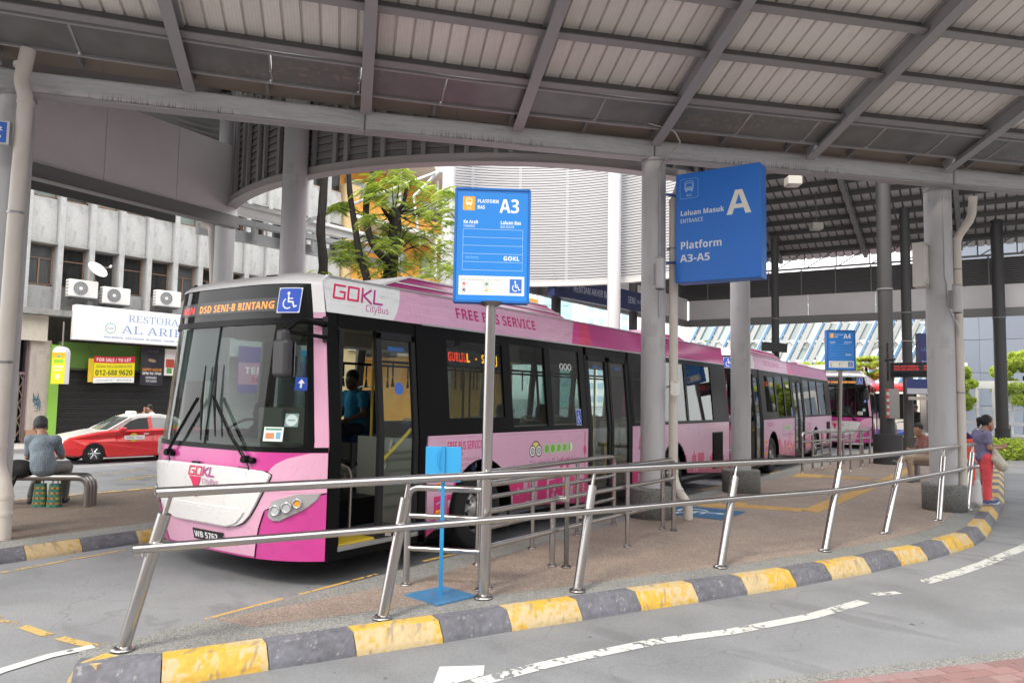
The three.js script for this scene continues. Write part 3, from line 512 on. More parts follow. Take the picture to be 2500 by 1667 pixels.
{ // canopy on the far side of the lane: fascia with the station sign
  const t = thing('far_canopy', 'grey fascia of the canopy on the far side of the bus lane', 'canopy');
  const a = lp(1270, 709, hFar), b = lp(1678, 798, hFar), c = lp(2520, 768, hFar);
  fasciaRun(t, a, b.clone(), hFar, 6.85, 4, 0.3); fasciaRun(t, b.clone().add(v3(0.08, 0, 0.05)), c, hFar, 6.75, 5, 0.32);
  // louvre band above the back fascia, clerestory truss, ribbed roof
  const d = c.clone().sub(b).setY(0), L = d.length(), dir = d.clone().normalize(), near = v3(-dir.z, 0, dir.x); if (near.z < 0) near.negate();
  const W = (s, y, o = 0) => b.clone().addScaledVector(dir, s).addScaledVector(near, o).setY(y);
  const S0 = -4, S1 = L + 6;
  for (let k = 0; k < 13; k++) M('louvre', [bar(W(S0, 6.82 + k * 0.088, -0.3), W(S1, 6.82 + k * 0.088, -0.3), 0.09, 0.05)], mat([0.12, 0.118, 0.117], 0.6), t);
  M('louvre_back', [bar(W(S0, 7.35, -0.4), W(S1, 7.35, -0.4), 0.02, 1.1)], mat([0.1, 0.1, 0.1], 0.7), t);
  for (let s = S0 + 0.6; s < S1; s += 1.45) M('post', [bar(W(s, 6.75, -0.24), W(s, 7.95, -0.24), 0.06, 0.06, v3(0, 0, 1))], mat([0.16, 0.158, 0.157], 0.55), t);
  const tr = mat([0.15, 0.15, 0.152], 0.5);
  M('truss_chord', [bar(W(S0, 8.02, -0.3), W(S1, 8.02, -0.3), 0.08, 0.08)], tr, t); M('truss_chord', [bar(W(S0, 8.72, -0.3), W(S1, 8.72, -0.3), 0.08, 0.1)], tr, t);
  for (let s = S0, i = 0; s < S1; s += 1.35, i++) { M('truss_web', [bar(W(s, 8.02, -0.3), W(s, 8.72, -0.3), 0.035, 0.035, v3(0, 0, 1))], tr, t); M('truss_web', [bar(W(s + 0.1, 8.05, -0.3), W(s + 1.2, 8.7, -0.3), 0.035, 0.045)], tr, t); }
  // roof: pans between ribs, purlins, rafters; rises towards the camera
  const R = (s, o, e = 0) => W(s, 8.9 + 0.25 * o + e, o), sheet = mat([0.42, 0.415, 0.41], 0.5);
  const g = [], ribs = []; for (let s = S0; s < S1; s += 0.34) { g.push(bar(R(s, -1.2), R(s, 13), 0.27, 0.03)); ribs.push(bar(R(s + 0.17, -1.2, 0.05), R(s + 0.17, 13, 0.05), 0.2, 0.03)); }
  M('roof_sheet', g, sheet, t).userData.kind = 'stuff'; M('roof_rib', ribs, mat([0.12, 0.118, 0.116], 0.6), t).userData.kind = 'stuff';
  for (let o = 0.1; o < 13; o += 0.95) M('purlin', [bar(R(S0, o, -0.16), R(S1, o, -0.16), 0.09, 0.2)], mat([0.075, 0.074, 0.074], 0.6), t);
  for (let s = S0 + 1.2; s < S1; s += 3.6) M('rafter', [bar(R(s, -0.4, -0.36), R(s, 13, -0.36), 0.16, 0.26)], mat([0.17, 0.17, 0.172], 0.5), t);
  // roof over the gap beside the slat wall, above the left run of fascia
  const dl = b.clone().sub(a).setY(0).normalize(), bk = v3(dl.z, 0, -dl.x); const q = [];
  for (let i = 0; i < 18; i++) q.push(bar(a.clone().addScaledVector(bk, i * 0.34).setY(8.2 + i * 0.05), b.clone().addScaledVector(bk, i * 0.34).addScaledVector(dl, 3).setY(8.2 + i * 0.05), 0.3, 0.06));
  M('roof_deck', q, mat([0.14, 0.138, 0.136], 0.7), t);
  M('louvre_panel', [bar(a.clone().addScaledVector(bk, 0.4).setY(7.5), b.clone().addScaledVector(bk, 0.4).setY(7.5), 0.06, 1.5)], mat([0.13, 0.13, 0.13], 0.7), t);
}
{ // flat deck between the island canopy and the round opening
  const t = thing('link_roof', 'dark roof deck linking the island canopy with the round louvre screen', 'roof'), pos = [], idx = [];
  M('roof_deck', patch((u, v) => { const a = lerp(165, 372, u), o = ringP(a, RR + 0.3, 8.25), s = lerp(-11.5, 13.4, u), q = CP(s, 0.3).setY(6.22); return o.lerp(q, v); }, 40, 3), mat([0.16, 0.158, 0.155], 0.7), t);
}
// hall columns at the right
const darkCol = mat([0.045, 0.045, 0.046], 0.55), blackBase = mat([0.035, 0.035, 0.037], 0.6);
function hallColumn(label, px, dep, r, h, baseW, baseH) {
  const p = D(px, 950, dep).setY(0), t = thing('column', label, 'column', [p.x, 0, p.z]);
  M('shaft', muv(cyl(r, r, h, 0, 0.1, 0, 32)), darkCol, t);
  if (baseW) M('footing', cyl(baseW, baseW, baseH, 0, 0.1, 0, 32), blackBase, t);
  M('bracket', [cyl(r + 0.02, r + 0.02, 0.05, 0, 5.3, 0, 32)], darkPaint, t);
  return t;
}
hallColumn('dark thick column with a black footing and hanging display', 2166, 22.5, 0.205, 9.6, 0.4, 0.92);
hallColumn('slim dark column with a black crossing sign at half height', 1895, 31, 0.15, 8.6);
hallColumn('dark column behind the hanging red text display', 2218, 28.2, 0.175, 9.2, 0.26, 0.6);
hallColumn('dark column behind the standing woman at right', 2446, 29.3, 0.215, 9.2, 0.26, 0.95);
// ---------------------------------------------------------------- shop building across the street
const BQ = v3(-18.9, 0, -28.3), bAz = 38 / 57.29578, bU = v3(Math.sin(bAz), 0, -Math.cos(bAz)), bN = v3(Math.cos(bAz), 0, Math.sin(bAz)), bTurn = Math.atan2(-bU.z, bU.x);
const plaster = (c, seed, dirt = 0.35) => mat([1, 1, 1], 0.85, 0, { map: tex(512, (u, v) => { const a = fbm(u, v, 4, 5, seed), d = sstep(0.55, 0.85, fbm(u * 1, v * 0.3, 14, 4, seed + 9)) * dirt * 0.55, e = sstep(0.6, 0.8, a) * dirt * 0.6, k = (1 - d) * (1 - e) * (0.92 + 0.14 * fbm(u, v, 40, 2, seed + 3)); return [c[0] * k, c[1] * k, c[2] * k]; }, 2.3) });
const wallGrey = plaster([0.36, 0.36, 0.35], 101, 0.45), panelPale = plaster([0.52, 0.52, 0.50], 131, 0.35), pierMat = plaster([0.45, 0.45, 0.445], 151, 0.4), ledgeMat = plaster([0.3, 0.295, 0.28], 171, 0.6);
const paneDark = mat([0.02, 0.022, 0.022], 0.08), paneGrey = mat([0.16, 0.17, 0.17], 0.25), paneMint = mat([0.4, 0.5, 0.46], 0.35), paneLilac = mat([0.2, 0.17, 0.2], 0.3), woodFrame = mat([0.28, 0.17, 0.11], 0.6), greyFrame = mat([0.22, 0.2, 0.18], 0.55), whiteFrame = mat([0.6, 0.6, 0.6], 0.5), orangeMat = mat([0.75, 0.22, 0.04], 0.5);
const bP = (u, y, z = 0) => BQ.clone().addScaledVector(bU, u).addScaledVector(bN, z).setY(y);
const onWall = (name, label, cat, u, y, z, group, turn = bTurn) => thing(name, label, cat, bP(u, y, z), turn, group);
{
  const t = thing('shop_building', 'old grey apartment building with thin concrete piers above shops', 'building', BQ, bTurn);
  const U0 = -9, U1 = 15.3, TOPY = 19.5;
  M('wall', muv(box(U1 - U0, TOPY - 4.9, 9, (U0 + U1) / 2, (TOPY + 4.9) / 2, -4.62)), wallGrey, t);
  M('wall', muv(box(U1 - U0, 5.3, 8, (U0 + U1) / 2, 2.3, -6.2)), plaster([0.5, 0.46, 0.4], 191, 0.3), t);
  M('ledge', muv(box(U1 - U0, 0.22, 0.75, (U0 + U1) / 2, 4.86, 0.2)), ledgeMat, t);
  const pg = muv(box(0.17, TOPY - 4.97, 0.62, 0, (TOPY + 4.97) / 2, 0.12));
  const spg = muv(toCreasedNormals(ext([[0, 0], [0.12, -0.06], [0.16, 0.02], [0.17, 0.3], [0.14, 1.2], [0.06, 1.78], [0, 1.82]], 0.98).rotateY(-Math.PI / 2).translate(0.49, 0, -0.1), 0.7));
  const sill = muv(rbox(1.0, 0.07, 0.3, 0.02, 0, 0, 0.08, 1));
  const fr = (w, h) => [box(w, 0.035, 0.07, 0, 0.018, 0), box(w, 0.03, 0.07, 0, h - 0.015, 0), box(0.03, h, 0.07, -w / 2 + 0.015, h / 2, 0), box(0.055, h, 0.07, w / 2 - 0.028, h / 2, 0), box(w, 0.035, 0.065, 0, h * 0.66, 0)];
  const frG = mg(fr(0.98, 1.56)), mull = mg([box(0.05, 1.56 * 0.64, 0.06, 0, 0.53, 0)]), paneG = box(0.9, 1.48, 0.02, 0, 0.78, -0.03), shutter = mg([box(0.44, 0.95, 0.03, 0, 0.5, 0), box(0.36, 0.87, 0.034, 0, 0.5, 0)]);
  const r = rng(21);
  for (let k = -8; k <= 13; k++) {
    const u = 0.33 + 1.165 * k, uc = u + 0.5825; if (u > U1 - 0.1) continue;
    M('pier', pg, pierMat, t).position.set(u, 0, 0);
    if (k === 13) continue;
    for (let f = 0; f < 4; f++) {
      const y = 5.95 + f * 3.45; if (y > TOPY) break;
      const w = M('window', frG, r() < 0.6 ? woodFrame : greyFrame, t); w.position.set(uc, y, -0.1);
      const kind = k === 0 && f === 0 ? 1 : (k === 0 && f === 1) || r() < 0.12 ? 2 : r() < 0.1 ? 3 : r() < 0.15 ? 1 : 0;
      M('pane', paneG, [paneDark, paneGrey, paneMint, paneLilac][kind], w);
      if (kind === 1 || r() < 0.3) M('mullion', mull, woodFrame, w);
      if (kind === 0 && r() < 0.55 && f > 0) { const q = M('casement', shutter, r() < 0.5 ? paneGrey : whiteFrame, w); q.position.set(0.42, 0, 0.22); q.rotation.y = 1.2; }
      if (k === 2 && f === 1) M('shutter', box(0.09, 0.9, 0.03, -0.05, 0.5, 0.03), orangeMat, w);
      if (y + 1.6 + 1.8 < TOPY) M('spandrel_panel', spg, panelPale, t).position.set(uc, y + 1.61, 0.06);
      M('window_hood', sill, ledgeMat, t).position.set(uc, y + 1.6, 0.1);
    }
    M('spandrel_panel', muv(box(0.99, 0.9, 0.12, 0, 0, 0)), wallGrey, t).position.set(uc, 5.45, 0);
  }
  // ground floor, left: cream band, wall, gate
  const cream = plaster([0.66, 0.6, 0.5], 211, 0.15), wallCream = plaster([0.52, 0.46, 0.4], 231, 0.3);
  M('fascia_board', muv(box(11, 0.98, 0.1, -4.2, 4.25, 0.1)), cream, t);
  M('ground_wall', muv(box(0.72, 4.2, 0.3, 1.18, 1.7, -0.2)), wallCream, t); M('ground_wall', muv(box(8, 4.2, 0.3, -5.4, 1.7, -0.2)), wallCream, t);
  M('plinth', muv(box(0.72, 0.5, 0.33, 1.18, 0.1, -0.2)), mat([0.42, 0.25, 0.17], 0.8), t);
  M('door_opening', box(2.4, 4.2, 0.05, -0.4, 1.7, -0.75), mat([0.01, 0.01, 0.011], 0.9), t);
  M('door_frame', [box(0.08, 4, 0.12, 0.78, 1.8, -0.25), box(2.2, 0.1, 0.12, -0.35, 2.5, -0.25), box(0.08, 4, 0.12, -1.4, 1.8, -0.25)], mat([0.22, 0.15, 0.16], 0.6), t);
  const gm = mat([0.34, 0.29, 0.24], 0.5, 0.4);
  for (let i = 0; i < 14; i++) M('gate_bar', box(0.035, 2.5, 0.03, -1.3 + i * 0.155, 1.2, -0.3), gm, t);
  const lat = []; for (let i = 0; i < 13; i++) for (let j = 0; j < 4; j++) { const x = -1.3 + i * 0.155, y = 0.1 + j * 0.6; lat.push(bar(v3(x, y, -0.27), v3(x + 0.155, y + 0.3, -0.27), 0.012, 0.03), bar(v3(x, y + 0.6, -0.265), v3(x + 0.155, y + 0.3, -0.265), 0.012, 0.03)); }
  const lt = M('gate_lattice', lat, gm, t); lt.userData.kind = 'stuff';
  // restaurant front: light and dark green, roller shutter slats
  const green = mat([0.1, 0.2, 0.03], 0.6), greenLight = mat([0.26, 0.52, 0.07], 0.6);
  M('green_pilaster', [box(0.32, 3.9, 0.32, 1.67, 1.7, -0.1)], greenLight, t);
  M('green_fascia', [box(7.0, 1.02, 0.3, 5.3, 3.28, -0.1)], green, t);
  M('shutter_box', box(7.0, 0.1, 0.3, 5.3, 2.74, -0.12), mat([0.05, 0.07, 0.03], 0.7), t);
  const sl = ext([[0, 0], [0.02, 0.012], [0.02, 0.075], [0, 0.085]], 7).rotateY(-Math.PI / 2).translate(3.5, 0, 0), shm = [0.03, 0.036, 0.026].map((c) => mat([c, c, c], 0.5, 0.3));
  for (let j = 0; j < 33; j++) M('shutter_slat', sl, shm[j % 3], t).position.set(5.3, -0.2 + j * 0.088, -0.2);
  // shops further right: white fascia, awnings and pale wall behind the bus
  M('fascia_board', muv(box(6.4, 1.2, 0.2, 12.1, 4.2, 0.15)), mat([0.7, 0.7, 0.68], 0.6), t);
  M('ground_wall', muv(box(6.6, 3.9, 0.2, 12.0, 1.7, -0.6)), plaster([0.6, 0.58, 0.55], 251, 0.2), t);
  for (let i = 0; i < 26; i++) M('shutter_slat', box(5.6, 0.1, 0.03, 12.0, -0.1 + i * 0.105, -0.46), mat([0.5, 0.5, 0.48], 0.6), t);
  M('pavement_step', muv(box(26, 0.25, 3.4, 3, -0.28, 1.2)), plaster([0.42, 0.4, 0.38], 261, 0.3), t);
  // graffiti on the wall
  const gt = canvas(128, 256, (g) => { g.clearRect(0, 0, 128, 256); g.strokeStyle = 'rgba(60,110,130,0.75)'; g.lineWidth = 5; const q = rng(9); g.beginPath(); g.moveTo(30, 40); for (let i = 0; i < 26; i++) g.quadraticCurveTo(20 + q() * 90, 20 + q() * 210, 20 + q() * 90, 30 + i * 7); g.stroke(); });
  M('graffiti', panel(0.45, 1.0, 1.12, 1.35, -0.046), mat([1, 1, 1], 0.8, 0, { map: gt, transparent: true }), t);
}
{ // restaurant sign
  const t = onWall('shop_sign', 'long white restaurant sign box with pale blue letters above the green front', 'shop sign', 1.98, 3.86, 0.66);
  const W = 5.4, H = 1.37; M('sign_box', rbox(W, H, 0.34, 0.02, W / 2, H / 2, 0), mat([0.82, 0.82, 0.84], 0.4), t);
  const tx = canvas(2048, 520, (g, w, h) => {
    g.fillStyle = '#fbfcfd'; g.fillRect(0, 0, w, h); const S = w / W;
    text(g, 'RESTORAN', 2.02 * S, 0.5 * S, 0.40 * S, '#8fa6cf', { font: 'serif', w: 2.55 * S }); text(g, 'AL ARIF', 1.78 * S, 1.0 * S, 0.46 * S, '#86a2d2', { font: 'serif', w: 2.6 * S });
    text(g, 'NASI BERIANI · NASI KANDAR · MI GORENG · CHICKEN · ROTI NAN', 1.1 * S, 1.24 * S, 0.1 * S, '#6f86b4', { w: 3.6 * S, weight: 'bold' });
    g.strokeStyle = '#6fc1b4'; g.lineWidth = 12; g.beginPath(); g.arc(1.35 * S, 0.83 * S, 0.2 * S, 0, 7); g.stroke(); g.strokeStyle = '#e2c58a'; g.lineWidth = 4; g.strokeRect(1.05 * S, 0.58 * S, 0.62 * S, 0.5 * S); g.fillStyle = '#fbfcfd'; g.beginPath(); g.arc(1.35 * S, 0.83 * S, 0.17 * S, 0, 7); g.fill(); text(g, 'Halal', 1.35 * S, 0.87 * S, 0.11 * S, '#4d5a5a', { align: 'center', font: 'serif' });
  });
  M('sign_face', panel(W - 0.04, H - 0.04, W / 2, H / 2, 0.173), mat([0.9, 0.9, 0.9], 0.4, 0, { map: tx }), t);
}
{ // for-sale banner, black poster, yellow light box
  const t1 = canvas(512, 330, (g, w, h) => { g.fillStyle = '#f2e21c'; g.fillRect(0, 0, w, h); g.fillStyle = '#d9263c'; g.fillRect(0, 0, w, 82); g.fillStyle = '#f4f4f0'; g.fillRect(0, 262, w, 68); g.fillStyle = '#d9263c'; g.fillRect(0, 256, w, 6); text(g, 'FOR SALE / TO LET', 26, 62, 58, '#fff', { weight: 'bold', w: 440 }); text(g, 'ADNAN BIN A.RAHIM (0199)', 30, 140, 40, '#3b3b10', { w: 450 }); text(g, '012-688 9620', 20, 235, 92, '#33330e', { weight: 'bold', w: 470 }); text(g, 'www.property.my', 40, 306, 26, '#555', { w: 200 }); text(g, 'REAL ESTATE', 300, 308, 26, '#333', { w: 180 }); });
  const b = onWall('banner', 'crooked yellow and red for-sale banner hung in front of the shutter', 'banner', 3.0, 2.2, 0.3);
  M('sheet', patch((u, v) => v3(u * 1.62, v * 1.05 + 0.06 * u + 0.05 * (2 * u - 1) ** 2 * (v - 0.3), 0.05 * Math.sin(u * 7) * (1 - v * 0.5)), 16, 6), mat([0.95, 0.95, 0.95], 0.6, 0, { map: t1 }), b);
  M('side_strip', box(0.2, 0.95, 0.02, -0.1, 0.5, -0.02), mat([0.75, 0.5, 0.02], 0.6), b);
  M('string', [rod(v3(0, 1.05, 0), v3(-0.25, 1.5, -0.1), 0.008, 6), rod(v3(1.62, 1.1, 0), v3(2.1, 1.6, -0.1), 0.008, 6)], black, b);
  const t2 = canvas(256, 430, (g, w, h) => { g.fillStyle = '#2b2830'; g.fillRect(0, 0, w, h); text(g, 'HAPPY HOUR', 20, 270, 46, '#e8912c', { weight: 'bold', w: 216 }); text(g, '3PM TO 7PM', 20, 310, 40, '#f2f2f2', { weight: 'bold', w: 216 }); text(g, 'UPSTAIRS', 60, 356, 34, '#ddd', { weight: 'bold', w: 130 }); text(g, '1ST FLOOR', 60, 394, 34, '#ddd', { weight: 'bold', w: 130 }); g.fillStyle = '#a98b72'; g.beginPath(); g.ellipse(128, 150, 44, 18, 0.2, 0, 7); g.fill(); text(g, 'THE BAR', 70, 60, 30, '#77727c', { w: 120 }); });
  const p = onWall('poster', 'black happy hour poster hanging under the restaurant sign', 'poster', 4.86, 2.15, 0.32);
  M('sheet', patch((u, v) => v3(u * 1.0, v * 1.62, 0.03 * Math.sin(u * 6 + v * 3)), 8, 6), mat([0.95, 0.95, 0.95], 0.5, 0, { map: t2 }), p);
  const p2 = onWall('poster', 'narrow white and red food poster beside the black one', 'poster', 5.9, 2.6, 0.3); M('sheet', box(0.5, 1.15, 0.02, 0.25, 0.57, 0), mat([0.9, 0.9, 0.9], 0.5, 0, { map: canvas(64, 128, (g) => { g.fillStyle = '#f0e8e4'; g.fillRect(0, 0, 64, 128); g.fillStyle = '#c04a3a'; g.fillRect(8, 50, 48, 40); g.fillStyle = '#5c9c4c'; g.fillRect(14, 92, 30, 26); }) }), p2);
  const y = onWall('light_box', 'round-topped yellow hanging light box sign on the shop wall', 'sign', 1.62, 2.12, 0.7, undefined, bTurn - 0.75);
  const side = ext([[-0.24, 0], [0.24, 0], [0.24, 1.2], ...Array.from({ length: 9 }, (_, i) => [0.24 * Math.cos((i + 1) / 10 * Math.PI), 1.2 + 0.24 * Math.sin((i + 1) / 10 * Math.PI)]), [-0.24, 1.2]], 0.42, -0.21);
  M('case', side, mat([0.72, 0.72, 0.76], 0.4), y);
  const yt = canvas(128, 360, (g, w, h) => { g.fillStyle = '#d8d51e'; g.fillRect(0, 0, w, h); g.fillStyle = '#e6b12a'; g.fillRect(0, 0, w, 60); g.fillStyle = '#2c9ab0'; g.beginPath(); g.arc(64, 52, 18, Math.PI, 0); g.fill(); g.fillStyle = 'rgba(250,250,230,.75)'; g.fillRect(14, 150, 100, 26); g.fillRect(14, 190, 90, 20); g.beginPath(); g.ellipse(60, 275, 24, 36, 0, 0, 7); g.fill(); g.fillStyle = '#8cc63a'; g.fillRect(20, 80, 88, 40); });
  M('face', patch((u, v) => v3(-0.24 + 0.48 * u, v * (v > 0.86 ? 1 : 1) * 1.2, 0.213), 1, 1), mat([0.95, 0.95, 0.95], 0.45, 0, { map: yt }), y);
  M('bracket', [rod(v3(0, 1.4, -0.05), v3(0, 2.4, -0.05), 0.03, 8)], greyFrame, y);
}
// air conditioners, satellite dish
function aircon(label, u, y, z) {
  const t = onWall('air_conditioner', label, 'air conditioner', u, y, z, 'air conditioners on the grey building');
  M('case', rbox(1.08, 0.68, 0.36, 0.03, 0.54, 0.36, 0), mat([0.78, 0.77, 0.74], 0.45), t);
  M('fan_grille', [new THREE.TorusGeometry(0.27, 0.012, 6, 28).translate(0.42, 0.36, 0.19), new THREE.TorusGeometry(0.2, 0.008, 6, 24).translate(0.42, 0.36, 0.19), new THREE.TorusGeometry(0.13, 0.008, 6, 24).translate(0.42, 0.36, 0.19), ...Array.from({ length: 12 }, (_, i) => rod(v3(0.42, 0.36, 0.19), v3(0.42 + 0.27 * Math.cos(i * 0.5236), 0.36 + 0.27 * Math.sin(i * 0.5236), 0.19), 0.005, 4))], mat([0.5, 0.5, 0.5], 0.5), t);
  M('fan_recess', new THREE.CylinderGeometry(0.265, 0.265, 0.02, 28).rotateX(Math.PI / 2).translate(0.42, 0.36, 0.178), mat([0.16, 0.16, 0.165], 0.6), t);
  M('hub', new THREE.CylinderGeometry(0.07, 0.07, 0.03, 16).rotateX(Math.PI / 2).translate(0.42, 0.36, 0.2), white, t);
  M('side_vent', Array.from({ length: 5 }, (_, i) => box(0.01, 0.07, 0.26, -0.004, 0.1 + i * 0.125, 0)), mat([0.35, 0.36, 0.38], 0.5), t);
  M('bracket', [box(1.1, 0.04, 0.4, 0.54, 0, 0), box(0.04, 0.04, 0.5, 0.2, -0.03, -0.1), box(0.04, 0.04, 0.5, 0.9, -0.03, -0.1)], mat([0.12, 0.12, 0.12], 0.6), t);
}
aircon('white air conditioner on the ledge under the grey frosted window', 1.74, 5.52, 0.55);
aircon('white air conditioner right below the satellite dish', 3.0, 5.38, 0.6);
aircon('white air conditioner half hidden by the front of the bus', 5.2, 5.52, 0.55);
{
  const t = onWall('satellite_dish', 'white satellite dish tilted on a bracket above an air conditioner', 'satellite dish', 2.72, 6.12, 0.6);
  const bowl = new THREE.LatheGeometry(Array.from({ length: 9 }, (_, i) => new THREE.Vector2(i / 8 * 0.4, (i / 8) ** 2 * 0.09)), 28).rotateX(0.85).rotateZ(-0.35).translate(0, 0.55, 0.1);
  M('bowl', bowl, mat([0.8, 0.8, 0.8], 0.4, 0, { side: THREE.DoubleSide }), t);
  M('arm', [rod(v3(0, 0.5, 0.1), v3(0.35, 0.72, 0.45), 0.012, 6), rod(v3(0, 0.5, 0.05), v3(-0.03, 0, -0.1), 0.025, 8), rod(v3(-0.03, 0.25, 0), v3(0.1, 0.0, 0.1), 0.015, 6)], greyFrame, t);
  M('receiver', [rod(v3(0.35, 0.7, 0.45), v3(0.42, 0.78, 0.42), 0.045, 10)], mat([0.6, 0.6, 0.6], 0.5), t);
}
{ // purple shop banners seen through the bus
  const t = onWall('banner', 'purple and pink shop banner seen through the bus door', 'banner', 9.4, 1.9, 0.4), p = canvas(512, 256, (g, w, h) => { g.fillStyle = '#5b3f9e'; g.fillRect(0, 0, w, h); g.fillStyle = '#d08fb2'; g.fillRect(0, 90, 300, 120); g.fillStyle = '#4aa0cc'; g.fillRect(300, 0, 212, 70); g.fillStyle = '#f0c040'; g.fillRect(210, 20, 60, 60); text(g, 'TERIMA', 30, 150, 50, '#fff', { weight: 'bold' }); text(g, '3GP DATA', 60, 200, 44, '#b8305a', { weight: 'bold' }); });
  M('sheet', box(5.6, 2.2, 0.05, 2.8, 1.1, 0), mat([0.95, 0.95, 0.95], 0.5, 0, { map: p }), t);
}
// ---------------------------------------------------------------- orange building beyond
{
  const t = thing('orange_building', 'orange and white apartment building with balconies behind the tree', 'building', bP(15.6, 0, 0.6), bTurn);
  const or = plaster([0.68, 0.31, 0.05], 271, 0.1), wh = mat([0.75, 0.73, 0.68], 0.6), W = 17;
  M('wall', muv(box(W, 15.6, 8, W / 2, 7.5, -6)), or, t);
  M('corner_pier', muv(box(0.9, 13.6, 2.2, 0.3, 6.5, -1.2)), plaster([0.6, 0.45, 0.24], 281, 0.2), t);
  for (let f = 0; f < 3; f++) { const y = 4.4 + f * 3.6; M('balcony_slab', box(W, 0.24, 2.2, W / 2 + 0.2, y, -1), wh, t); M('parapet', muv(box(W, 0.8, 0.12, W / 2 + 0.2, y + 0.52, 0.05)), or, t);
    for (let i = 0; i < 5; i++) { const w = M('window', [box(1.7, 1.5, 0.1, 0, 0, 0)], mat([0.3, 0.27, 0.25], 0.5), t); w.position.set(2 + i * 3.1, y + 1.9, -1.98); M('pane', box(0.72, 1.3, 0.04, -0.4, 0, 0.05), mat([0.42, 0.48, 0.52], 0.15), w); M('pane', box(0.72, 1.3, 0.04, 0.4, 0, 0.05), mat([0.42, 0.48, 0.52], 0.15), w); M('column', box(0.18, 3.4, 0.18, 3.5 + i * 3.1, y + 1.7, 0), wh, t); } }
  M('roof_eave', [box(W + 1, 0.25, 4, W / 2 + 0.2, 15.3, -0.6)], wh, t);
  M('roof', [bar(v3(-0.4, 16.2, -2.5), v3(W + 0.6, 16.2, -2.5), 5, 0.2)], mat([0.7, 0.68, 0.64], 0.6), t);
}
// covered walkway: white sloped roof on grey gutters, running across behind the columns
{
  const t = thing('covered_walkway', 'white roofed covered walkway sloping down behind the grey columns', 'walkway roof');
  const a = D(500, 492, 19), b = D(960, 600, 26), dn = v3(0, -1, 0), d = b.clone().sub(a).normalize(), s = v3(-d.z, 0, d.x).normalize();
  const wm = mat([0.78, 0.78, 0.77], 0.45), gm = mat([0.42, 0.43, 0.44], 0.5);
  M('roof_sheet', Array.from({ length: 9 }, (_, i) => bar(a.clone().addScaledVector(s, -i * 0.3).add(v3(0, 0.1 + i * 0.05, 0)), b.clone().addScaledVector(s, -i * 0.3).add(v3(0, 0.1 + i * 0.05, 0)), 0.3, 0.03)), wm, t);
  M('eave_board', bar(a.clone().setY(a.y + 0.05), b.clone().setY(b.y + 0.05), 0.05, 0.34), wm, t);
  M('gutter', [bar(a.clone().add(v3(0, -0.32, 0)), b.clone().add(v3(0, -0.32, 0)), 0.18, 0.16)], gm, t);
  M('edge_beam', [bar(a.clone().add(v3(0, -0.66, 0)).addScaledVector(s, -0.25), b.clone().add(v3(0, -0.66, 0)).addScaledVector(s, -0.25), 0.12, 0.3)], mat([0.5, 0.51, 0.52], 0.5), t);
  for (let i = 0; i < 7; i++) M('hanger', box(0.06, 0.5, 0.3), gm, t).position.copy(a.clone().lerp(b, (i + 0.5) / 7).add(v3(0, -0.5, 0)));
}
// ---------------------------------------------------------------- glass station, walls, towers
{
  const t = thing('glass_station', 'slanting glass station hall with blue ribs behind the bus hall', 'station');
  const Bp = (x) => D(x, 900, 58 - (x - 1700) * 0.004), Tp = (x) => D(x, 740, 64 - (x - 1700) * 0.004);
  const blue = mat([0.09, 0.19, 0.32], 0.6), gr = mat([0.28, 0.29, 0.285], 0.6), glass = [[0.26, 0.32, 0.32], [0.2, 0.26, 0.26], [0.34, 0.37, 0.36], [0.17, 0.21, 0.205]].map((c) => mat(c, 0.15));
  const r = rng(8), sl = 78, up = (x, k) => Bp(x).lerp(Tp(x + sl), k);
  for (let i = 0; i < 17; i++) {
    const x = 1655 + i * 43 - (i > 10 ? 0 : 0);
    M('rib', bar(up(x, -0.2), up(x, 1.3), 0.13, 0.2, v3(0, 0, 1)), blue, t);
    M('strut', bar(up(x + 13, -0.2), up(x + 13, 1.3), 0.28, 0.4, v3(0, 0, 1)), gr, t);
    for (let j = 0; j < 5; j++) M('pane', patch((u, v) => up(x + 4 + u * 37, -0.18 + (j + 0.04 + v * 0.92) * 0.29).add(v3(0, 0, -0.25)), 1, 1), glass[Math.floor(r() * 4)], t);
    M('cable', [bar(up(x, 0.1 + 0.5 * r()), up(x + 43, -0.1 + 0.5 * r()), 0.08, 0.1, v3(0, 0, 1)), bar(up(x, 0.5), up(x + 43, 0.32), 0.07, 0.1, v3(0, 0, 1))], gr, t);
  }
  M('eave', [bar(up(1640, 1.25), up(2420, 1.25), 0.6, 0.5, v3(0, 0, 1))], gr, t);
}
{
  const t = thing('walkway_roof', 'flat pale walkway roof on posts in front of the glass station', 'walkway roof');
  const a = D(1780, 902, 50), b = D(2330, 893, 50);
  M('slab', [bar(a, b, 3, 0.3)], mat([0.66, 0.63, 0.62], 0.5), t);
  for (let i = 0; i < 5; i++) { const p = a.clone().lerp(b, 0.1 + i * 0.2); M('post', [box(0.3, p.y + 0.3, 0.3, p.x, p.y / 2 - 0.3, p.z)], mat([0.5, 0.5, 0.5], 0.5), t); }
  const w = thing('boundary_wall', 'low cream wall behind the parked buses', 'wall'), p = D(1780, 960, 54).setY(0), q = D(2330, 960, 54).setY(0);
  M('wall_face', [bar(p.clone().setY(0.9), q.clone().setY(0.9), 0.3, 3.6)], plaster([0.62, 0.56, 0.52], 291, 0.1), w); M('coping', [bar(p.clone().setY(2.75), q.clone().setY(2.75), 0.4, 0.12)], white, w);
}
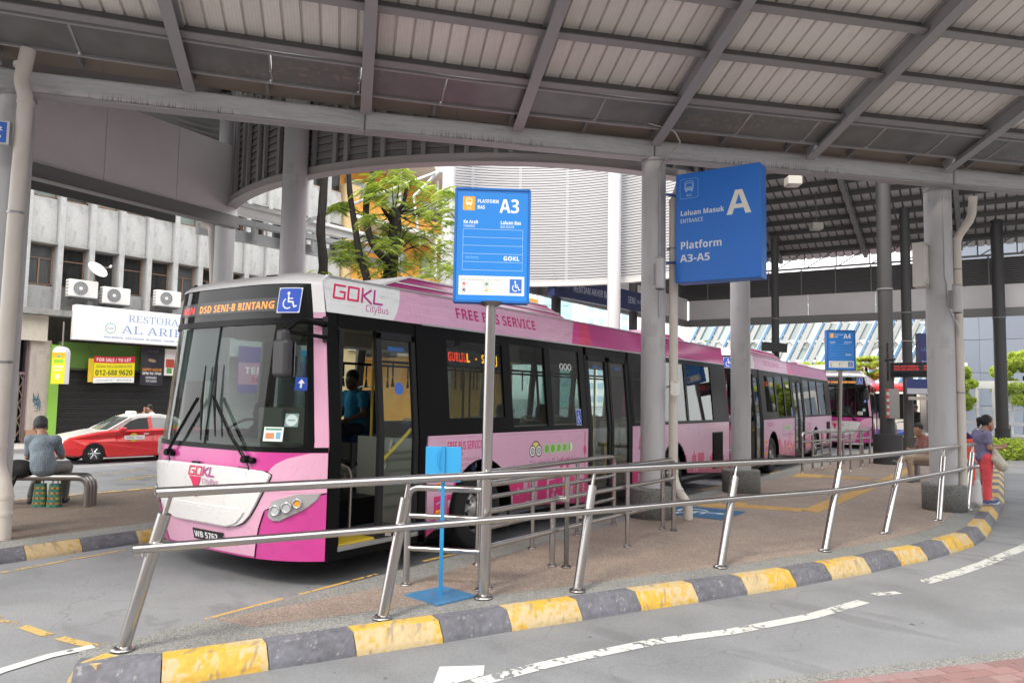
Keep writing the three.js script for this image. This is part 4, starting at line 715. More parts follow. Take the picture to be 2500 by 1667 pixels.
{
  const t = thing('clad_building', 'large blue-grey windowless building clad in panels at right', 'building');
  const a = D(2290, 990, 52).setY(0), b = D(2760, 990, 46).setY(0), m1 = mat([0.17, 0.2, 0.245], 0.6), m2 = mat([0.155, 0.185, 0.23], 0.6), n = 8, rows = 9;
  for (let j = 0; j < rows; j++) for (let i = 0; i < n; i++) M('panel', bar(a.clone().lerp(b, (i + 0.006) / n).setY(-0.3 + (j + 0.5) * 2.2), b.clone().lerp(a, 1 - (i + 0.994) / n).setY(-0.3 + (j + 0.5) * 2.2), 0.2, 2.17), (i + j) % 3 ? m1 : m2, t);
  M('core', [bar(a.clone().add(v3(0.05, 10, -1.2)), b.clone().add(v3(-0.05, 10, -1.2)), 2, 20.5)], mat([0.1, 0.12, 0.15], 0.7), t);
}
{
  const t = thing('roadside_fence', 'white horizontal rail fence in front of the blue-grey building', 'fence'), a = D(2270, 990, 38).setY(0), b = D(2560, 990, 34).setY(0), wm = mat([0.72, 0.73, 0.74], 0.4);
  for (const y of [0.55, 1.1, 2.9]) M('rail', [bar(a.clone().setY(y), b.clone().setY(y), 0.1, y > 2 ? 0.35 : 0.14)], wm, t);
  for (const y of [1.75]) M('rail', [bar(a.clone().setY(y), b.clone().setY(y), 0.05, 0.05)], wm, t);
  for (let i = 0; i < 8; i++) { const p = a.clone().lerp(b, i / 7); M('post', [box(0.1, 3.2, 0.1, p.x, 1.4, p.z)], wm, t); }
  M('parapet', [bar(a.clone().setY(0.1), b.clone().setY(0.1), 0.3, 0.8)], mat([0.4, 0.42, 0.44], 0.6), t);
}
function tower(label, px0, px1, pyTop, dep, c) {
  const a = D(px0, pyTop, dep), b = D(px1, pyTop, dep), w = b.x - a.x, h = a.y + 1, t = thing('tower_block', label, 'tower block', [(a.x + b.x) / 2, 0, -dep]);
  M('wall', box(w, h, w, 0, h / 2, -w / 2), mat(c, 0.7), t);
  const n = Math.round(w / 3.2), wm = mat([0.3, 0.42, 0.52], 0.3), g = box(1.6, 1.5, 0.2), m = Math.floor(h / 3.6);
  for (let j = Math.max(0, m - 16); j < m; j++) for (let i = 0; i < n; i++) M('window', g, wm, t).position.set(-w / 2 + (i + 0.5) * w / n, 2 + j * 3.6, 0.05);
}
tower('pale tower block seen under the dark blue sign, left of a column', 1432, 1480, 690, 210, [0.62, 0.63, 0.66]);
tower('pale tower block with bluish windows right of the column', 1508, 1545, 680, 230, [0.55, 0.58, 0.62]);
tower('greenish glass block seen under the sign at its left end', 1330, 1400, 640, 170, [0.3, 0.5, 0.48]);
// ---------------------------------------------------------------- trees
const barkMat = mat([1, 1, 1], 0.95, 0, { map: tex(256, (u, v) => { const k = 0.01 + 0.03 * fbm(u, v * 0.3, 16, 4, 33); return [k * 1.1, k * 0.95, k * 0.85]; }, 0.5) });
const leafMats = [[0.34, 0.46, 0.05], [0.46, 0.56, 0.06], [0.2, 0.3, 0.04]].map((c) => mat(c, 0.9, 0, { phys: 1, transmission: 0.35, thickness: 0, side: THREE.DoubleSide }));
function frondCrown(list, seed, per, len) {   // feathery compound leaves, a rachis with pairs of leaflets
  const r = rng(seed), pos = [], up = v3(0, 1, 0);
  const tri = (a, b, c) => pos.push(a.x, a.y, a.z, b.x, b.y, b.z, c.x, c.y, c.z);
  for (const [c, rad] of list) for (let i = 0; i < per; i++) {
    const p = c.clone().add(v3((r() - 0.5) * 2, (r() - 0.5) * 1.5, (r() - 0.5) * 2).multiplyScalar(rad)), az = r() * 6.283, L = len * (0.6 + 0.7 * r()), tilt = 0.35 - r() * 0.7;
    const d = v3(Math.cos(az), tilt, Math.sin(az)).normalize(), s = d.clone().cross(up).normalize(), n = 9;
    for (let k = 1; k <= n; k++) {
      const f = k / n, q = p.clone().addScaledVector(d, L * f).add(v3(0, -0.5 * L * f * f, 0)), pl = L * 0.42 * Math.sin(Math.PI * (0.12 + 0.8 * f)), wd = L * 0.045;
      for (const e of [-1, 1]) { const tipP = q.clone().addScaledVector(s, e * pl).addScaledVector(d, pl * 0.45).add(v3(0, -pl * 0.35, 0)), m = q.clone().lerp(tipP, 0.5); tri(q, m.clone().addScaledVector(d, wd).add(v3(0, 0.01, 0)), tipP); tri(q, tipP, m.clone().addScaledVector(d, -wd)); }
    }
  }
  const g = new THREE.BufferGeometry(); g.setAttribute('position', new THREE.Float32BufferAttribute(pos, 3)); g.computeVertexNormals(); return prep(g);
}
function limb(px, dep, r0, r1, jitter = 0) { const p = px.map((q, i) => D(q[0] * K, q[1] * K, Array.isArray(dep) ? dep[i] : dep)); const c = new THREE.CatmullRomCurve3(p).getPoints(24); return sweep(c, (f) => lerp(r0, r1, f) * (1 + 0.06 * Math.sin(f * 40)), 10); }
{
  const t = thing('feathery_tree', 'leaning tree with feathery bright green leaves behind the bus', 'tree');
  const bot = (x) => [x, 820];
  M('trunk', limb([bot(893), [895, 640], [903, 570], [908, 500], [903, 480]], 18, 0.2, 0.12), barkMat, t);
  M('limb', limb([[895, 605], [862, 570], [843, 520], [842, 460], [856, 400], [864, 350], [868, 250]], 17.9, 0.1, 0.055), barkMat, t);
  M('limb', limb([bot(850), [842, 640], [826, 590], [815, 520], [803, 440], [800, 380], [798, 260]], 17.7, 0.1, 0.05), barkMat, t);
  M('limb', limb([[905, 490], [925, 470], [932, 440], [950, 410]], 18.1, 0.06, 0.03), barkMat, t);
  M('limb', limb([[908, 520], [880, 480], [870, 450]], 18.1, 0.06, 0.03), barkMat, t);
  const r = rng(12), twigs = [], spots = [];
  const cen = [[860, 420, 30], [900, 410, 30], [945, 425, 34], [985, 440, 34], [1015, 470, 30], [880, 455, 26], [935, 470, 30], [790, 470, 12], [975, 490, 34], [1020, 520, 30], [850, 500, 18], [965, 540, 34], [1010, 570, 32], [1030, 610, 26], [960, 590, 32], [930, 540, 28], [900, 520, 20], [870, 545, 24], [800, 568, 26], [780, 590, 18], [815, 590, 24], [830, 610, 26], [870, 615, 28], [800, 560, 18], [850, 440, 26], [890, 560, 26], [920, 610, 30], [1000, 620, 30], [1035, 440, 18], [770, 475, 8], [920, 390, 22]];
  for (const [x, y, w] of cen) { const c = D(x * K, y * K, 17.2 + r() * 1.8); spots.push([c, w * K * 18 / 1850 * 0.85]); twigs.push(sweep(new THREE.CatmullRomCurve3([D(905 * K, (y > 520 ? 590 : 490) * K, 18), D((905 + x) / 2 * K, (y + 500) / 2 * K + 8, 18), c]).getPoints(6), (f) => 0.022 * (1 - 0.7 * f), 5)); }
  M('twig', twigs, barkMat, t).userData.kind = 'stuff';
  leafMats.forEach((m, i) => M('crown', frondCrown(spots, 40 + i, i === 1 ? 20 : i === 0 ? 14 : 7, 0.28), m, t));
  const t2 = thing('slim_tree', 'slim straight dark tree trunk rising beside the grey column', 'tree');
  M('trunk', limb([[741, 830], [741, 640], [742, 600], [736, 530], [741, 460], [745, 380], [744, 200]], 17, 0.115, 0.085), barkMat, t2);
  M('crown', frondCrown([[D(735 * K, 628 * K, 17), 0.12], [D(742 * K, 150 * K, 17), 1.2]], 61, 12, 0.3), leafMats[1], t2);
}
function leafBall(spots, seed, n, size) {   // small leaf faces scattered through several clumps
  const r = rng(seed), pos = []; for (const [c, R, H] of spots) for (let i = 0; i < n; i++) { const a = r() * 6.283, z = r() * 2 - 1, k = Math.cbrt(0.25 + 0.75 * r()), s = Math.sqrt(1 - z * z), p = v3(c.x + R * k * s * Math.cos(a), c.y + H * k * z, c.z + R * k * s * Math.sin(a)); const d = v3(r() - 0.5, r() - 0.5, r() - 0.5).normalize().multiplyScalar(size * (0.6 + 0.8 * r())), e = v3(r() - 0.5, r() - 0.5, r() - 0.5).cross(d).normalize().multiplyScalar(size * 0.5); for (const q of [p.clone().sub(d), p.clone().add(e), p.clone().add(d), p.clone().sub(d), p.clone().add(d), p.clone().sub(e)]) pos.push(q.x, q.y, q.z); }
  const g = new THREE.BufferGeometry(); g.setAttribute('position', new THREE.Float32BufferAttribute(pos, 3)); g.computeVertexNormals(); return prep(g);
}
function roundTree(label, px, pyTop, pyBot, wpx, dep, seed, mats = [0, 1]) {
  const top = D(px, pyTop, dep), bot = D(px, pyBot, dep), R = wpx / 2 * dep / 1850, H = top.y - bot.y, t = thing('street_tree', label, 'tree', [0, 0, 0]), r = rng(seed), sp = [];
  M('trunk', sweep([v3(top.x, -0.3, top.z), v3(top.x + 0.05, bot.y + 0.3, top.z), v3(top.x, bot.y + H * 0.6, top.z)], (f) => 0.14 - 0.07 * f, 8), barkMat, t);
  for (let i = 0; i < 26; i++) { const f = r(), w = R * (0.75 + 0.5 * r()) * (0.35 + 0.65 * Math.sin(Math.PI * (0.15 + 0.75 * f))), a = r() * 6.283; sp.push([v3(top.x + Math.cos(a) * w * 0.6, bot.y + H * (0.12 + 0.8 * f), top.z + Math.sin(a) * w * 0.6), R * (0.2 + 0.2 * r()), H * (0.05 + 0.06 * r())]); }
  mats.forEach((m, i) => M('crown', leafBall(sp, seed + i, 150, 0.085), leafMats[m], t));
}
roundTree('bright green young tree just right of the right column', 2345, 895, 1010, 78, 36, 71);
roundTree('bright green young tree at the right edge behind the dark column', 2500, 850, 1020, 150, 35, 72);
roundTree('small green tree behind the platform sign under the walkway roof', 2055, 895, 955, 90, 48, 73);
roundTree('green tree behind the dark thick column by the glass station', 2115, 868, 935, 85, 47, 74);
roundTree('round distant tree above the bus roofs left of the glass station', 1735, 826, 900, 70, 90, 75, [2, 0]);
roundTree('green tree behind the middle of the second bus', 1980, 880, 990, 120, 50, 76);
{
  const t = thing('hedge', 'clipped green hedge at the right edge behind the woman', 'hedge'), c = D(2480, 1075, 27), sp = [];
  for (let i = 0; i < 9; i++) sp.push([v3(c.x - 0.7 + i * 0.45, 0.35, c.z - 0.1 * i), 0.4, 0.42]);
  M('foliage', leafBall(sp, 91, 300, 0.07), leafMats[0], t); M('foliage', leafBall(sp, 92, 240, 0.07), leafMats[1], t); M('stem', sp.map(([p]) => rod(p.clone().setY(-0.3), p.clone().setY(0.3), 0.03, 5)), barkMat, t);
}

// row of buildings on the other side of the front road, mirrored by the bus glass and the steel rails
function streetRow(label, a, b, h, c, seed) {
  const t = thing('street_building', label, 'building'), L = a.distanceTo(b), d = b.clone().sub(a).normalize(), n = v3(-d.z, 0, d.x), r = rng(seed), P = (u, y, o) => a.clone().addScaledVector(d, u).addScaledVector(n, o).setY(y);
  M('wall', [muv(bar(P(0, h / 2, 3), P(L, h / 2, 3), 6, h + 0.6))], plaster(c, seed, 0.3), t);
  const fr = [], pn = []; for (let y = 1.2; y < h - 1.5; y += 3.3) for (let u = 1.5; u < L - 1.5; u += 2.6) { pn.push(bar(P(u, y + 0.8, -0.02), P(u + 1.7, y + 0.8, -0.02), 0.08, 1.6)); fr.push(bar(P(u - 0.1, y - 0.05, -0.08), P(u + 1.8, y - 0.05, -0.08), 0.2, 0.12)); }
  M('window', pn, paneDark, t).userData.kind = 'stuff'; M('sill', fr, ledgeMat, t).userData.kind = 'stuff';
}
streetRow('dull brown shop row across the front road, behind the camera', v3(48, 0, 27), v3(-45, 0, 27), 15, [0.2, 0.165, 0.155], 311);
streetRow('grey shop row far to the right beyond the front road', v3(50, 0, -40), v3(50, 0, 26), 14, [0.17, 0.165, 0.17], 321);
// ---------------------------------------------------------------- pink city bus
const pinkLight = [0.74, 0.40, 0.57], magenta = [0.58, 0.05, 0.3], magentaDeep = [0.44, 0.03, 0.21];
const cssPink = '#dfaecb', cssMag = '#d8338f', cssRose = '#e22f7d', cssDeep = '#b3246f';
const dustTex = tex(512, (u, v) => { const a = fbm(u, v, 5, 5, 37), b = sstep(0.58, 0.8, fbm(u, v * 0.3, 26, 4, 47)), k = 1 - 0.05 * a - 0.07 * b; return [k, k * 0.99, k * 0.975]; }, 1);
const paint = (c, r = 0.3, o = {}) => mat(c, r, 0, { phys: 1, clearcoat: 0.6, clearcoatRoughness: 0.12, map: dustTex, ...o });
function grime(g, w, h, seed, foot = 1) { const r = rng(seed); for (let i = 0; i < 260; i++) { const x = r() * w, l = h * (0.1 + 0.5 * r()), y = r() * (h - l); g.fillStyle = `rgba(90,70,70,${0.015 + 0.035 * r()})`; g.fillRect(x, y, 1 + r() * 5, l); } for (let i = 0; i < 160; i++) { g.fillStyle = `rgba(70,55,55,${0.02 + 0.05 * r()})`; g.beginPath(); g.ellipse(r() * w, r() * h, 4 + r() * 40, 2 + r() * 10, 0, 0, 7); g.fill(); } if (foot) { const q = g.createLinearGradient(0, h * 0.55, 0, h); q.addColorStop(0, 'rgba(80,65,60,0)'); q.addColorStop(1, 'rgba(80,65,60,0.42)'); g.fillStyle = q; g.fillRect(0, h * 0.55, w, h * 0.45); } }
const pPink = paint(pinkLight), pMag = paint(magenta), pDeep = paint(magentaDeep), pWhite = paint([0.78, 0.78, 0.79]), pSilver = mat([0.55, 0.56, 0.57], 0.3, 0.6);
const glassSide = mat([0.4, 0.47, 0.45], 0.02, 0, { phys: 1, transmission: 1, thickness: 0, ior: 1.45 }), glassFront = mat([0.55, 0.64, 0.62], 0.02, 0, { phys: 1, transmission: 1, thickness: 0, ior: 1.45 }), glassClear = mat([0.85, 0.9, 0.88], 0.02, 0, { phys: 1, transmission: 1, thickness: 0, ior: 1.45 }), glassScreen = mat([0.34, 0.41, 0.4], 0.02, 0, { phys: 1, transmission: 1, thickness: 0, ior: 1.45 }), glassDark = mat([0.008, 0.009, 0.01], 0.06, 0, { phys: 1, specularIntensity: 0.55 });
const busBlack = mat([0.0045, 0.0045, 0.005], 0.35, 0, { phys: 1, specularIntensity: 0.3 }), busGrey = mat([0.022, 0.022, 0.024], 0.45, 0, { phys: 1, specularIntensity: 0.35 }), intPale = mat([0.34, 0.3, 0.26], 0.6), intCeil = mat([0.6, 0.55, 0.48], 0.6), seatBlue = mat([0.03, 0.06, 0.16], 0.7), seatTan = mat([0.4, 0.33, 0.27], 0.6), floorMat = mat([0.1, 0.11, 0.13], 0.55), yellowMat = mat([0.72, 0.5, 0.03], 0.45), amber = mat([0.8, 0.32, 0.02], 0.25), lampGlass = mat([0.75, 0.76, 0.78], 0.08, 0.9);
const led = (txts, w, h, cells = 7) => {   // dot-matrix display: [text, colour, x]; lit dots glow
  const low = document.createElement('canvas'); low.width = w; low.height = h; const q = low.getContext('2d'); q.fillStyle = '#000'; q.fillRect(0, 0, w, h);
  txts.forEach(([s, c, x, y, size, wd]) => text(q, s, x, y, size, c, { weight: 'bold', w: wd })); const d = q.getImageData(0, 0, w, h).data;
  return canvas(w * 6, h * 6, (g) => { g.fillStyle = '#0b0b0c'; g.fillRect(0, 0, w * 6, h * 6); for (let y = 0; y < h; y++) for (let x = 0; x < w; x++) { const i = (y * w + x) * 4, k = Math.max(d[i], d[i + 1]); if (k > 90) { g.fillStyle = `rgb(${Math.min(255, d[i] * 1.3)},${d[i + 1]},${d[i + 2]})`; g.fillRect(x * 6 + 0.5, y * 6 + 0.5, 5, 5); } } });
};
const ledMat = (t, k = 0.9) => mat([0.02, 0.02, 0.02], 0.25, 0, { emissive: new THREE.Color(1, 1, 1), emissiveMap: t, emissiveIntensity: k });
function goklLogo(g, x, y, h, lw = 0.17, c0 = '#e0245e', c1 = '#b01f86') {
  g.save(); g.translate(x, y); g.transform(1, 0, -0.28, 1, 0, 0); g.scale(h, h); g.lineWidth = lw; g.lineJoin = 'round'; const gr = g.createLinearGradient(0, 0, 4.2, 0); gr.addColorStop(0, c0); gr.addColorStop(0.5, c0); gr.addColorStop(0.62, c1); gr.addColorStop(1, c1); g.strokeStyle = gr;
  const L = (p) => { g.beginPath(); p.forEach((q, i) => (i ? g.lineTo(...q) : g.moveTo(...q))); g.stroke(); };
  L([[0.95, -0.9], [0.1, -0.9], [0.1, 0], [0.92, 0], [0.92, -0.46], [0.5, -0.46]]); L([[1.2, -0.9], [2.0, -0.9], [2.0, 0], [1.2, 0], [1.2, -0.97]]); L([[2.32, -1.0], [2.32, 0.08]]); L([[3.05, -0.95], [2.42, -0.45], [3.15, 0.08]]); L([[3.32, -1.0], [3.32, 0], [4.1, 0]]); g.restore();
}
const BW = 1.375, bHw = (y) => (y < 1.44 ? BW : y < 2.73 ? BW - 0.12 * (y - 1.44) / 1.29 : BW - 0.12 - 0.07 * Math.min(1.2, (y - 2.73) / 0.37));
const bFX = (z, y) => { const q = Math.min(1, Math.abs(z) / bHw(y)), b = y < 1.15 ? 0.49 - 0.12 * ((1.15 - y) / 0.85) ** 2 : 0.49 - 0.18 * (y - 1.15) / 1.65; return -b * (1 - q ** 4) + (y > 3.02 ? 0.3 * ((y - 3.02) / 0.16) ** 2 : 0); };
// piece of the front skin between two edge functions, standing off by o, with its rim closed back to the skin
function skin(y0, y1, zl, zr, o = 0, nz = 20, ny = 10, rim = 0) {
  const P = (u, v, oo) => { const y = lerp(y0, y1, v), z = lerp(zl(y), zr(y), u); return v3(bFX(z, y) - oo, y, z); };
  const g = [patch((u, v) => P(u, v, o), nz, ny)];
  if (rim) { g.push(patch((u, v) => P(u, 0, lerp(o - rim, o, v)), nz, 1), patch((u, v) => P(u, 1, lerp(o, o - rim, v)), nz, 1), patch((u, v) => P(0, v, lerp(o - rim, o, u)), 1, ny), patch((u, v) => P(1, v, lerp(o, o - rim, u)), 1, ny)); }
  return mg(g);
}
const poly1 = (pts) => (y) => { if (y <= pts[0][0]) return pts[0][1]; for (let i = 1; i < pts.length; i++) if (y <= pts[i][0]) return lerp(pts[i - 1][1], pts[i][1], (y - pts[i - 1][0]) / (pts[i][0] - pts[i - 1][0])); return pts[pts.length - 1][1]; };
const arch = (cx, r) => { const l = []; for (let i = 0; i <= 14; i++) { const a = Math.PI - i / 14 * Math.PI; l.push([cx + Math.cos(a) * r, Math.max(0.3, 0.47 + Math.sin(a) * r)]); } return l; };
const tilt = (g) => g.translate(0, -1.44, -BW).rotateX(-Math.atan(0.12 / 1.29)).translate(0, 1.44, BW);   // upper body leans in
const ringRect = (x0, x1, y0, y1) => [[x0, y0], [x1, y0], [x1, y1], [x0, y1]];
const flip = (g) => { const q = prep(g.clone()), p = q.attributes.position, n = q.attributes.normal; for (let i = 0; i < p.count; i++) { p.setZ(i, -p.getZ(i)); n.setZ(i, -n.getZ(i)); } for (const a of [p, n, q.attributes.uv]) for (let i = 0; i < a.count; i += 3) for (let k = 0; k < a.itemSize; k++) { const t = a.array[(i + 1) * a.itemSize + k]; a.array[(i + 1) * a.itemSize + k] = a.array[(i + 2) * a.itemSize + k]; a.array[(i + 2) * a.itemSize + k] = t; } return q; };
function uvXY(g, x0, x1, y0, y1) { const q = prep(g), p = q.attributes.position, u = q.attributes.uv; for (let i = 0; i < p.count; i++) u.setXY(i, (p.getX(i) - x0) / (x1 - x0), (p.getY(i) - y0) / (y1 - y0)); return q; }
const wheelTyre = new THREE.LatheGeometry([[0.27, -0.12], [0.3, -0.145], [0.44, -0.145], [0.475, -0.11], [0.48, 0], [0.475, 0.11], [0.44, 0.145], [0.3, 0.145], [0.27, 0.12]].map((p) => new THREE.Vector2(...p)), 40).rotateX(Math.PI / 2);
const wheelRim = mg([new THREE.LatheGeometry([[0.0, 0.11], [0.09, 0.11], [0.11, 0.06], [0.15, 0.05], [0.2, 0.1], [0.235, 0.02], [0.275, 0.1], [0.29, 0.13], [0.28, 0.14], [0.27, -0.12]].map((p) => new THREE.Vector2(...p)), 40).rotateX(Math.PI / 2), ...Array.from({ length: 10 }, (_, i) => new THREE.CylinderGeometry(0.016, 0.016, 0.05, 6).rotateX(Math.PI / 2).translate(0.12 * Math.cos(i * 0.628), 0.12 * Math.sin(i * 0.628), 0.07))]);
const wheelHole = mg(Array.from({ length: 8 }, (_, i) => new THREE.CylinderGeometry(0.03, 0.03, 0.02, 12).rotateX(Math.PI / 2).translate(0.2 * Math.cos(i * 0.785 + 0.2), 0.2 * Math.sin(i * 0.785 + 0.2), 0.096)));
function liverySide(x0, x1, full) {
  const W = 2048, y0 = 0.3, y1 = 1.44, S = W / (x1 - x0), H = Math.round(S * (y1 - y0)), X = (x) => (x - x0) * S, Y = (y) => (y1 - y) * S;
  return canvas(W, H, (g) => {
    g.fillStyle = cssPink; g.fillRect(0, 0, W, H); const r = rng(full ? 14 : 33);
    // skyline: rows of blocks with spires, and darker skirt
    g.fillStyle = cssRose; let x = x0 + (full ? 0.12 : 0); while (x < x1) { const w = 0.08 + r() * 0.3, h = (full ? 0.5 : 0.45) + r() * 0.35 * (x < 2 && full ? 1.2 : 1); g.fillRect(X(x), Y(h + 0.06), w * S + 1, H); if (r() < 0.3) { g.beginPath(); g.moveTo(X(x + w * 0.3), Y(h)); g.lineTo(X(x + w * 0.5), Y(h + 0.2)); g.lineTo(X(x + w * 0.7), Y(h)); g.fill(); } x += w * (0.9 + r() * 0.5); }
    g.fillRect(0, Y(0.48), W, H); if (!full) { g.fillStyle = '#c32a78'; g.fillRect(0, Y(0.42), W, H); }
    g.fillStyle = cssPink; for (let i = 0; i < 26; i++) { const a = x0 + r() * (x1 - x0); g.fillRect(X(a), Y(0.5 + r() * 0.2), (0.02 + r() * 0.06) * S, (0.05 + 0.1 * r()) * S); }
    g.strokeStyle = 'rgba(150,60,110,.45)'; g.lineWidth = 2; for (const q of [1.41, 0.62]) { g.beginPath(); g.moveTo(0, Y(q)); g.lineTo(W, Y(q)); g.stroke(); } for (let q = x0 + 0.9; q < x1; q += 1.15) { g.beginPath(); g.moveTo(X(q), Y(1.41)); g.lineTo(X(q), H); g.stroke(); }
    if (!full) { goklLogo(g, X(7.1), Y(1.05), 0.2 * S); grime(g, W, H, 5); return; }
    text(g, 'FREE BUS SERVICE', X(1.84), Y(1.26), 0.14 * S, '#c4165f', { w: 0.7 * S, weight: 'bold' }); text(g, 'Brought to you by:', X(1.84), Y(1.19), 0.06 * S, '#8f5a76', { w: 0.32 * S });
    ['PUTRAJAYA', 'PENGANGKUTAN AWAM DARAT', 'LAND PUBLIC TRANSPORT', 'COMMISSION'].forEach((s, i) => text(g, s, X(2.05), Y(1.12 - i * 0.065), 0.05 * S, '#9a6f86', { w: 0.44 * S }));
    // owl-faced badge and rating dots
    const cx = X(3.78), cy = Y(1.19), R = 0.085 * S; g.lineWidth = 0.016 * S; g.strokeStyle = '#26262a'; g.fillStyle = '#f1df7c'; g.beginPath(); g.arc(cx, cy + R * 0.1, R * 1.35, Math.PI * 1.05, Math.PI * 1.95); g.fill(); g.stroke();
    for (const e of [-1, 1]) { g.fillStyle = '#fff'; g.beginPath(); g.arc(cx + e * R * 0.95, cy + R * 0.3, R * 0.88, 0, 7); g.fill(); g.stroke(); g.beginPath(); g.arc(cx + e * R * 0.95, cy + R * 0.3, R * 0.42, 0, 7); g.stroke(); g.fillStyle = '#7a3030'; g.beginPath(); g.arc(cx + e * R * 0.95, cy + R * 0.3, R * 0.14, 0, 7); g.fill(); }
    for (let i = 0; i < 5; i++) { const a = X(4.07 + i * 0.165), b = Y(1.18); g.fillStyle = '#e9f3df'; g.beginPath(); g.arc(a, b, 0.075 * S, 0, 7); g.fill(); g.fillStyle = '#79c143'; g.beginPath(); if (i < 4) g.arc(a, b, 0.06 * S, 0, 7); else g.arc(a, b, 0.06 * S, Math.PI / 2, Math.PI * 1.5); g.fill(); g.lineWidth = 3; g.strokeStyle = '#79c143'; g.beginPath(); g.arc(a, b, 0.072 * S, 0, 7); g.stroke(); }
    text(g, 'Top rated in KL by TripAdvisor', X(3.62), Y(0.95), 0.12 * S, '#8b4f70', { w: 1.4 * S, slant: 0.15, font: 'serif' });
    g.fillStyle = cssRose; const kx = X(5.18); g.fillRect(kx - 0.012 * S, Y(1.39), 0.024 * S, 0.9 * S); g.beginPath(); g.ellipse(kx, Y(1.12), 0.045 * S, 0.07 * S, 0, 0, 7); g.fill(); g.fillRect(X(4.45), Y(1.02), 0.07 * S, 0.6 * S); g.fillRect(X(4.62), Y(1.02), 0.07 * S, 0.6 * S); grime(g, W, H, 6);
  });
}
function makeBus() {
  const t = thing('city_bus', 'nearest pink city bus with an open front door and a white bonnet panel', 'bus');
  // --- lower sides
  const panelA = ext([[1.5, 0.3], ...arch(2.55, 0.66), [5.3, 0.3], [5.3, 1.44], [1.5, 1.44]], 0.035, BW - 0.035, 0.004), panelB = ext([[6.85, 0.3], ...arch(8.72, 0.64), [11.86, 0.3], [11.86, 1.44], [6.85, 1.44]], 0.035, BW - 0.035, 0.004);
  M('side_panel', uvXY(panelA, 1.5, 5.3, 0.3, 1.44), paint([1, 1, 1], 0.3, { map: liverySide(1.5, 5.3, true) }), t);
  M('side_panel', uvXY(panelB, 6.85, 11.86, 0.3, 1.44), paint([1, 1, 1], 0.3, { map: liverySide(6.85, 11.86, false) }), t);
  M('side_panel', flip(ext([[0.02, 0.3], ...arch(2.55, 0.66), ...arch(8.72, 0.64), [11.86, 0.3], [11.86, 1.44], [0.02, 1.44]], 0.035, BW - 0.035)), pPink, t, 'plain pink street side panel');
  for (const x of [2.55, 8.72]) { const l = []; for (let i = 0; i <= 20; i++) { const a = Math.PI * (1 - i / 20); l.push(v3(x + Math.cos(a) * 0.65, 0.47 + Math.sin(a) * 0.65, BW - 0.02)); } M('wheel_arch_trim', sweep(l, 0.022, 8), busBlack, t); M('wheel_housing', new THREE.CylinderGeometry(0.64, 0.64, 0.6, 28, 1, true, Math.PI / 2, Math.PI).rotateX(Math.PI / 2).translate(x, 0.47, BW - 0.34), busBlack, t); }
  M('service_grille', [box(0.62, 0.78, 0.03, 11.1, 0.84, BW + 0.0), ...Array.from({ length: 14 }, (_, i) => box(0.018, 0.74, 0.05, 10.83 + i * 0.041, 0.84, BW))], busBlack, t);
  for (const [x, y] of [[1.72, 0.86], [1.72, 0.55], [4.6, 0.6], [7.3, 0.55]]) M('side_lamp', rbox(0.13, 0.06, 0.03, 0.01, x, y, BW + 0.008), amber, t);
  // --- window bands, both sides
  const y0 = 1.44, y1 = 2.735, wins = [[1.9, 3.06, 1.64, 2.6], [3.24, 4.12, 1.5, 2.64], [4.27, 5.12, 1.5, 2.64]], winsB = [[7.0, 8.05, 1.5, 2.64], [8.15, 9.4, 1.5, 2.64], [9.5, 10.9, 1.5, 2.64]];
  const band = (xa, xb, w) => tilt(ext(ringRect(xa, xb, y0, y1), 0.05, BW - 0.05, 0, w.map((q) => ringRect(...q))));
  M('window_band', band(1.45, 5.3, wins), busBlack, t); M('window_band', band(6.85, 11.86, winsB), busBlack, t);
  const winG = (q, z = -0.018) => tilt(box(q[1] - q[0] + 0.02, q[3] - q[2] + 0.02, 0.008, (q[0] + q[1]) / 2, (q[2] + q[3]) / 2, BW + z));
  for (const q of [...wins, ...winsB]) M('window', winG(q), glassSide, t);
  for (const q of [wins[1], wins[2], winsB[0], winsB[1]]) M('window_frame', [tilt(box(0.035, q[3] - q[2], 0.02, q[1] - 0.14, (q[2] + q[3]) / 2, BW - 0.06)), tilt(box(q[1] - q[0], 0.02, 0.02, (q[0] + q[1]) / 2, q[2] + 0.02, BW - 0.03))], seatTan, t);
  const winsL = [[0.25, 1.15, 1.35, 2.6], [1.4, 2.85, 1.5, 2.62], [3.0, 4.45, 1.5, 2.62], [4.6, 6.05, 1.5, 2.62], [6.2, 7.65, 1.5, 2.62], [7.8, 9.3, 1.5, 2.62], [9.45, 10.9, 1.5, 2.62]];
  M('window_band', flip(tilt(ext(ringRect(0.1, 11.86, 1.3, y1), 0.05, BW - 0.05, 0, winsL.map((q) => ringRect(...q))))), intPale, t);
  for (const q of winsL) M('window', flip(winG(q, -0.012)), glassClear, t);
  // --- cove panels and roof
  const cove = (xa, xb, s = 1) => patch((u, v) => { const y = lerp(2.735, 3.115, v); return v3(lerp(xa, xb, u), y, s * (bHw(y) - 0.02 * Math.sin(v * 1.57) * v)); }, Math.max(1, Math.round((xb - xa) * 2)), 6);
  const coveTex = canvas(2048, 160, (g, w, h) => {
    const S = w / 5.6; g.fillStyle = cssPink; g.fillRect(0, 0, w, h); g.fillStyle = '#eceff0'; g.beginPath(); g.moveTo(0, 0); g.lineTo(1.16 * S, 0); g.quadraticCurveTo(1.12 * S, h * 0.6, 0.97 * S, h); g.lineTo(0, h); g.fill();
    g.fillStyle = cssMag; g.beginPath(); g.moveTo(5.15 * S, 0); g.lineTo(w, 0); g.lineTo(w, h); g.lineTo(4.94 * S, h); g.fill(); g.fillStyle = '#e0356c'; g.beginPath(); g.moveTo(5.37 * S, 0); g.lineTo(w, 0); g.lineTo(w, h); g.lineTo(5.2 * S, h); g.fill();
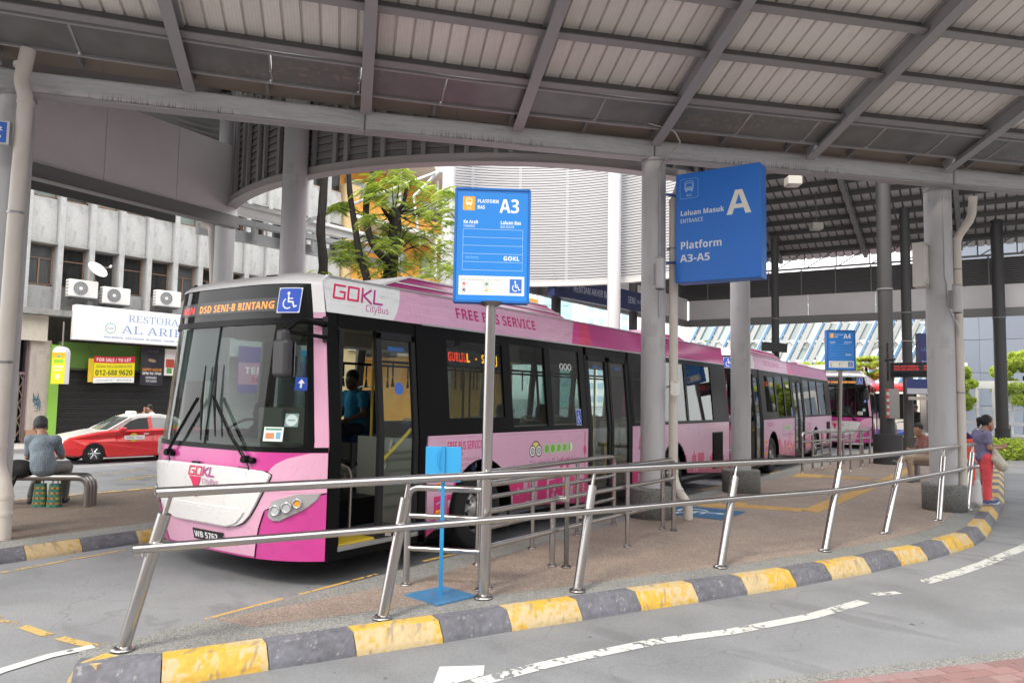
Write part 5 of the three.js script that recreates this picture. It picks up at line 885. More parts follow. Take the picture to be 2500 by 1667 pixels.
    goklLogo(g, 0.1 * S, 0.25 * S, 0.18 * S, 0.15); text(g, 'CityBus', 0.55 * S, 0.365 * S, 0.12 * S, '#b02a82', { slant: 0.2, w: 0.36 * S });
    text(g, 'FREE BUS SERVICE', 2.12 * S, 0.275 * S, 0.215 * S, '#c0136a', { w: 1.86 * S, weight: 'bold' }); grime(g, w, h, 8, 0); g.strokeStyle = 'rgba(255,255,255,.35)'; g.lineWidth = 2; for (const y of [20, 66, 112]) { g.beginPath(); g.moveTo(0, y); g.lineTo(w, y); g.stroke(); }
  });
  M('cove_panel', cove(0.02, 5.6), paint([1, 1, 1], 0.3, { map: coveTex }), t); M('cove_panel', cove(5.6, 11.9), paint([0.56, 0.03, 0.26], 0.28), t, 'deep magenta rear cove panel'); M('cove_panel', flip(cove(0.02, 11.9)), pPink, t);
  M('roof', patch((u, v) => { const s = lerp(1, -1, v), hw = bHw(3.115) - 0.02; return v3(lerp(0.1, 11.9, u), 3.115 + 0.07 * (1 - s ** 4), s * hw); }, 10, 16), pWhite, t);
  M('drip_rail', [box(11.8, 0.018, 0.03, 5.98, 3.12, bHw(3.1) - 0.02), box(10.4, 0.02, 0.02, 6.65, 2.735, BW - 0.11)], pSilver, t);
  const pod = (x0, x1, xa, xb, yt, zb, zt) => { const v = [[x0, 3.12, zb], [x1, 3.12, zb], [x1, 3.12, -zb], [x0, 3.12, -zb], [xa, yt, zt], [xb, yt, zt], [xb, yt, -zt], [xa, yt, -zt]], f = [[0, 1, 5, 4], [2, 3, 7, 6], [1, 2, 6, 5], [3, 0, 4, 7], [4, 5, 6, 7]], pos = []; for (const q of f) for (const k of [0, 1, 2, 0, 2, 3]) pos.push(...v[q[k]]); const g = new THREE.BufferGeometry(); g.setAttribute('position', new THREE.Float32BufferAttribute(pos, 3)); return prep(g); };
  M('roof_pod', pod(0.95, 5.2, 1.62, 4.8, 3.335, 1.06, 0.88), pDeep, t);
  M('roof_pod_grille', Array.from({ length: 11 }, (_, i) => { const f = (i + 0.5) / 11; return bar(v3(lerp(0.97, 1.6, f), lerp(3.14, 3.34, f), lerp(1.02, 0.88, f)), v3(lerp(0.97, 1.6, f), lerp(3.14, 3.34, f), -lerp(1.02, 0.88, f)), 0.03, 0.02); }), pWhite, t);
  M('roof_pod_trim', [bar(v3(1.6, 3.34, 0.88), v3(4.8, 3.34, 0.88), 0.035, 0.02), bar(v3(1.3, 3.23, 0.975), v3(5.0, 3.23, 0.975), 0.03, 0.016), bar(v3(0.95, 3.14, 1.07), v3(1.62, 3.34, 0.88), 0.03, 0.02)], pWhite, t);
  M('roof_pod', pod(8.2, 10.6, 8.5, 10.3, 3.28, 0.95, 0.8), pDeep, t);
  // --- front: lower mask, bonnet, lamps
  const full = (s) => (y) => s * bHw(y);
  M('front_mask', skin(0.27, 1.34, full(-1), full(1), 0, 44, 14), pMag, t);
  const pinkR = poly1([[0.27, 0.74], [0.58, 0.84], [0.77, 0.92], [0.93, 1.375], [1.3, 1.375]]), innerC = poly1([[1.13, 0.95], [1.2, 1.0], [1.26, 1.09], [1.32, 1.27]]), innerR = (y) => (y < 1.1 ? 0.9 : innerC(y));
  M('front_panel', [skin(0.29, 0.93, (y) => -pinkR(y), (y) => pinkR(y), 0.006, 36, 10, 0.006)], pPink, t, 'pale pink lower front panel');
  for (const s of [-1, 1]) M('front_corner', s > 0 ? skin(0.932, 1.32, (y) => Math.max(0.0, innerR(y)), full(1), 0.006, 14, 14, 0.006) : skin(0.932, 1.32, full(-1), (y) => -innerR(y), 0.006, 14, 14, 0.006), pPink, t, 'pale pink front corner panel');
  const bonR = poly1([[0.56, 0.42], [0.58, 0.56], [0.62, 0.67], [0.7, 0.76], [0.8, 0.83], [1.02, 0.95], [1.1, 0.985], [1.125, 0.97], [1.145, 0.9], [1.165, 0.6]]);
  M('bonnet', [skin(0.56, 1.165, (y) => -bonR(y), bonR, 0.035, 40, 26, 0.03)], pWhite, t);
  M('bonnet_lip', [skin(0.745, 0.757, () => -0.66, () => 0.68, 0.042, 24, 1, 0.008), skin(0.575, 0.735, (y) => -bonR(y) + 0.07, (y) => bonR(y) - 0.07, 0.05, 30, 8, 0.016)], pWhite, t);
  M('bonnet_catch', rod(v3(bFX(-0.2, 1.17) - 0.02, 1.172, -0.12), v3(bFX(0.1, 1.17) - 0.02, 1.172, 0.0), 0.014, 8), busBlack, t);
  M('bonnet_seam', [sweep(Array.from({ length: 41 }, (_, i) => { const f = i / 40 * 2 - 1, y = 0.56 + 0.605 * Math.abs(f), z = f < 0 ? -bonR(y) - 0.008 : bonR(y) + 0.008; return v3(bFX(z, y) - 0.008, y, z); }), 0.006, 6)], busBlack, t);
  const logoT = canvas(512, 300, (g, w, h) => { g.clearRect(0, 0, w, h); goklLogo(g, 30, 84, 80, 0.16); g.fillStyle = '#d9285f'; g.beginPath(); g.moveTo(40, 100); g.lineTo(200, 100); g.quadraticCurveTo(160, 160, 140, 280); g.lineTo(122, 280); g.quadraticCurveTo(100, 150, 40, 100); g.fill(); text(g, 'CityBus', 206, 152, 60, '#a83a86', { slant: 0.2, w: 200 }); });
  M('logo', patch((u, v) => { const z = lerp(-0.2, 0.5, u), y = lerp(0.8, 1.15, v); return v3(bFX(z, y) - 0.044, y, z); }, 20, 10), mat([1, 1, 1], 0.35, 0, { map: logoT, transparent: true }), t);
  M('bumper_seam', [-1, 1].map((s) => sweep(Array.from({ length: 16 }, (_, i) => { const y = lerp(0.28, 0.93, i / 15), z = s * pinkR(y); return v3(bFX(z, y) - 0.005, y, z); }), 0.006, 6)), busBlack, t);
  for (const s of [-1, 1]) {
    const hb = poly1([[0.67, 1.0], [0.7, 0.95], [0.86, 1.0], [0.92, 1.2]]), ht = poly1([[0.67, 1.06], [0.71, 1.14], [0.78, 1.25], [0.86, 1.32], [0.92, 1.345]]);
    const h = M('headlight', s > 0 ? skin(0.665, 0.925, hb, ht, 0.02, 14, 10, 0.02) : skin(0.665, 0.925, (y) => -ht(y), (y) => -hb(y), 0.02, 14, 10, 0.02), pSilver, t);
    for (const [z, y, r, m] of [[1.03, 0.765, 0.037, lampGlass], [1.125, 0.795, 0.037, lampGlass], [1.205, 0.835, 0.032, amber]]) { const p = v3(bFX(s * z, y) - 0.02, y, s * z), q = v3(-0.86, 0.05, s * 0.5).normalize(); M('lamp', [rod(p.clone().addScaledVector(q, -0.03), p.clone().addScaledVector(q, 0.02), r, 20)], m, h); M('bezel', [new THREE.TorusGeometry(r + 0.008, 0.012, 8, 24).applyQuaternion(new THREE.Quaternion().setFromUnitVectors(v3(0, 0, 1), q)).translate(p.x + q.x * 0.02, p.y + q.y * 0.02, p.z + q.z * 0.02)], mat([0.45, 0.45, 0.46], 0.25, 0.7), h); }
  }
  M('number_plate', skin(0.375, 0.485, () => -0.18, () => 0.34, 0.02, 8, 2, 0.01), mat([1, 1, 1], 0.4, 0, { map: canvas(256, 64, (g) => { g.fillStyle = '#1a1a1e'; g.fillRect(0, 0, 256, 64); text(g, 'WB 5762', 10, 52, 52, '#eee', { weight: 'bold', w: 200 }); }) }), t);
  // --- windscreen, header with destination display, white cap
  const wl = (y) => -bHw(y) + 0.09, wr = (y) => bHw(y) - 0.09;
  M('windscreen', skin(1.37, 2.64, (y) => -bHw(y) + 0.02, wr, -0.012, 40, 16), glassScreen, t);
  M('windscreen_frame', [skin(1.325, 1.375, full(-1), full(1), 0.004, 40, 1, 0.01), skin(2.6, 2.665, full(-1), full(1), 0.006, 40, 1, 0.014), skin(1.33, 3.03, (y) => bHw(y) - 0.13, (y) => bHw(y) - 0.085, 0.003, 2, 16, 0.01), skin(1.33, 2.7, (y) => -bHw(y), (y) => -bHw(y) + 0.035, 0.003, 2, 12, 0.01), skin(1.37, 2.62, () => -0.012, () => 0.006, 0.0, 1, 12, 0.008)], busBlack, t);
  M('front_pillar', skin(1.33, 2.72, (y) => bHw(y) - 0.088, full(1), 0.002, 3, 16, 0.01), pPink, t, 'pale pink windscreen pillar by the door'); M('front_pillar', skin(2.722, 3.05, (y) => bHw(y) - 0.088, full(1), 0.002, 3, 16, 0.01), pWhite, t, 'white top of the windscreen pillar');
  M('header_glass', skin(2.665, 3.025, full(-1), (y) => bHw(y) - 0.1, 0.0, 40, 5), glassDark, t);
  const dest = led([['WIN', '#ff2a20', 3, 13, 13, 26], ['DSD SENI-B BINTANG', '#ffae20', 36, 13, 13, 101]], 140, 16);
  M('destination_display', patch((u, v) => { const z = lerp(-0.88, 0.84, u), y = lerp(2.735, 2.875, v); return v3(bFX(z, y) - 0.006, y, z); }, 24, 2), ledMat(dest), t);
  const wc = canvas(256, 256, (g) => { g.fillStyle = '#e9eef5'; g.fillRect(0, 0, 256, 256); g.fillStyle = '#2353c4'; g.beginPath(); g.roundRect(8, 8, 240, 240, 22); g.fill(); wheelchair(g, 24, 22, 210, '#eef2f6'); });
  M('access_sticker', patch((u, v) => { const z = lerp(0.83, 1.06, u), y = lerp(2.715, 2.975, v); return v3(bFX(z, y) - 0.008, y, z); }, 6, 4), mat([1, 1, 1], 0.35, 0, { map: wc }), t);
  const capY = (z) => 3.115 + 0.075 * (1 - Math.min(1, Math.abs(z) / 1.185) ** 4);
  M('front_cap', [patch((u, v) => { const z = lerp(-1, 1, u) * 1.19, y = lerp(3.02, capY(z), v); return v3(bFX(z, y) - 0.012 * (1 - Math.abs(z / 1.19) ** 8), y, z); }, 44, 8), patch((u, v) => { const z = lerp(-1, 1, u) * 1.19, y = capY(z), q = v3(bFX(z, y) - 0.012 * (1 - Math.abs(z / 1.19) ** 8), y, z); return q.lerp(v3(0.9, 3.118 + 0.07 * (1 - (z / 1.185) ** 4), z * 0.985), v); }, 44, 4)], pWhite, t);
  for (const z of [-0.95, 0.55]) M('marker_lamp', [rod(v3(bFX(z, 3.13) - 0.01, 3.125, z - 0.07), v3(bFX(z + 0.14, 3.13) - 0.01, 3.125, z + 0.07), 0.022, 8)], busGrey, t);
  // --- mirrors and wipers
  const mirror = (s, z) => { const m = new THREE.Group(); m.name = 'mirror'; t.add(m); M('arm', [pipe([[-0.02, 2.6, s * 1.28], [-0.3, 2.63, s * 1.22], [-0.46, 2.5, s * z]], 0.028, 0.08, 10), rod(v3(-0.02, 2.47, s * 1.29), v3(-0.42, 2.5, s * (z + 0.02)), 0.02, 8), box(0.05, 0.26, 0.08, 0.0, 2.55, s * 1.29)], busBlack, m); M('housing', [rbox(0.11, 0.37, 0.21, 0.045, -0.46, 2.24, s * z, 3), rbox(0.1, 0.14, 0.13, 0.04, -0.46, 2.45, s * z, 3)], mat([0.035, 0.035, 0.04], 0.5), m); M('glass', box(0.006, 0.33, 0.19, -0.392, 2.23, s * z), chrome, m); };
  mirror(1, 1.2);
  { const m = new THREE.Group(); m.name = 'mirror'; t.add(m); M('arm', [pipe([[0.3, 2.5, -1.28], [0.24, 2.5, -1.4], [0.2, 2.2, -1.42]], 0.022, 0.06, 10)], busBlack, m); M('housing', rbox(0.13, 0.42, 0.22, 0.05, 0.2, 2.0, -1.4, 3), mat([0.1, 0.1, 0.108], 0.5), m); }
  const wiper = (pts, blade) => { const S = (q, o) => v3(bFX(q[0], q[1]) - o, q[1], q[0]), w = new THREE.Group(); w.name = 'wiper'; t.add(w); M('arm', [sweep(pts.map((q) => S(q, 0.05)), 0.01, 8), sweep(pts.map((q) => S([q[0] + 0.035, q[1]], 0.05)), 0.007, 8), rod(S(pts[0], 0.0), S(pts[0], 0.07), 0.036, 12), rod(S([pts[0][0] - 0.07, pts[0][1] - 0.01], 0.01), S([pts[0][0] + 0.1, pts[0][1] - 0.01], 0.03), 0.03, 8), sweep([S(pts[0], 0.03), S([pts[0][0] + 0.05, 1.16], 0.03), S([pts[0][0] + 0.02, 1.1], 0.03)], 0.006, 6)], busBlack, w); M('blade', [sweep(blade.map((q) => S(q, 0.03)), (f) => 0.007 + 0.009 * Math.sin(f * 3.14), 8)], rubber, w); };
  wiper([[0.72, 1.25], [0.5, 1.45], [0.28, 1.68], [0.1, 1.86]], [[0.22, 1.45], [0.12, 1.8], [0.08, 2.2]]); wiper([[-0.6, 1.25], [-0.45, 1.45], [-0.28, 1.68], [-0.16, 1.84]], [[-0.02, 1.4], [-0.1, 1.8], [-0.12, 2.18]]);
  // stickers inside the screen
  const stk = (z, y, w, h, tex) => M('sticker', patch((u, v) => { const Z = z + (u - 0.5) * w, Y = y + (v - 0.5) * h; return v3(bFX(Z, Y) + 0.004, Y, Z); }, 2, 2), mat([1, 1, 1], 0.5, 0, { map: tex }), t);
  stk(1.14, 2.0, 0.1, 0.13, canvas(64, 64, (g) => { g.fillStyle = '#2a56b8'; g.fillRect(0, 0, 64, 64); g.fillStyle = '#fff'; g.fillRect(27, 22, 10, 30); g.beginPath(); g.moveTo(32, 8); g.lineTo(50, 30); g.lineTo(14, 30); g.fill(); })); stk(0.95, 1.5, 0.19, 0.14, canvas(128, 96, (g) => { g.fillStyle = '#dde6df'; g.fillRect(0, 0, 128, 96); g.fillStyle = '#58917f'; g.fillRect(10, 8, 108, 14); g.fillStyle = '#c98a62'; g.fillRect(14, 40, 60, 40); g.fillStyle = '#7aa6c4'; g.fillRect(84, 34, 30, 46); })); stk(1.1, 1.64, 0.11, 0.13, canvas(64, 64, (g) => { g.fillStyle = '#6f8a88'; g.fillRect(0, 0, 64, 64); g.fillStyle = '#b9c9c8'; g.beginPath(); g.arc(32, 32, 28, 0, 7); g.fill(); g.fillStyle = '#7d9a98'; g.fillRect(14, 28, 36, 8); }));
  // --- front door: open doorway, closed rear leaf
  const up = (x0, x1, ya, yb, d = 0.07, zo = 0) => tilt(box(x1 - x0, yb - ya, d, (x0 + x1) / 2, (ya + yb) / 2, BW - d / 2 + zo));
  M('door_frame', [up(0.02, 0.17, 1.44, 2.735), box(0.15, 1.16, 0.08, 0.095, 0.86, BW - 0.04), up(0.16, 1.46, 2.6, 2.735), up(1.34, 1.46, 1.44, 2.735, 0.08, 0.012), box(0.12, 1.2, 0.08, 1.4, 0.84, BW - 0.03), box(1.44, 0.08, 0.1, 0.74, 0.3, BW - 0.04)], busBlack, t);
  const leaf = (x0, x1, n) => { const d = M('door', [up(x0, x0 + 0.075, 1.44, 2.59, 0.05), box(0.075, 1.0, 0.05, x0 + 0.037, 0.94, BW - 0.025), up(x1 - 0.06, x1, 1.44, 2.59, 0.05), box(0.06, 1.0, 0.05, x1 - 0.03, 0.94, BW - 0.025), up(x0, x1, 2.52, 2.6, 0.05), box(x1 - x0, 0.1, 0.05, (x0 + x1) / 2, 0.44, BW - 0.025)], busGrey, t); M('pane', [tilt(box(x1 - x0 - 0.12, 1.1, 0.008, (x0 + x1) / 2, 1.98, BW - 0.025)), box(x1 - x0 - 0.12, 0.96, 0.008, (x0 + x1) / 2, 0.96, BW - 0.025)], glassClear, d); if (n) M('sticker', tilt(panel(0.26, 0.05, (x0 + x1) / 2, 2.42, BW - 0.015)), mat([0.03, 0.1, 0.3], 0.4), d); return d; };
  const rl = leaf(0.71, 1.33, 1); M('sticker', tilt(new THREE.CircleGeometry(0.07, 20).translate(1.05, 1.98, BW - 0.012)), mat([0.05, 0.15, 0.55], 0.4), rl); M('grab_rail', [rod(v3(0.8, 1.16, BW - 0.09), v3(1.3, 1.52, BW - 0.09), 0.022, 10)], yellowMat, rl);
  M('door', [box(0.06, 2.15, 0.5, 0.2, 1.5, BW - 0.33)], busGrey, t, 'folded front leaf of the open door');
  M('door_step', [box(0.56, 0.03, 0.4, 0.44, 0.385, BW - 0.24)], yellowMat, t, 'worn yellow step edge'); M('step_trim', [box(1.2, 0.05, 0.04, 0.76, 0.36, BW - 0.01)], mat([0.4, 0.4, 0.4], 0.4, 0.5), t);
  M('hand_rail', [pipe([[0.24, 0.4, 1.05], [0.24, 1.25, 1.05], [0.62, 1.1, 1.05], [0.62, 0.4, 1.05]], 0.018, 0.09, 10)], steel, t);
  // rear door
  leaf(5.36, 6.06, 1); leaf(6.1, 6.8, 1); M('door_frame', [up(5.28, 5.37, 1.44, 2.735), box(0.08, 1.14, 0.06, 5.32, 0.87, BW - 0.03), up(6.79, 6.88, 1.44, 2.735), box(0.08, 1.14, 0.06, 6.83, 0.87, BW - 0.03), up(5.3, 6.87, 2.6, 2.735), box(1.56, 0.1, 0.06, 6.08, 0.33, BW - 0.03)], busBlack, t);
  M('grab_rail', [rod(v3(6.12, 0.6, BW - 0.12), v3(6.12, 1.2, BW - 0.12), 0.04, 10)], yellowMat, t);
  M('access_sticker', tilt(panel(0.15, 0.24, 5.02, 1.62, BW - 0.006)), mat([1, 1, 1], 0.4, 0, { map: wc }), t);
  M('side_display', tilt(panel(1.1, 0.2, 2.48, 2.39, BW - 0.03)), ledMat(led([['GURLIL', '#ff3a1c', 2, 12, 13, 34], ['L', '#ffb020', 36, 12, 13, 8], ['-', '#ff9a20', 54, 12, 13, 4], ['SMT J', '#ffb020', 66, 12, 13, 34]], 104, 16), 5), t); M('display_hood', tilt(box(1.16, 0.32, 0.1, 2.48, 2.46, BW - 0.1)), busBlack, t);
  for (const x of [4.6, 4.72, 4.84]) M('emblem', [tilt(new THREE.TorusGeometry(0.045, 0.008, 6, 18).translate(x, 2.38, BW - 0.01))], white, t);
  // --- rear, underside, wheels
  M('rear_panel', [patch((u, v) => { const y = lerp(0.3, 3.115, v); return v3(11.87 + 0.03 * Math.sin(v * 3.14), y, lerp(1, -1, u) * bHw(y)); }, 4, 10)], pMag, t); M('rear_window', [box(0.02, 0.9, 2.0, 11.92, 2.1, 0)], glassDark, t); for (const s of [-1, 1]) M('tail_lamp', rbox(0.04, 0.5, 0.12, 0.02, 11.91, 1.0, s * 1.2), mat([0.5, 0.02, 0.02], 0.25), t);
  M('underbody', [box(11.2, 0.1, 2.55, 6.1, 0.3, 0), box(11.0, 0.5, 1.2, 6.2, 0.45, 0)], busBlack, t);
  for (const x of [2.55, 8.72]) for (const s of [1, -1]) { const w = new THREE.Group(); w.name = 'wheel'; w.position.set(x, 0.485, s * (BW - 0.19)); if (s < 0) w.rotation.y = Math.PI; t.add(w); M('tyre', wheelTyre, rubber, w); M('rim', wheelRim, mat([0.46, 0.46, 0.46], 0.35, 0.7), w); M('rim_hole', wheelHole, rubber, w); }
  M('mudflap', [box(0.02, 0.42, 0.3, 3.22, 0.35, BW - 0.2)], rubber, t);
  // --- inside
  M('floor', [box(11.6, 0.05, 2.6, 6.0, 0.36, 0)], floorMat, t); M('ceiling', [box(11.3, 0.04, 2.3, 6.2, 2.76, 0)], intCeil, t); M('ceiling_duct', [box(11, 0.18, 0.5, 6.2, 2.66, -0.95), box(9.9, 0.12, 0.35, 6.8, 2.68, 1.0)], intCeil, t);
  M('inner_lining', [box(11.4, 1.0, 0.04, 6.1, 0.9, -1.3), box(3.7, 0.28, 0.03, 3.4, 1.28, 1.3), box(4.9, 0.28, 0.03, 9.35, 1.28, 1.3), box(1.9, 0.8, 0.03, 4.3, 0.8, 1.3)], intPale, t);
  M('dashboard', [rbox(0.55, 0.75, 1.5, 0.08, 0.05, 1.02, -0.55), rbox(0.4, 0.25, 2.1, 0.06, -0.12, 1.28, -0.1)], mat([0.3, 0.29, 0.25], 0.6), t);
  M('ticket_machine', [rbox(0.35, 0.5, 0.42, 0.03, 0.25, 1.5, 0.35)], mat([0.36, 0.36, 0.3], 0.55), t);
  M('steering_wheel', [new THREE.TorusGeometry(0.22, 0.018, 8, 28).rotateY(Math.PI / 2).rotateZ(-0.9).translate(0.4, 1.45, -0.65), rod(v3(0.2, 1.2, -0.65), v3(0.4, 1.45, -0.65), 0.03, 8)], busBlack, t);
  M('partition', box(0.05, 1.0, 1.0, 1.5, 0.9, 0.75), mat([0.36, 0.34, 0.29], 0.6), t); M('wheel_box', rbox(1.2, 0.5, 0.9, 0.04, 2.5, 0.62, -0.85), mat([0.32, 0.31, 0.28], 0.6), t); M('driver_screen', box(0.02, 0.9, 0.95, 1.45, 1.95, -0.8), glassFront, t);
  M('sun_blind', patch((u, v) => { const z = lerp(-1.2, -0.05, u), y = lerp(2.02, 2.6, v); return v3(bFX(z, y) + 0.06, y, z); }, 12, 3), mat([0.2, 0.27, 0.27], 0.5), t);
  const seat = (x, z, s, m) => { const q = new THREE.Group(); q.name = 'seat'; t.add(q); q.position.set(x, 0.4, z); M('cushion', rbox(0.42, 0.12, 0.42, 0.05, 0, 0.42, 0), m, q); M('backrest', rbox(0.1, 0.62, 0.42, 0.04, 0.22 * s, 0.78, 0), m, q); M('frame', [rod(v3(0, 0, 0), v3(0, 0.4, 0), 0.04, 8), pipe([[0.26 * s, 0.6, -0.2], [0.26 * s, 1.14, -0.2], [0.26 * s, 1.14, 0.2], [0.26 * s, 0.6, 0.2]], 0.014, 0.06, 8)], steelDull, q); };
  seat(0.95, -0.68, 1, busGrey); seat(2.4, -0.8, 1, seatBlue); t.children[t.children.length - 1].position.y = 0.88;
  for (const [x, z] of [[2.4, 0.98], [3.6, -1.0], [3.6, -0.55], [4.4, -1.0], [4.4, -0.55], [4.0, 0.98], [4.85, 0.98], [5.2, -1.0], [5.2, -0.55], [7.4, 1.0], [7.4, 0.55], [8.2, 1.0], [8.2, 0.55], [7.0, -1.0], [7.9, -1.0], [9.4, 1.0], [9.4, -1.0]]) seat(x, z, 1, x > 5 ? seatTan : seatBlue);
  for (const [x, z] of [[1.6, 0.35], [3.1, 0.6], [5.25, 0.65], [6.9, 0.6], [4.4, -0.3]]) M('pole', rod(v3(x, 0.4, z), v3(x, 2.7, z), 0.018, 10), yellowMat, t);
  for (const s of [-0.45, 0.45]) { M('ceiling_rail', rod(v3(1.6, 2.32, s), v3(9.5, 2.32, s), 0.018, 10), busGrey, t); for (let x = 1.85; x < 5.2; x += 0.42) M('strap', [rod(v3(x, 2.32, s), v3(x, 2.14, s), 0.012, 6), new THREE.TorusGeometry(0.07, 0.012, 6, 3).rotateZ(Math.PI / 2).rotateY(0.6).translate(x, 2.05, s)], busBlack, t); }
  return t;
}
const busAt = (x, z, az) => [v3(x, 0, z), Math.atan2(Math.cos(az / 57.29578), Math.sin(az / 57.29578))];
const bus1 = makeBus();
{
  // group origin: middle of the front, on the road; door side faces the island
  const C0 = v3(-1.797, 0, -7.55), n = v3(0.821, 0, 0.57).normalize(); bus1.position.copy(C0).addScaledVector(n, -BW); bus1.rotation.y = Math.atan2(0.821, 0.57);
  const place = (cx, cz, az, label) => { const a = az / 57.29578, s = v3(Math.sin(a), 0, -Math.cos(a)), q = v3(Math.cos(a), 0, Math.sin(a)); return clone(bus1, label, v3(cx, 0, cz).addScaledVector(q, -BW), Math.atan2(-s.z, s.x)); };
  place(5.75, -18.35, 31.8, 'second pink city bus queueing behind the nearest one beyond the pale column');
  place(15.2, -32, 27.5, 'farthest pink city bus showing its front and amber display behind the others');
}
const busW = (x, y, z) => bus1.localToWorld(v3(x, y, z)); bus1.updateMatrixWorld(true);
{ // white bus with red roof and blue stripes
  const c = D(2170, 990, 42).setY(-0.1), t = thing('town_bus', 'white bus with a red roof and blue skirt parked behind the dark columns', 'bus', c, 1.2);
  M('body', [rbox(10, 2.3, 2.5, 0.12, 2.5, 1.5, 0)], mat([0.72, 0.68, 0.6], 0.35), t); M('roof', [rbox(9.9, 0.5, 2.4, 0.2, 2.5, 2.85, 0)], mat([0.6, 0.04, 0.05], 0.35), t); M('skirt', [rbox(10.04, 0.4, 2.54, 0.04, 2.5, 0.5, 0)], mat([0.03, 0.08, 0.5], 0.35), t); M('stripe', [box(10.06, 0.08, 2.56, 2.5, 0.33, 0)], yellowMat, t);
  for (let i = 0; i < 5; i++) M('window', box(1.5, 0.95, 0.04, -1.3 + i * 1.7, 2.0, 1.25), glassDark, t); M('windscreen', [rbox(0.06, 1.3, 2.2, 0.02, -2.5, 1.9, 0)], glassDark, t); M('door', [box(0.9, 1.9, 0.05, -1.9, 1.3, 1.25)], glassDark, t);
  for (const x of [-1, 5]) { const w = new THREE.Group(); w.name = 'wheel'; w.position.set(x, 0.48, 1.12); t.add(w); M('tyre', wheelTyre, rubber, w); M('rim', wheelRim, pSilver, w); }
}
// ---------------------------------------------------------------- steel railing along the front kerb
const c1 = (x, y) => [x * 0.38265, 1067 + y * 0.38265], c2 = (x, y) => [800 + x * 0.38265, 1067 + y * 0.38265];
{
  const t = thing('railing', 'curved stainless steel railing with leaning posts along the front kerb', 'railing');
  const base = [[298, 1587], [933, 1510], [1410, 1443], [1760, 1385], [2015, 1345], [2163, 1303], [2293, 1272], [2362, 1245]].map((p) => G(...p));
  const top = [c1(1015, 385), c2(522, 270), c2(1703, 210), c3(522, 340), c3(1190, 310), c3(1580, 275), c3(1845, 243), c3(2030, 222)].map((p) => G(p[0], p[1], 1.22));
  top[0] = base[0].clone().add(v3(0.27, 1.06, -0.02)); top[1] = top[1].setY(1.22);
  const lowPt = [];
  base.forEach((b, i) => {
    const d = top[i].clone().sub(b), p = M('post', [rod(b, b.clone().addScaledVector(d, 0.86), 0.044, 20)], steel, t);
    M('stub', [rod(b.clone().addScaledVector(d, 0.86), top[i], 0.017, 10), rod(b.clone().addScaledVector(d, 0.855), b.clone().addScaledVector(d, 0.862), 0.0445, 20)], steel, p);
    M('base_plate', [new THREE.LatheGeometry([[0, 0.03], [0.05, 0.03], [0.075, 0.012], [0.078, 0], [0, 0]].map((q) => new THREE.Vector2(...q)), 24).translate(b.x, b.y + 0.001, b.z)], steel, p);
    const l = b.clone().addScaledVector(d, 0.655), side = v3(-d.z, 0, d.x).normalize(); lowPt.push(l);
    M('bracket', [rod(l.clone().add(v3(-0.09, -0.02, 0.05)), l.clone().add(v3(0.02, -0.05, 0)), 0.009, 8), box(0.05, 0.035, 0.02, l.x - 0.09, l.y - 0.05, l.z + 0.04)], steel, p);
  });
  const t0 = top[0].clone().add(top[0].clone().sub(top[1]).normalize().multiplyScalar(0.1)), tEnd = top[7].clone().add(top[7].clone().sub(top[6]).normalize().multiplyScalar(0.12));
  const cv = new THREE.CatmullRomCurve3([t0, ...top, tEnd], false, 'centripetal');
  M('top_rail', sweep(cv.getPoints(90), 0.036, 18), steel, t);
  const lf = lowPt.map((p) => p.clone().add(v3(0.02, 0, 0.06))); const l0 = lf[0].clone().add(lf[0].clone().sub(lf[1]).normalize().multiplyScalar(0.13)), lEnd = lf[7].clone().add(v3(0.1, 0, -0.06));
  M('lower_rail', sweep(new THREE.CatmullRomCurve3([l0, ...lf, lEnd], false, 'centripetal').getPoints(90), 0.031, 16), steel, t);
}
// ---------------------------------------------------------------- queue rails on the island
function foot(p) { return new THREE.LatheGeometry([[0, 0.03], [0.03, 0.028], [0.05, 0.01], [0.052, 0], [0, 0]].map((q) => new THREE.Vector2(...q)), 18).translate(p.x, p.y, p.z); }
function queue(label, px, h, ends, mids) {
  const t = thing('queue_rail', label, 'queue rail', [0, 0, 0], 0, 'stainless steel queue rails on the island'), P = px.map((q) => (q.isVector3 ? q : G(...q))), up = (p, y) => p.clone().setY(0.15 + y), n = P.length - 1;
  const a = P[0], b = P[n];
  M('top_rail', pipe([up(a, ends[0] ? 0.02 : h), ...(ends[0] ? [up(a, h)] : []), up(b, h), ...(ends[1] ? [up(b, 0.02)] : [])], 0.031, 0.12, 14), steel, t);
  P.forEach((p, i) => { if ((i === 0 && ends[0]) || (i === n && ends[1])) { M('foot', foot(p), steel, t); return; } M('post', [rod(p.clone().setY(0.16), up(p, h - 0.02), 0.026, 14)], steel, t); M('foot', foot(p), steel, t); });
  for (const m of mids) M('mid_rail', rod(up(a, m), up(b, m), 0.025, 12), steel, t);
  return t;
}
queue('queue rail nearest the bus, running from its front wheel to its rear door', [c2(955, 815), c2(1303, 712), c2(1590, 625), c2(1825, 558)], 0.95, [1, 1], [0.68, 0.36]);
queue('queue rail between the sign pole and the column with the entrance sign', [G(1190, 1437), c2(1522, 832), c2(1912, 700), c2(2208, 597)], 0.95, [0, 1], [0.7, 0.38]);
queue('short queue rail crossing from the leaning post to the sign pole', [c2(498, 945), G(1172, 1441)], 0.9, [1, 0], [0.64, 0.34]);
queue('short doubled rail just before the third leaning post', [c2(1432, 822), c2(1522, 832)], 0.7, [1, 0], []);
queue('short doubled rail at the end beside the drainpipe', [c2(2138, 588), c2(2208, 597)], 0.92, [1, 0], []);
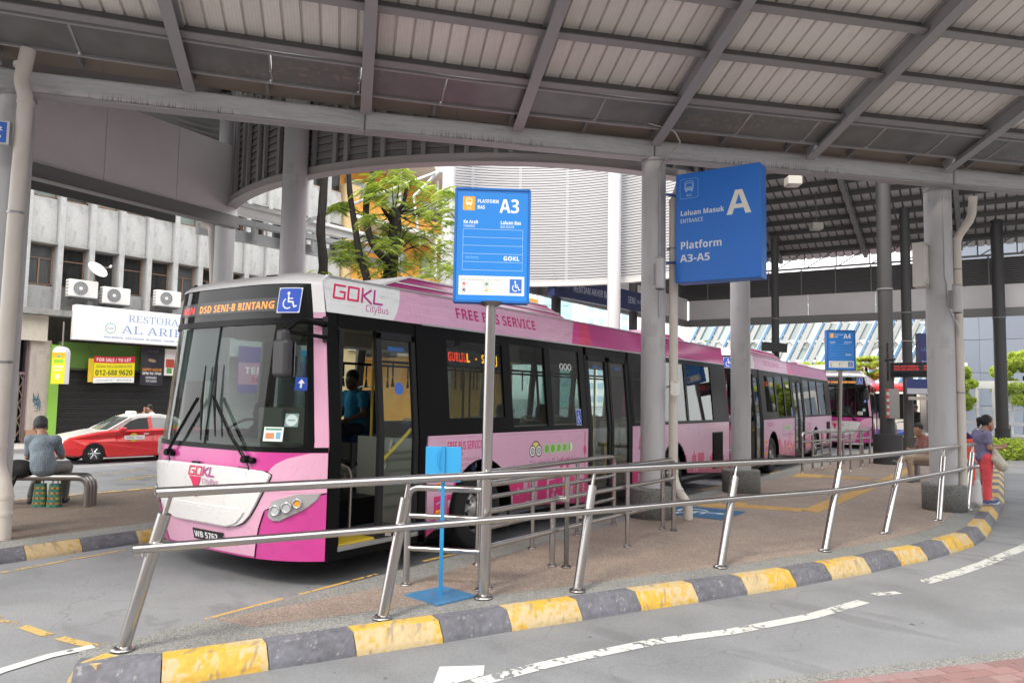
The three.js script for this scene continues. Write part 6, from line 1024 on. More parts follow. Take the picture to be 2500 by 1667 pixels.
{
  const f = (x, y) => [1740 + x * 0.2552, 780 + y * 0.2552];
  const a = G(...f(862, 1470)), b = G(...f(1325, 1450)), far = G(...f(1420, 1420)), e = G(...f(1510, 1395)), q = G(...f(962, 1442)), w = G(...f(1130, 1398));
  queue('far queue rail in front of the second bus, near side', [a, b, far, e], 1.0, [1, 1], [0.78, 0.28]);
  queue('far queue rail in front of the second bus, bus side', [q, G(...f(1050, 1418)), w], 1.0, [1, 0], [0.66, 0.36]);
  queue('far queue rail crossing beside the second platform sign pole', [G(...f(1255, 1392)), G(...f(1440, 1392))], 0.98, [1, 1], [0.6]);
}
// ---------------------------------------------------------------- platform signs
function serviceStrip(g, x, y, w, h) {
  g.fillStyle = '#eef0ea'; g.fillRect(x, y, w, h); text(g, 'Jenis Perkhidmatan', x + w * 0.035, y + h * 0.26, h * 0.17, '#5a6470', { w: w * 0.36 }); text(g, 'TYPE OF SERVICES', x + w * 0.415, y + h * 0.26, h * 0.12, '#5a6470', { w: w * 0.25 });
  [['#d8404c', 'Bandar (B)', 'CITY', 0, 0], ['#2b3350', 'Utama (U)', 'TRUNK', 0, 1], ['#2e6b4c', 'Tempatan (T)', 'LOCAL', 1, 0], ['#e5a04e', 'Ekspres (E)', 'EXPRESS', 1, 1]].forEach(([c, s, e, i, j]) => { const X = x + w * (0.08 + 0.345 * i), Y = y + h * (0.44 + 0.33 * j), R = h * 0.125; g.fillStyle = '#fff'; g.beginPath(); g.arc(X, Y, R, 0, 7); g.fill(); g.lineWidth = R * 0.2; g.strokeStyle = c; g.stroke(); g.fillStyle = c; g.fillRect(X - R * 0.55, Y - R * 0.6, R * 1.1, R * 0.9); g.fillRect(X - R * 0.45, Y + R * 0.3, R * 0.25, R * 0.3); g.fillRect(X + R * 0.2, Y + R * 0.3, R * 0.25, R * 0.3); text(g, s, X + R * 1.6, Y, h * 0.11, '#8a9096', { w: w * 0.11 }); text(g, e, X + R * 1.6, Y + h * 0.11, h * 0.07, '#8a9096', { w: w * 0.05 }); });
  const s = h * 0.74; g.fillStyle = '#3a73c8'; g.fillRect(x + w - s * 1.2, y + h * 0.13, s, s); wheelchair(g, x + w - s * 1.14, y + h * 0.16, s * 0.9, '#f4f6f8');
}
function busIcon(g, x, y, s, frame, ink) { if (frame) { g.fillStyle = frame; g.beginPath(); g.roundRect(x, y, s, s, s * 0.05); g.fill(); } g.strokeStyle = g.fillStyle = ink; g.lineWidth = s * 0.035; g.beginPath(); g.roundRect(x + s * 0.26, y + s * 0.12, s * 0.48, s * 0.46, s * 0.1); g.stroke(); g.strokeRect(x + s * 0.32, y + s * 0.22, s * 0.36, s * 0.2); g.fillRect(x + s * 0.28, y + s * 0.46, s * 0.44, s * 0.1); g.fillRect(x + s * 0.3, y + s * 0.58, s * 0.1, s * 0.09); g.fillRect(x + s * 0.6, y + s * 0.58, s * 0.1, s * 0.09); text(g, 'BAS', x + s * 0.5, y + s * 0.9, s * 0.17, ink, { align: 'center', weight: 'bold' }); }
const platformTex = (code) => canvas(760, 1024, (g, w, h) => {
  g.fillStyle = '#2b86dc'; g.fillRect(0, 0, w, h); g.fillStyle = '#2a74c4'; g.fillRect(0, 0, w, 24); busIcon(g, 58, 62, 130, '#f0ab3c', '#fff3dc');
  text(g, 'PLATFORM', 212, 120, 46, '#eef4fa', { weight: 'bold', w: 232 }); text(g, 'BAS', 212, 176, 46, '#eef4fa', { weight: 'bold', w: 84 }); text(g, code, 452, 206, 178, '#f4f8fc', { weight: 'bold', w: 216 });
  text(g, 'Ke Arah', 66, 316, 46, '#eef4fa', { weight: 'bold', w: 160 }); text(g, 'TOWARDS', 66, 350, 30, '#e2ecf6', { w: 126 }); text(g, 'Laluan Bas', 464, 316, 46, '#eef4fa', { weight: 'bold', w: 222 }); text(g, 'BUS ROUTE', 464, 350, 30, '#e2ecf6', { w: 150 });
  g.strokeStyle = '#a9c0e2'; g.lineWidth = 4; for (let i = 0; i < 5; i++) g.strokeRect(66, 366 + i * 76, 640, 76);
  text(g, 'Bukit Bintang', 96, 640, 30, '#8fc0ee', { w: 138 }); text(g, 'GOKL', 500, 652, 54, '#f2f6fa', { weight: 'bold', w: 176 }); serviceStrip(g, 30, 800, w - 60, 176);
});
function platformSign(label, top, w, h, poleTop, poleBase, tex, turn, pr) {
  const t = thing('platform_sign', label, 'sign', poleBase);
  const c = v3(top.x - poleBase.x, top.y - poleBase.y, top.z - poleBase.z);
  M('board', [rbox(w, h, 0.13, 0.008).rotateY(turn).translate(c.x, c.y, c.z)], mat([0.02, 0.17, 0.55], 0.35), t);
  M('printed_face', new THREE.PlaneGeometry(w - 0.03, h - 0.02).translate(0, 0, 0.067).rotateY(turn).translate(c.x, c.y, c.z), mat([0.95, 0.95, 0.95], 0.35, 0, { map: tex }), t);
  M('frame', [[w, 0.018, 0, h / 2], [w, 0.02, 0, -h / 2], [0.018, h, -w / 2, 0], [0.018, h, w / 2, 0]].map(([a, b, x, y]) => box(a, b, 0.15, x, y, 0).rotateY(turn).translate(c.x, c.y, c.z)), mat([0.02, 0.15, 0.5], 0.35), t);
  M('pole', rod(v3(0, 0, 0), v3(c.x, c.y - h / 2, c.z), pr, 24), steel, t); M('foot', [new THREE.LatheGeometry([[0, 0.04], [pr + 0.01, 0.035], [pr + 0.035, 0.012], [pr + 0.037, 0], [0, 0]].map((q) => new THREE.Vector2(...q)), 24)], steel, t);
  M('socket', [cyl(pr * 1.5, pr * 2.6, 0.03, c.x, c.y - h / 2 - 0.03, c.z, 20)], steelDull, t);
}
{
  const b = G(1180, 1460), dep = -b.z, tl = D(1115, 466, dep), br = D(1285, 742, dep), cc = D(1201, 602, dep), h = D(1210, 468, dep).y - D(1200, 739, dep).y, w = 0.665;
  platformSign('large blue platform sign A3 on a steel pole in front of the pink bus', v3(cc.x, cc.y, cc.z), w, h, 0, b, platformTex('A3'), 0.06, 0.047);
  const b4 = G(2049, 1158), d4 = -b4.z, c4 = D(2052, 877, d4), h4 = D(2052, 807, d4).y - D(2052, 903, d4).y;
  platformSign('smaller blue platform sign A4 farther back in front of the glass station', D(2052, 855, d4), 67 * d4 / 1850, h4, 0, b4, platformTex('A4'), -0.05, 0.05);
}
{ // loose blue stand
  const b = G(1075, 1455), t = thing('notice_stand', 'low blue painted steel notice stand with a square base plate beside the sign pole', 'notice stand', b, 0.02), m = mat([0.03, 0.27, 0.56], 0.35), m2 = mat([0.035, 0.33, 0.66], 0.4);
  M('base_plate', [box(0.45, 0.012, 0.45, 0, 0.006, 0).rotateY(0.78)], mat([0.06, 0.22, 0.42], 0.4, 0, { map: tex(128, (u, v) => { const k = 0.8 + 0.4 * fbm(u, v, 5, 4, 9); return [k, k, k]; }, 0.5) }), t);
  M('post', [box(0.034, 1.0, 0.034, 0, 0.5, 0)], m, t); M('board', [rbox(0.315, 0.31, 0.012, 0.004, 0.0, 1.15, 0.024)], m2, t); M('spine', [box(0.03, 0.32, 0.02, 0.0, 1.15, 0.04)], m, t);
  M('handle', [pipe([[-0.02, 1.27, 0.05], [-0.05, 1.25, 0.06], [-0.05, 1.15, 0.06], [-0.025, 1.12, 0.05]], 0.004, 0.01, 6)], m, t); M('hook', [rod(v3(-0.02, 0.93, 0.02), v3(-0.05, 0.9, 0.03), 0.004, 6), rod(v3(-0.02, 0.82, 0.02), v3(-0.05, 0.8, 0.03), 0.004, 6)], m, t);
}
// ---------------------------------------------------------------- hanging entrance sign and speakers
{
  const L = D(1650, 560, 11.2), Rr = D(1858, 545, 10.5), tex = canvas(820, 1024, (g, w, h) => {
    g.fillStyle = '#1f74d4'; g.fillRect(0, 0, w, h); g.strokeStyle = '#8fb4e6'; g.lineWidth = 4; g.beginPath(); g.roundRect(40, 52, 184, 184, 18); g.stroke(); busIcon(g, 40, 52, 184, null, '#9dbfec');
    text(g, 'Laluan Masuk', 42, 398, 66, '#dfe6ea', { weight: 'bold', w: 440 }); text(g, 'ENTRANCE', 42, 468, 52, '#dfe6ea', { w: 234 }); text(g, 'A', 505, 440, 310, '#e6e8dd', { weight: 'bold', w: 236 }); text(g, 'Platform', 40, 716, 96, '#dfe6ea', { weight: 'bold', w: 424 }); text(g, 'A3-A5', 40, 838, 96, '#dfe6ea', { weight: 'bold', w: 306 });
  });
  const t = thing('entrance_sign', 'big blue box sign with a white letter A hung beside the column', 'sign'), w = Math.hypot(Rr.x - L.x, Rr.z - L.z), turn = Math.atan2(-(Rr.z - L.z), Rr.x - L.x), h = D(1650, 428, 11.2).y - D(1650, 692, 11.2).y, cx = (L.x + Rr.x) / 2, cz = (L.z + Rr.z) / 2, cy = D(1650, 560, 11.2).y + 0.01;
  const P = (g) => g.rotateY(turn).translate(cx, cy, cz), sm = mat([0.015, 0.16, 0.58], 0.35);
  M('box', P(rbox(w, h, 0.3, 0.012, 0, 0, -0.15)), sm, t); M('printed_face', P(new THREE.PlaneGeometry(w - 0.02, h - 0.02).translate(0, 0, 0.003)), mat([0.95, 0.95, 0.95], 0.35, 0, { map: tex }), t);
  M('bracket', [rod(v3(2.3, cy + 0.55, -11.3), v3(L.x + 0.12, cy + 0.5, L.z - 0.05), 0.022, 8), rod(v3(2.3, cy - 0.5, -11.3), v3(L.x + 0.12, cy - 0.5, L.z - 0.05), 0.022, 8)], mat([0.04, 0.08, 0.25], 0.4), t);
}
function speaker(label, x, y, z, turn) { const t = thing('speaker', label, 'speaker', [x, y, z], turn); M('case', cyl(0.068, 0.068, 0.47, 0, 0, 0, 24), columnPaint, t); M('cap', [cyl(0.071, 0.071, 0.025, 0, 0, 0, 24), cyl(0.071, 0.071, 0.02, 0, 0.45, 0, 24)], greyPaint, t); M('bracket', [box(0.05, 0.3, 0.1, -0.06, 0.23, -0.06)], greyPaint, t); }
{ const p = D(1612, 706, 11.05); speaker('slim grey column speaker strapped to the column beside the entrance sign', p.x, p.y, p.z, 0); const q = D(2339, 764, 12.45); speaker('slim grey column speaker on the right column', q.x, q.y, q.z, 0); }
{
  const p = D(2248, 595, 12.8), q = D(2248, 702, 12.8), t = thing('wall_box', 'white open-backed metal box fixed to the left of the right column', 'light box', [p.x, q.y, p.z], 0.9), h = p.y - q.y;
  M('case', [rbox(0.34, h, 0.04, 0.01, 0, h / 2, 0.08), box(0.34, 0.05, 0.2, 0, 0.03, 0), box(0.34, 0.05, 0.2, 0, h - 0.03, 0), box(0.03, h - 0.1, 0.2, 0.15, h / 2, 0), box(0.03, h - 0.1, 0.2, -0.15, h / 2, 0)], mat([0.62, 0.6, 0.55], 0.45), t);
  M('arm', [rod(v3(0, h * 0.45, 0), v3(0.28, h * 0.48, 0.1), 0.018, 8)], columnPaint, t);
}
{ // dark blue station sign on the far fascia
  const a = lp(1345, 708, hFar), n = v3(0.82, 0, 0.57), A = D(1345, 690, 24.3), B = D(1592, 750, 29.2);
  const t = thing('station_sign', 'long dark blue bus station name sign fixed on the far grey fascia', 'sign'), hh = D(1345, 671, 24.3).y - D(1345, 724, 24.3).y, mid = A.clone().add(B).multiplyScalar(0.5), L = Math.hypot(B.x - A.x, B.z - A.z), turn = Math.atan2(-(B.z - A.z), B.x - A.x), y = (A.y + B.y) / 2;
  const tx = canvas(2048, 256, (g, w, h) => { g.fillStyle = '#27305c'; g.fillRect(0, 0, w, h); g.globalAlpha = 0.5; busIcon(g, 130, 40, 170, null, '#7f8cb4'); g.globalAlpha = 1; text(g, 'HENTIAN AKHIR BANDAR', 330, 168, 120, '#c6ccd8', { w: 880 }); text(g, 'SENI', 1420, 168, 120, '#c6ccd8', { w: 170 }); text(g, '(HAB Pasar', 1620, 162, 84, '#aeb4c4', { w: 300 }); });
  const F = (g) => g.rotateY(turn).translate(mid.x, y, mid.z);
  M('box', F(rbox(L, hh, 0.28, 0.015)), mat([0.02, 0.03, 0.11], 0.4), t); M('printed_face', F(new THREE.PlaneGeometry(L - 0.02, hh - 0.02).translate(0, 0, 0.143)), mat([0.8, 0.8, 0.8], 0.4, 0, { map: tx }), t);
  M('hanger', [rod(A.clone().setY(A.y + 0.2), A.clone().setY(7), 0.03, 6), rod(B.clone().setY(B.y + 0.2), B.clone().setY(7), 0.03, 6)], darkPaint, t);
  for (const [x, d] of [[1355, 24.8], [1545, 28.5]]) hallColumn(x < 1400 ? 'grey column under the left end of the station name sign' : 'grey column under the right end of the station name sign', x, d + 0.9, 0.165, 6.5);
}
// ---------------------------------------------------------------- hall displays and signs at the right
{
  const A = D(2178, 887, 22.3), B = D(2292, 887, 21.6), mid = A.clone().add(B).multiplyScalar(0.5), w = A.distanceTo(B), hh = D(2200, 884, 22).y - D(2200, 920, 22).y, turn = Math.atan2(-(B.z - A.z), B.x - A.x);
  const t = thing('information_display', 'hanging black information display with red text beside the dark column', 'display'), F = (g) => g.rotateY(turn).translate(mid.x, mid.y - 0.19, mid.z);
  M('case', F(rbox(w, hh, 0.16, 0.01)), blackGloss, t); M('screen', F(new THREE.PlaneGeometry(w - 0.1, hh * 0.5).translate(0, hh * 0.12, 0.083)), ledMat(led([['GOKL EAST ARRIVAL', '#ff2a22', 2, 10, 9, 70], ['GOKL BUS BINTANG', '#ff2a22', 2, 20, 9, 72], ['NOW', '#ff2a22', 86, 10, 9, 22], ['NOW', '#ff2a22', 86, 20, 9, 22]], 120, 26), 0.8), t);
  M('arm', [rod(A.clone().add(v3(-0.2, 0.12, 0)), A.clone().add(v3(0.1, 0.12, 0)), 0.03, 8), rod(v3(A.x - 0.12, A.y - 0.5, A.z), v3(A.x - 0.12, A.y + 0.6, A.z), 0.025, 8)], blackGloss, t);
  const s = thing('hanging_sign', 'dark navy platform sign partly hidden behind the right column', 'sign'), c = D(2272, 868, 24), tx = canvas(256, 256, (g) => { g.fillStyle = '#232a58'; g.fillRect(0, 0, 256, 256); text(g, 'Laluan Masuk', 14, 120, 36, '#6a7399', { w: 220 }); text(g, 'Platform', 14, 226, 56, '#7d86a8', { weight: 'bold', w: 200 }); });
  M('box', box(1.05, 1.2, 0.2, c.x + 0.12, c.y + 0.1, c.z), mat([0.02, 0.025, 0.09], 0.4), s); M('printed_face', panel(1.03, 1.18, c.x + 0.12, c.y + 0.1, c.z + 0.105), mat([0.8, 0.8, 0.8], 0.4, 0, { map: tx }), s); M('hanger', rod(v3(c.x - 0.9, c.y + 0.45, c.z), v3(c.x, c.y + 0.45, c.z), 0.02, 6), darkPaint, s);
  const k = thing('platform_sign', 'small far platform sign under the red text display', 'sign', G(2238, 1048)), g5 = D(2242, 944, 27.5), kp = k.position; M('pole', rod(v3(0, 0, 0), v3(0.05, 3.0, 0), 0.05, 10), steelDull, k); M('board', box(0.85, 0.55, 0.08, g5.x - kp.x, g5.y - kp.y, g5.z - kp.z), mat([0.02, 0.03, 0.13], 0.4), k); M('printed_face', panel(0.83, 0.2, g5.x - kp.x, g5.y - kp.y - 0.16, g5.z - kp.z + 0.045), mat([0.35, 0.36, 0.4], 0.5), k); M('sub_board', box(0.7, 0.12, 0.06, g5.x - kp.x, g5.y - kp.y - 0.42, g5.z - kp.z), mat([0.3, 0.27, 0.25], 0.5), k);
  const x = thing('cross_sign', 'small black sign crossing the slim dark column', 'sign'), xa = D(1860, 845, 30.6), xb = D(1922, 850, 30.6); M('board', bar(xa, xb, 0.1, 0.36), mat([0.02, 0.02, 0.022], 0.5), x); M('clamp', bar(xa.clone().lerp(xb, 0.45).add(v3(0, 0, -0.15)), xa.clone().lerp(xb, 0.62).add(v3(0, 0, -0.15)), 0.1, 0.2), darkPaint, x);
  const f = thing('fire_box', 'grey wall box with a red and white edge on the dark column', 'cabinet'), fc = D(2180, 985, 22.1); M('case', box(0.34, 0.85, 0.14, fc.x, fc.y, fc.z), mat([0.22, 0.21, 0.2], 0.5), f); for (let i = 0; i < 9; i++) M('edge_stripe', box(0.06, 0.08, 0.02, fc.x - 0.17, fc.y - 0.38 + i * 0.095, fc.z + 0.075), i % 2 ? mat([0.5, 0.48, 0.46], 0.5) : mat([0.5, 0.03, 0.03], 0.5), f);
  queue('distant queue rail in front of the walking person', [G(2190, 1092), G(2215, 1090), G(2240, 1075)], 1.0, [1, 1], [0.6, 0.25]);
  queue('short steel hoop rail beside the dark column behind the woman', [G(2452, 1096), G(2470, 1096)], 1.0, [1, 1], []);
  const p = thing('paper_notice', 'white paper notice taped on the drainpipe by the column', 'notice', D(1649, 948, 11.2)); M('sheet', patch((u, v) => v3((u - 0.5) * 0.13, (v - 0.5) * 0.2, 0.01 * Math.sin(u * 3)), 4, 2), mat([0.7, 0.69, 0.66], 0.7), p); M('tape', box(0.05, 0.015, 0.004, 0, 0.09, 0.014), yellowFaint, p);
}
// flood lamps hanging under the hall roof
for (const [x, y, d, l] of [[1937, 443, 22, 'pale floodlight box hanging under the hall roof near the entrance sign'], [1994, 553, 29, 'farther floodlight box hanging under the hall roof']]) { const p = D(x, y, d), t = thing('floodlight', l, 'floodlight', [p.x, p.y, p.z]); M('housing', [rbox(0.42, 0.26, 0.4, 0.03, 0, 0, 0)], mat([0.42, 0.4, 0.36], 0.5), t); M('lens', box(0.3, 0.02, 0.3, 0, -0.132, 0), mat([0.5, 0.5, 0.48], 0.2), t); M('hanger', [rod(v3(0, 0.13, 0), v3(0.05, 1.6, -0.1), 0.015, 6), rod(v3(-0.2, 0.05, 0), v3(0, 0.35, 0), 0.012, 6), rod(v3(0.2, 0.05, 0), v3(0, 0.35, 0), 0.012, 6)], darkPaint, t); }
{ // half-cropped blue sign at the left edge
  const p = D(6, 326, 8.9), t = thing('platform_sign', 'blue sign cut by the left edge beside the drainpipe', 'sign', [p.x, p.y, p.z], 0.35), tx = canvas(256, 256, (g) => { g.fillStyle = '#2a66c8'; g.fillRect(0, 0, 256, 256); text(g, 'KELUAR', 30, 110, 70, '#e8edf2', { weight: 'bold', w: 214 }); text(g, '(EXIT)', 100, 200, 60, '#e8edf2', { w: 140 }); });
  M('case', rbox(0.8, 0.3, 0.12, 0.012, -0.32, 0, 0), mat([0.5, 0.5, 0.5], 0.35, 0.6), t); M('printed_face', panel(0.74, 0.25, -0.32, 0, 0.063), mat([0.9, 0.9, 0.9], 0.4, 0, { map: tx }), t); M('hanger', rod(v3(-0.2, 0.15, 0), v3(-0.2, 1.6, 0), 0.015, 6), darkPaint, t);
}
// ---------------------------------------------------------------- bench at left
{
  const a = G(218, 1235), far = G(218, 1235).add(v3(-2.6, 0, 0.35)), ax = far.clone().sub(a).setY(0).normalize(), n = v3(-ax.z, 0, ax.x), t = thing('bench', 'bench of three thick bent steel tubes on the second island', 'bench', a);
  for (let i = 0; i < 3; i++) { const o = n.clone().multiplyScalar((i - 1) * 0.115); M('tube', pipe([o.clone(), o.clone().setY(0.44), o.clone().addScaledVector(ax, 2.3).setY(0.44), o.clone().addScaledVector(ax, 2.3)], 0.05, 0.16, 16), steelDull, t); }
  M('tie', [rod(n.clone().multiplyScalar(-0.115).addScaledVector(ax, 0.9).setY(0.42), n.clone().multiplyScalar(0.115).addScaledVector(ax, 0.9).setY(0.42), 0.02, 8)], steelDull, t);
}
// ---------------------------------------------------------------- red and white taxi
{
  const wF = G(201, 1128, -0.3), dir = v3(0.655, 0, -0.755).normalize(), t = thing('taxi', 'red taxi with a white roof and bonnet parked across the street', 'taxi', v3(wF.x, -0.3, wF.z), Math.atan2(-dir.z, dir.x));
  // local x: rearwards from the front wheel, z towards the camera
  const red = paint([0.72, 0.03, 0.035], 0.28), wp = paint([0.8, 0.8, 0.8], 0.28), Wd = 0.86;
  const prof = [[-0.82, 0.32], [-0.86, 0.5], [-0.8, 0.62], [-0.62, 0.74], [0.1, 0.88], [0.42, 0.93], [3.05, 0.98], [3.55, 0.94], [3.62, 0.7], [3.58, 0.34], [3.2, 0.28], [3.0, 0.28]], arcs = (cx) => Array.from({ length: 9 }, (_, i) => { const a = i / 8 * Math.PI; return [cx + 0.36 * Math.cos(a), 0.3 + 0.36 * Math.sin(a)]; });
  const body = [...prof, ...arcs(2.62), [2.2, 0.22], [0.4, 0.22], ...arcs(0), [-0.4, 0.28]];
  const taper = (g, k) => { const q = prep(g), p = q.attributes.position; for (let i = 0; i < p.count; i++) { const y = p.getY(i), x = p.getX(i), f = 1 - k * clamp((y - 0.55) / 0.9) - 0.16 * sstep(-0.2, -0.86, x) - 0.1 * sstep(3.0, 3.62, x); p.setZ(i, p.getZ(i) * f); } q.computeVertexNormals(); return q; };
  M('body', taper(toCreasedNormals(ext(body, Wd * 2, -Wd, 0.05), 0.6), 0.12), red, t);
  M('bonnet', taper(ext([[-0.84, 0.64], [-0.66, 0.8], [0.1, 0.95], [0.46, 1.0], [0.46, 0.9], [0.1, 0.86], [-0.6, 0.7]], 1.5, -0.75, 0.01), 0.12), wp, t);
  const cab = [[0.32, 0.92], [0.62, 1.08], [1.05, 1.33], [1.35, 1.42], [2.05, 1.43], [2.55, 1.34], [3.15, 0.97]];
  M('cabin', taper(ext(cab, 1.5, -0.75, 0.04), 0.3), wp, t);
  const side = (pts, m, n) => M(n, [1, -1].map((s) => taper(ext(pts, 0.03, s > 0 ? 0.755 : -0.785, 0), 0.3)), m, t);
  side([[0.72, 0.97], [1.1, 1.26], [1.38, 1.35], [1.62, 1.36], [1.66, 0.99]], glassDark, 'window'); side([[1.78, 0.99], [1.74, 1.36], [2.05, 1.36], [2.5, 1.27], [2.75, 1.06], [2.72, 1.0]], mat([0.3, 0.34, 0.36], 0.05), 'window'); side([[1.66, 0.97], [1.62, 1.38], [1.74, 1.38], [1.78, 0.97]], red, 'door_pillar');
  M('windscreen', patch((u, v) => { const y = lerp(0.97, 1.37, v), x = lerp(0.44, 1.12, v) - 0.06 - 0.05 * Math.sin(u * 3.14); return v3(x, y + 0.02, (u - 0.5) * 2 * (0.66 - 0.1 * v)); }, 10, 4), mat([0.07, 0.085, 0.085], 0.05), t);
  M('pillar', [1, -1].map((s) => rod(v3(0.36, 0.96, 0.7 * s), v3(1.12, 1.37, 0.57 * s), 0.03, 8)), wp, t);
  M('door_seam', [box(0.008, 0.6, 0.004, 0.62, 0.62, 0.845), box(0.008, 0.62, 0.004, 1.72, 0.64, 0.845), box(2.1, 0.012, 0.006, 1.4, 0.36, 0.848)], black, t);
  M('door_handle', [rbox(0.16, 0.03, 0.03, 0.01, 1.5, 0.86, 0.845), rbox(0.16, 0.03, 0.03, 0.01, 2.6, 0.88, 0.835)], chrome, t);
  M('door_sign', panel(0.62, 0.13, 1.15, 0.76, 0.853), mat([1, 1, 1], 0.5, 0, { map: canvas(256, 56, (g) => { g.fillStyle = '#eee'; g.fillRect(0, 0, 256, 56); text(g, 'TEKSI · TAXI', 30, 42, 34, '#b55', { w: 190 }); }) }), t); M('badge', [new THREE.CircleGeometry(0.14, 24).translate(1.12, 0.76, 0.851)], yellowMat, t); M('sticker', [panel(0.32, 0.1, 2.3, 0.88, 0.842)], mat([0.75, 0.6, 0.6], 0.5), t); M('sticker', [panel(0.2, 0.1, 2.45, 1.08, 0.788)], yellowMat, t);
  M('wing_mirror', rbox(0.2, 0.12, 0.16, 0.04, 0.78, 1.02, 0.87), red, t); M('wing_mirror', rbox(0.2, 0.12, 0.16, 0.04, 0.78, 1.02, -0.87), red, t);
  M('roof_lamp', [rbox(0.2, 0.14, 0.42, 0.04, 1.35, 1.49, 0)], mat([0.8, 0.8, 0.78], 0.4), t); M('headlamp', rbox(0.2, 0.12, 0.3, 0.04, -0.74, 0.62, 0.55), lampGlass, t); M('headlamp', rbox(0.2, 0.12, 0.3, 0.04, -0.74, 0.62, -0.55), lampGlass, t);
  for (const x of [0, 2.62]) for (const s of [1, -1]) { const w = new THREE.Group(); w.name = 'wheel'; w.position.set(x, 0.31, s * 0.74); if (s < 0) w.rotation.y = Math.PI; t.add(w); M('tyre', wheelTyre.clone().scale(0.65, 0.65, 0.72), rubber, w); M('rim', [new THREE.CylinderGeometry(0.2, 0.2, 0.03, 28).rotateX(Math.PI / 2).translate(0, 0, 0.05)], mat([0.1, 0.1, 0.1], 0.5), w); M('spokes', [new THREE.TorusGeometry(0.195, 0.014, 8, 28).translate(0, 0, 0.08), ...Array.from({ length: 6 }, (_, i) => rod(v3(0, 0, 0.085), v3(0.19 * Math.cos(i * 1.047), 0.19 * Math.sin(i * 1.047), 0.075), 0.032, 6, 0.022))], lampGlass, w); }
  M('underside', [box(3.6, 0.1, 1.4, 1.3, 0.24, 0)], black, t);
}
// ---------------------------------------------------------------- people: one skin surface, clothes over it
function field(bones, cell, k = 0.035, inflate = 0) {   // bones: [a, b, ra, rb]; meshed smooth union
  const lo = v3(1e9, 1e9, 1e9), hi = v3(-1e9, -1e9, -1e9);
  for (const [a, b, ra, rb] of bones) for (const [p, r] of [[a, ra], [b, rb]]) { lo.min(p.clone().subScalar(r + inflate + 0.05)); hi.max(p.clone().addScalar(r + inflate + 0.05)); }
  const c = lo.clone().add(hi).multiplyScalar(0.5), half = hi.clone().sub(lo).multiplyScalar(0.5), n = Math.max(24, Math.min(110, Math.ceil(Math.max(half.x, half.y, half.z) * 2 / cell)));
  const mc = new MarchingCubes(n, new THREE.MeshBasicMaterial(), false, false, 260000); mc.isolation = 0; mc.reset();
  const B = bones.map(([a, b, ra, rb]) => { const d = b.clone().sub(a); return { a, d, l2: Math.max(1e-9, d.lengthSq()), ra: ra + inflate, rb: rb + inflate }; }), s = Math.max(half.x, half.y, half.z);
  const hs = n / 2;
  for (let z = 0; z < n; z++) for (let y = 0; y < n; y++) for (let x = 0; x < n; x++) {
    const px = c.x + (x - hs) / hs * s, py = c.y + (y - hs) / hs * s, pz = c.z + (z - hs) / hs * s; let m = 9;
    for (const q of B) { const ux = px - q.a.x, uy = py - q.a.y, uz = pz - q.a.z, t = clamp((ux * q.d.x + uy * q.d.y + uz * q.d.z) / q.l2), ex = ux - q.d.x * t, ey = uy - q.d.y * t, ez = uz - q.d.z * t, dd = Math.sqrt(ex * ex + ey * ey + ez * ez) - lerp(q.ra, q.rb, t); if (dd - m > k) continue; if (m - dd > k) { m = dd; continue; } const h = clamp(0.5 + 0.5 * (m - dd) / k); m = lerp(m, dd, h) - k * h * (1 - h); }
    mc.field[z * n * n + y * n + x] = -m;
  }
  mc.update(); const cnt = mc.count, pos = mc.positionArray.slice(0, cnt * 3), nor = mc.normalArray.slice(0, cnt * 3);
  for (let i = 0; i < cnt; i++) { pos[i * 3] = pos[i * 3] * s + c.x; pos[i * 3 + 1] = pos[i * 3 + 1] * s + c.y; pos[i * 3 + 2] = pos[i * 3 + 2] * s + c.z; }
  const g = new THREE.BufferGeometry(); g.setAttribute('position', new THREE.BufferAttribute(new Float32Array(pos), 3)); g.setAttribute('normal', new THREE.BufferAttribute(new Float32Array(nor), 3)); return muv(g);
}
const P3 = (a) => v3(...a);
const skinTone = [0.36, 0.2, 0.13], skinDark = [0.16, 0.09, 0.06], hairBlack = mat([0.012, 0.011, 0.012], 0.5, 0, { bumpMap: grey(128, (u, v) => fbm(u, v * 0.15, 40, 2, 3), 0.12), bumpScale: 0.006 });
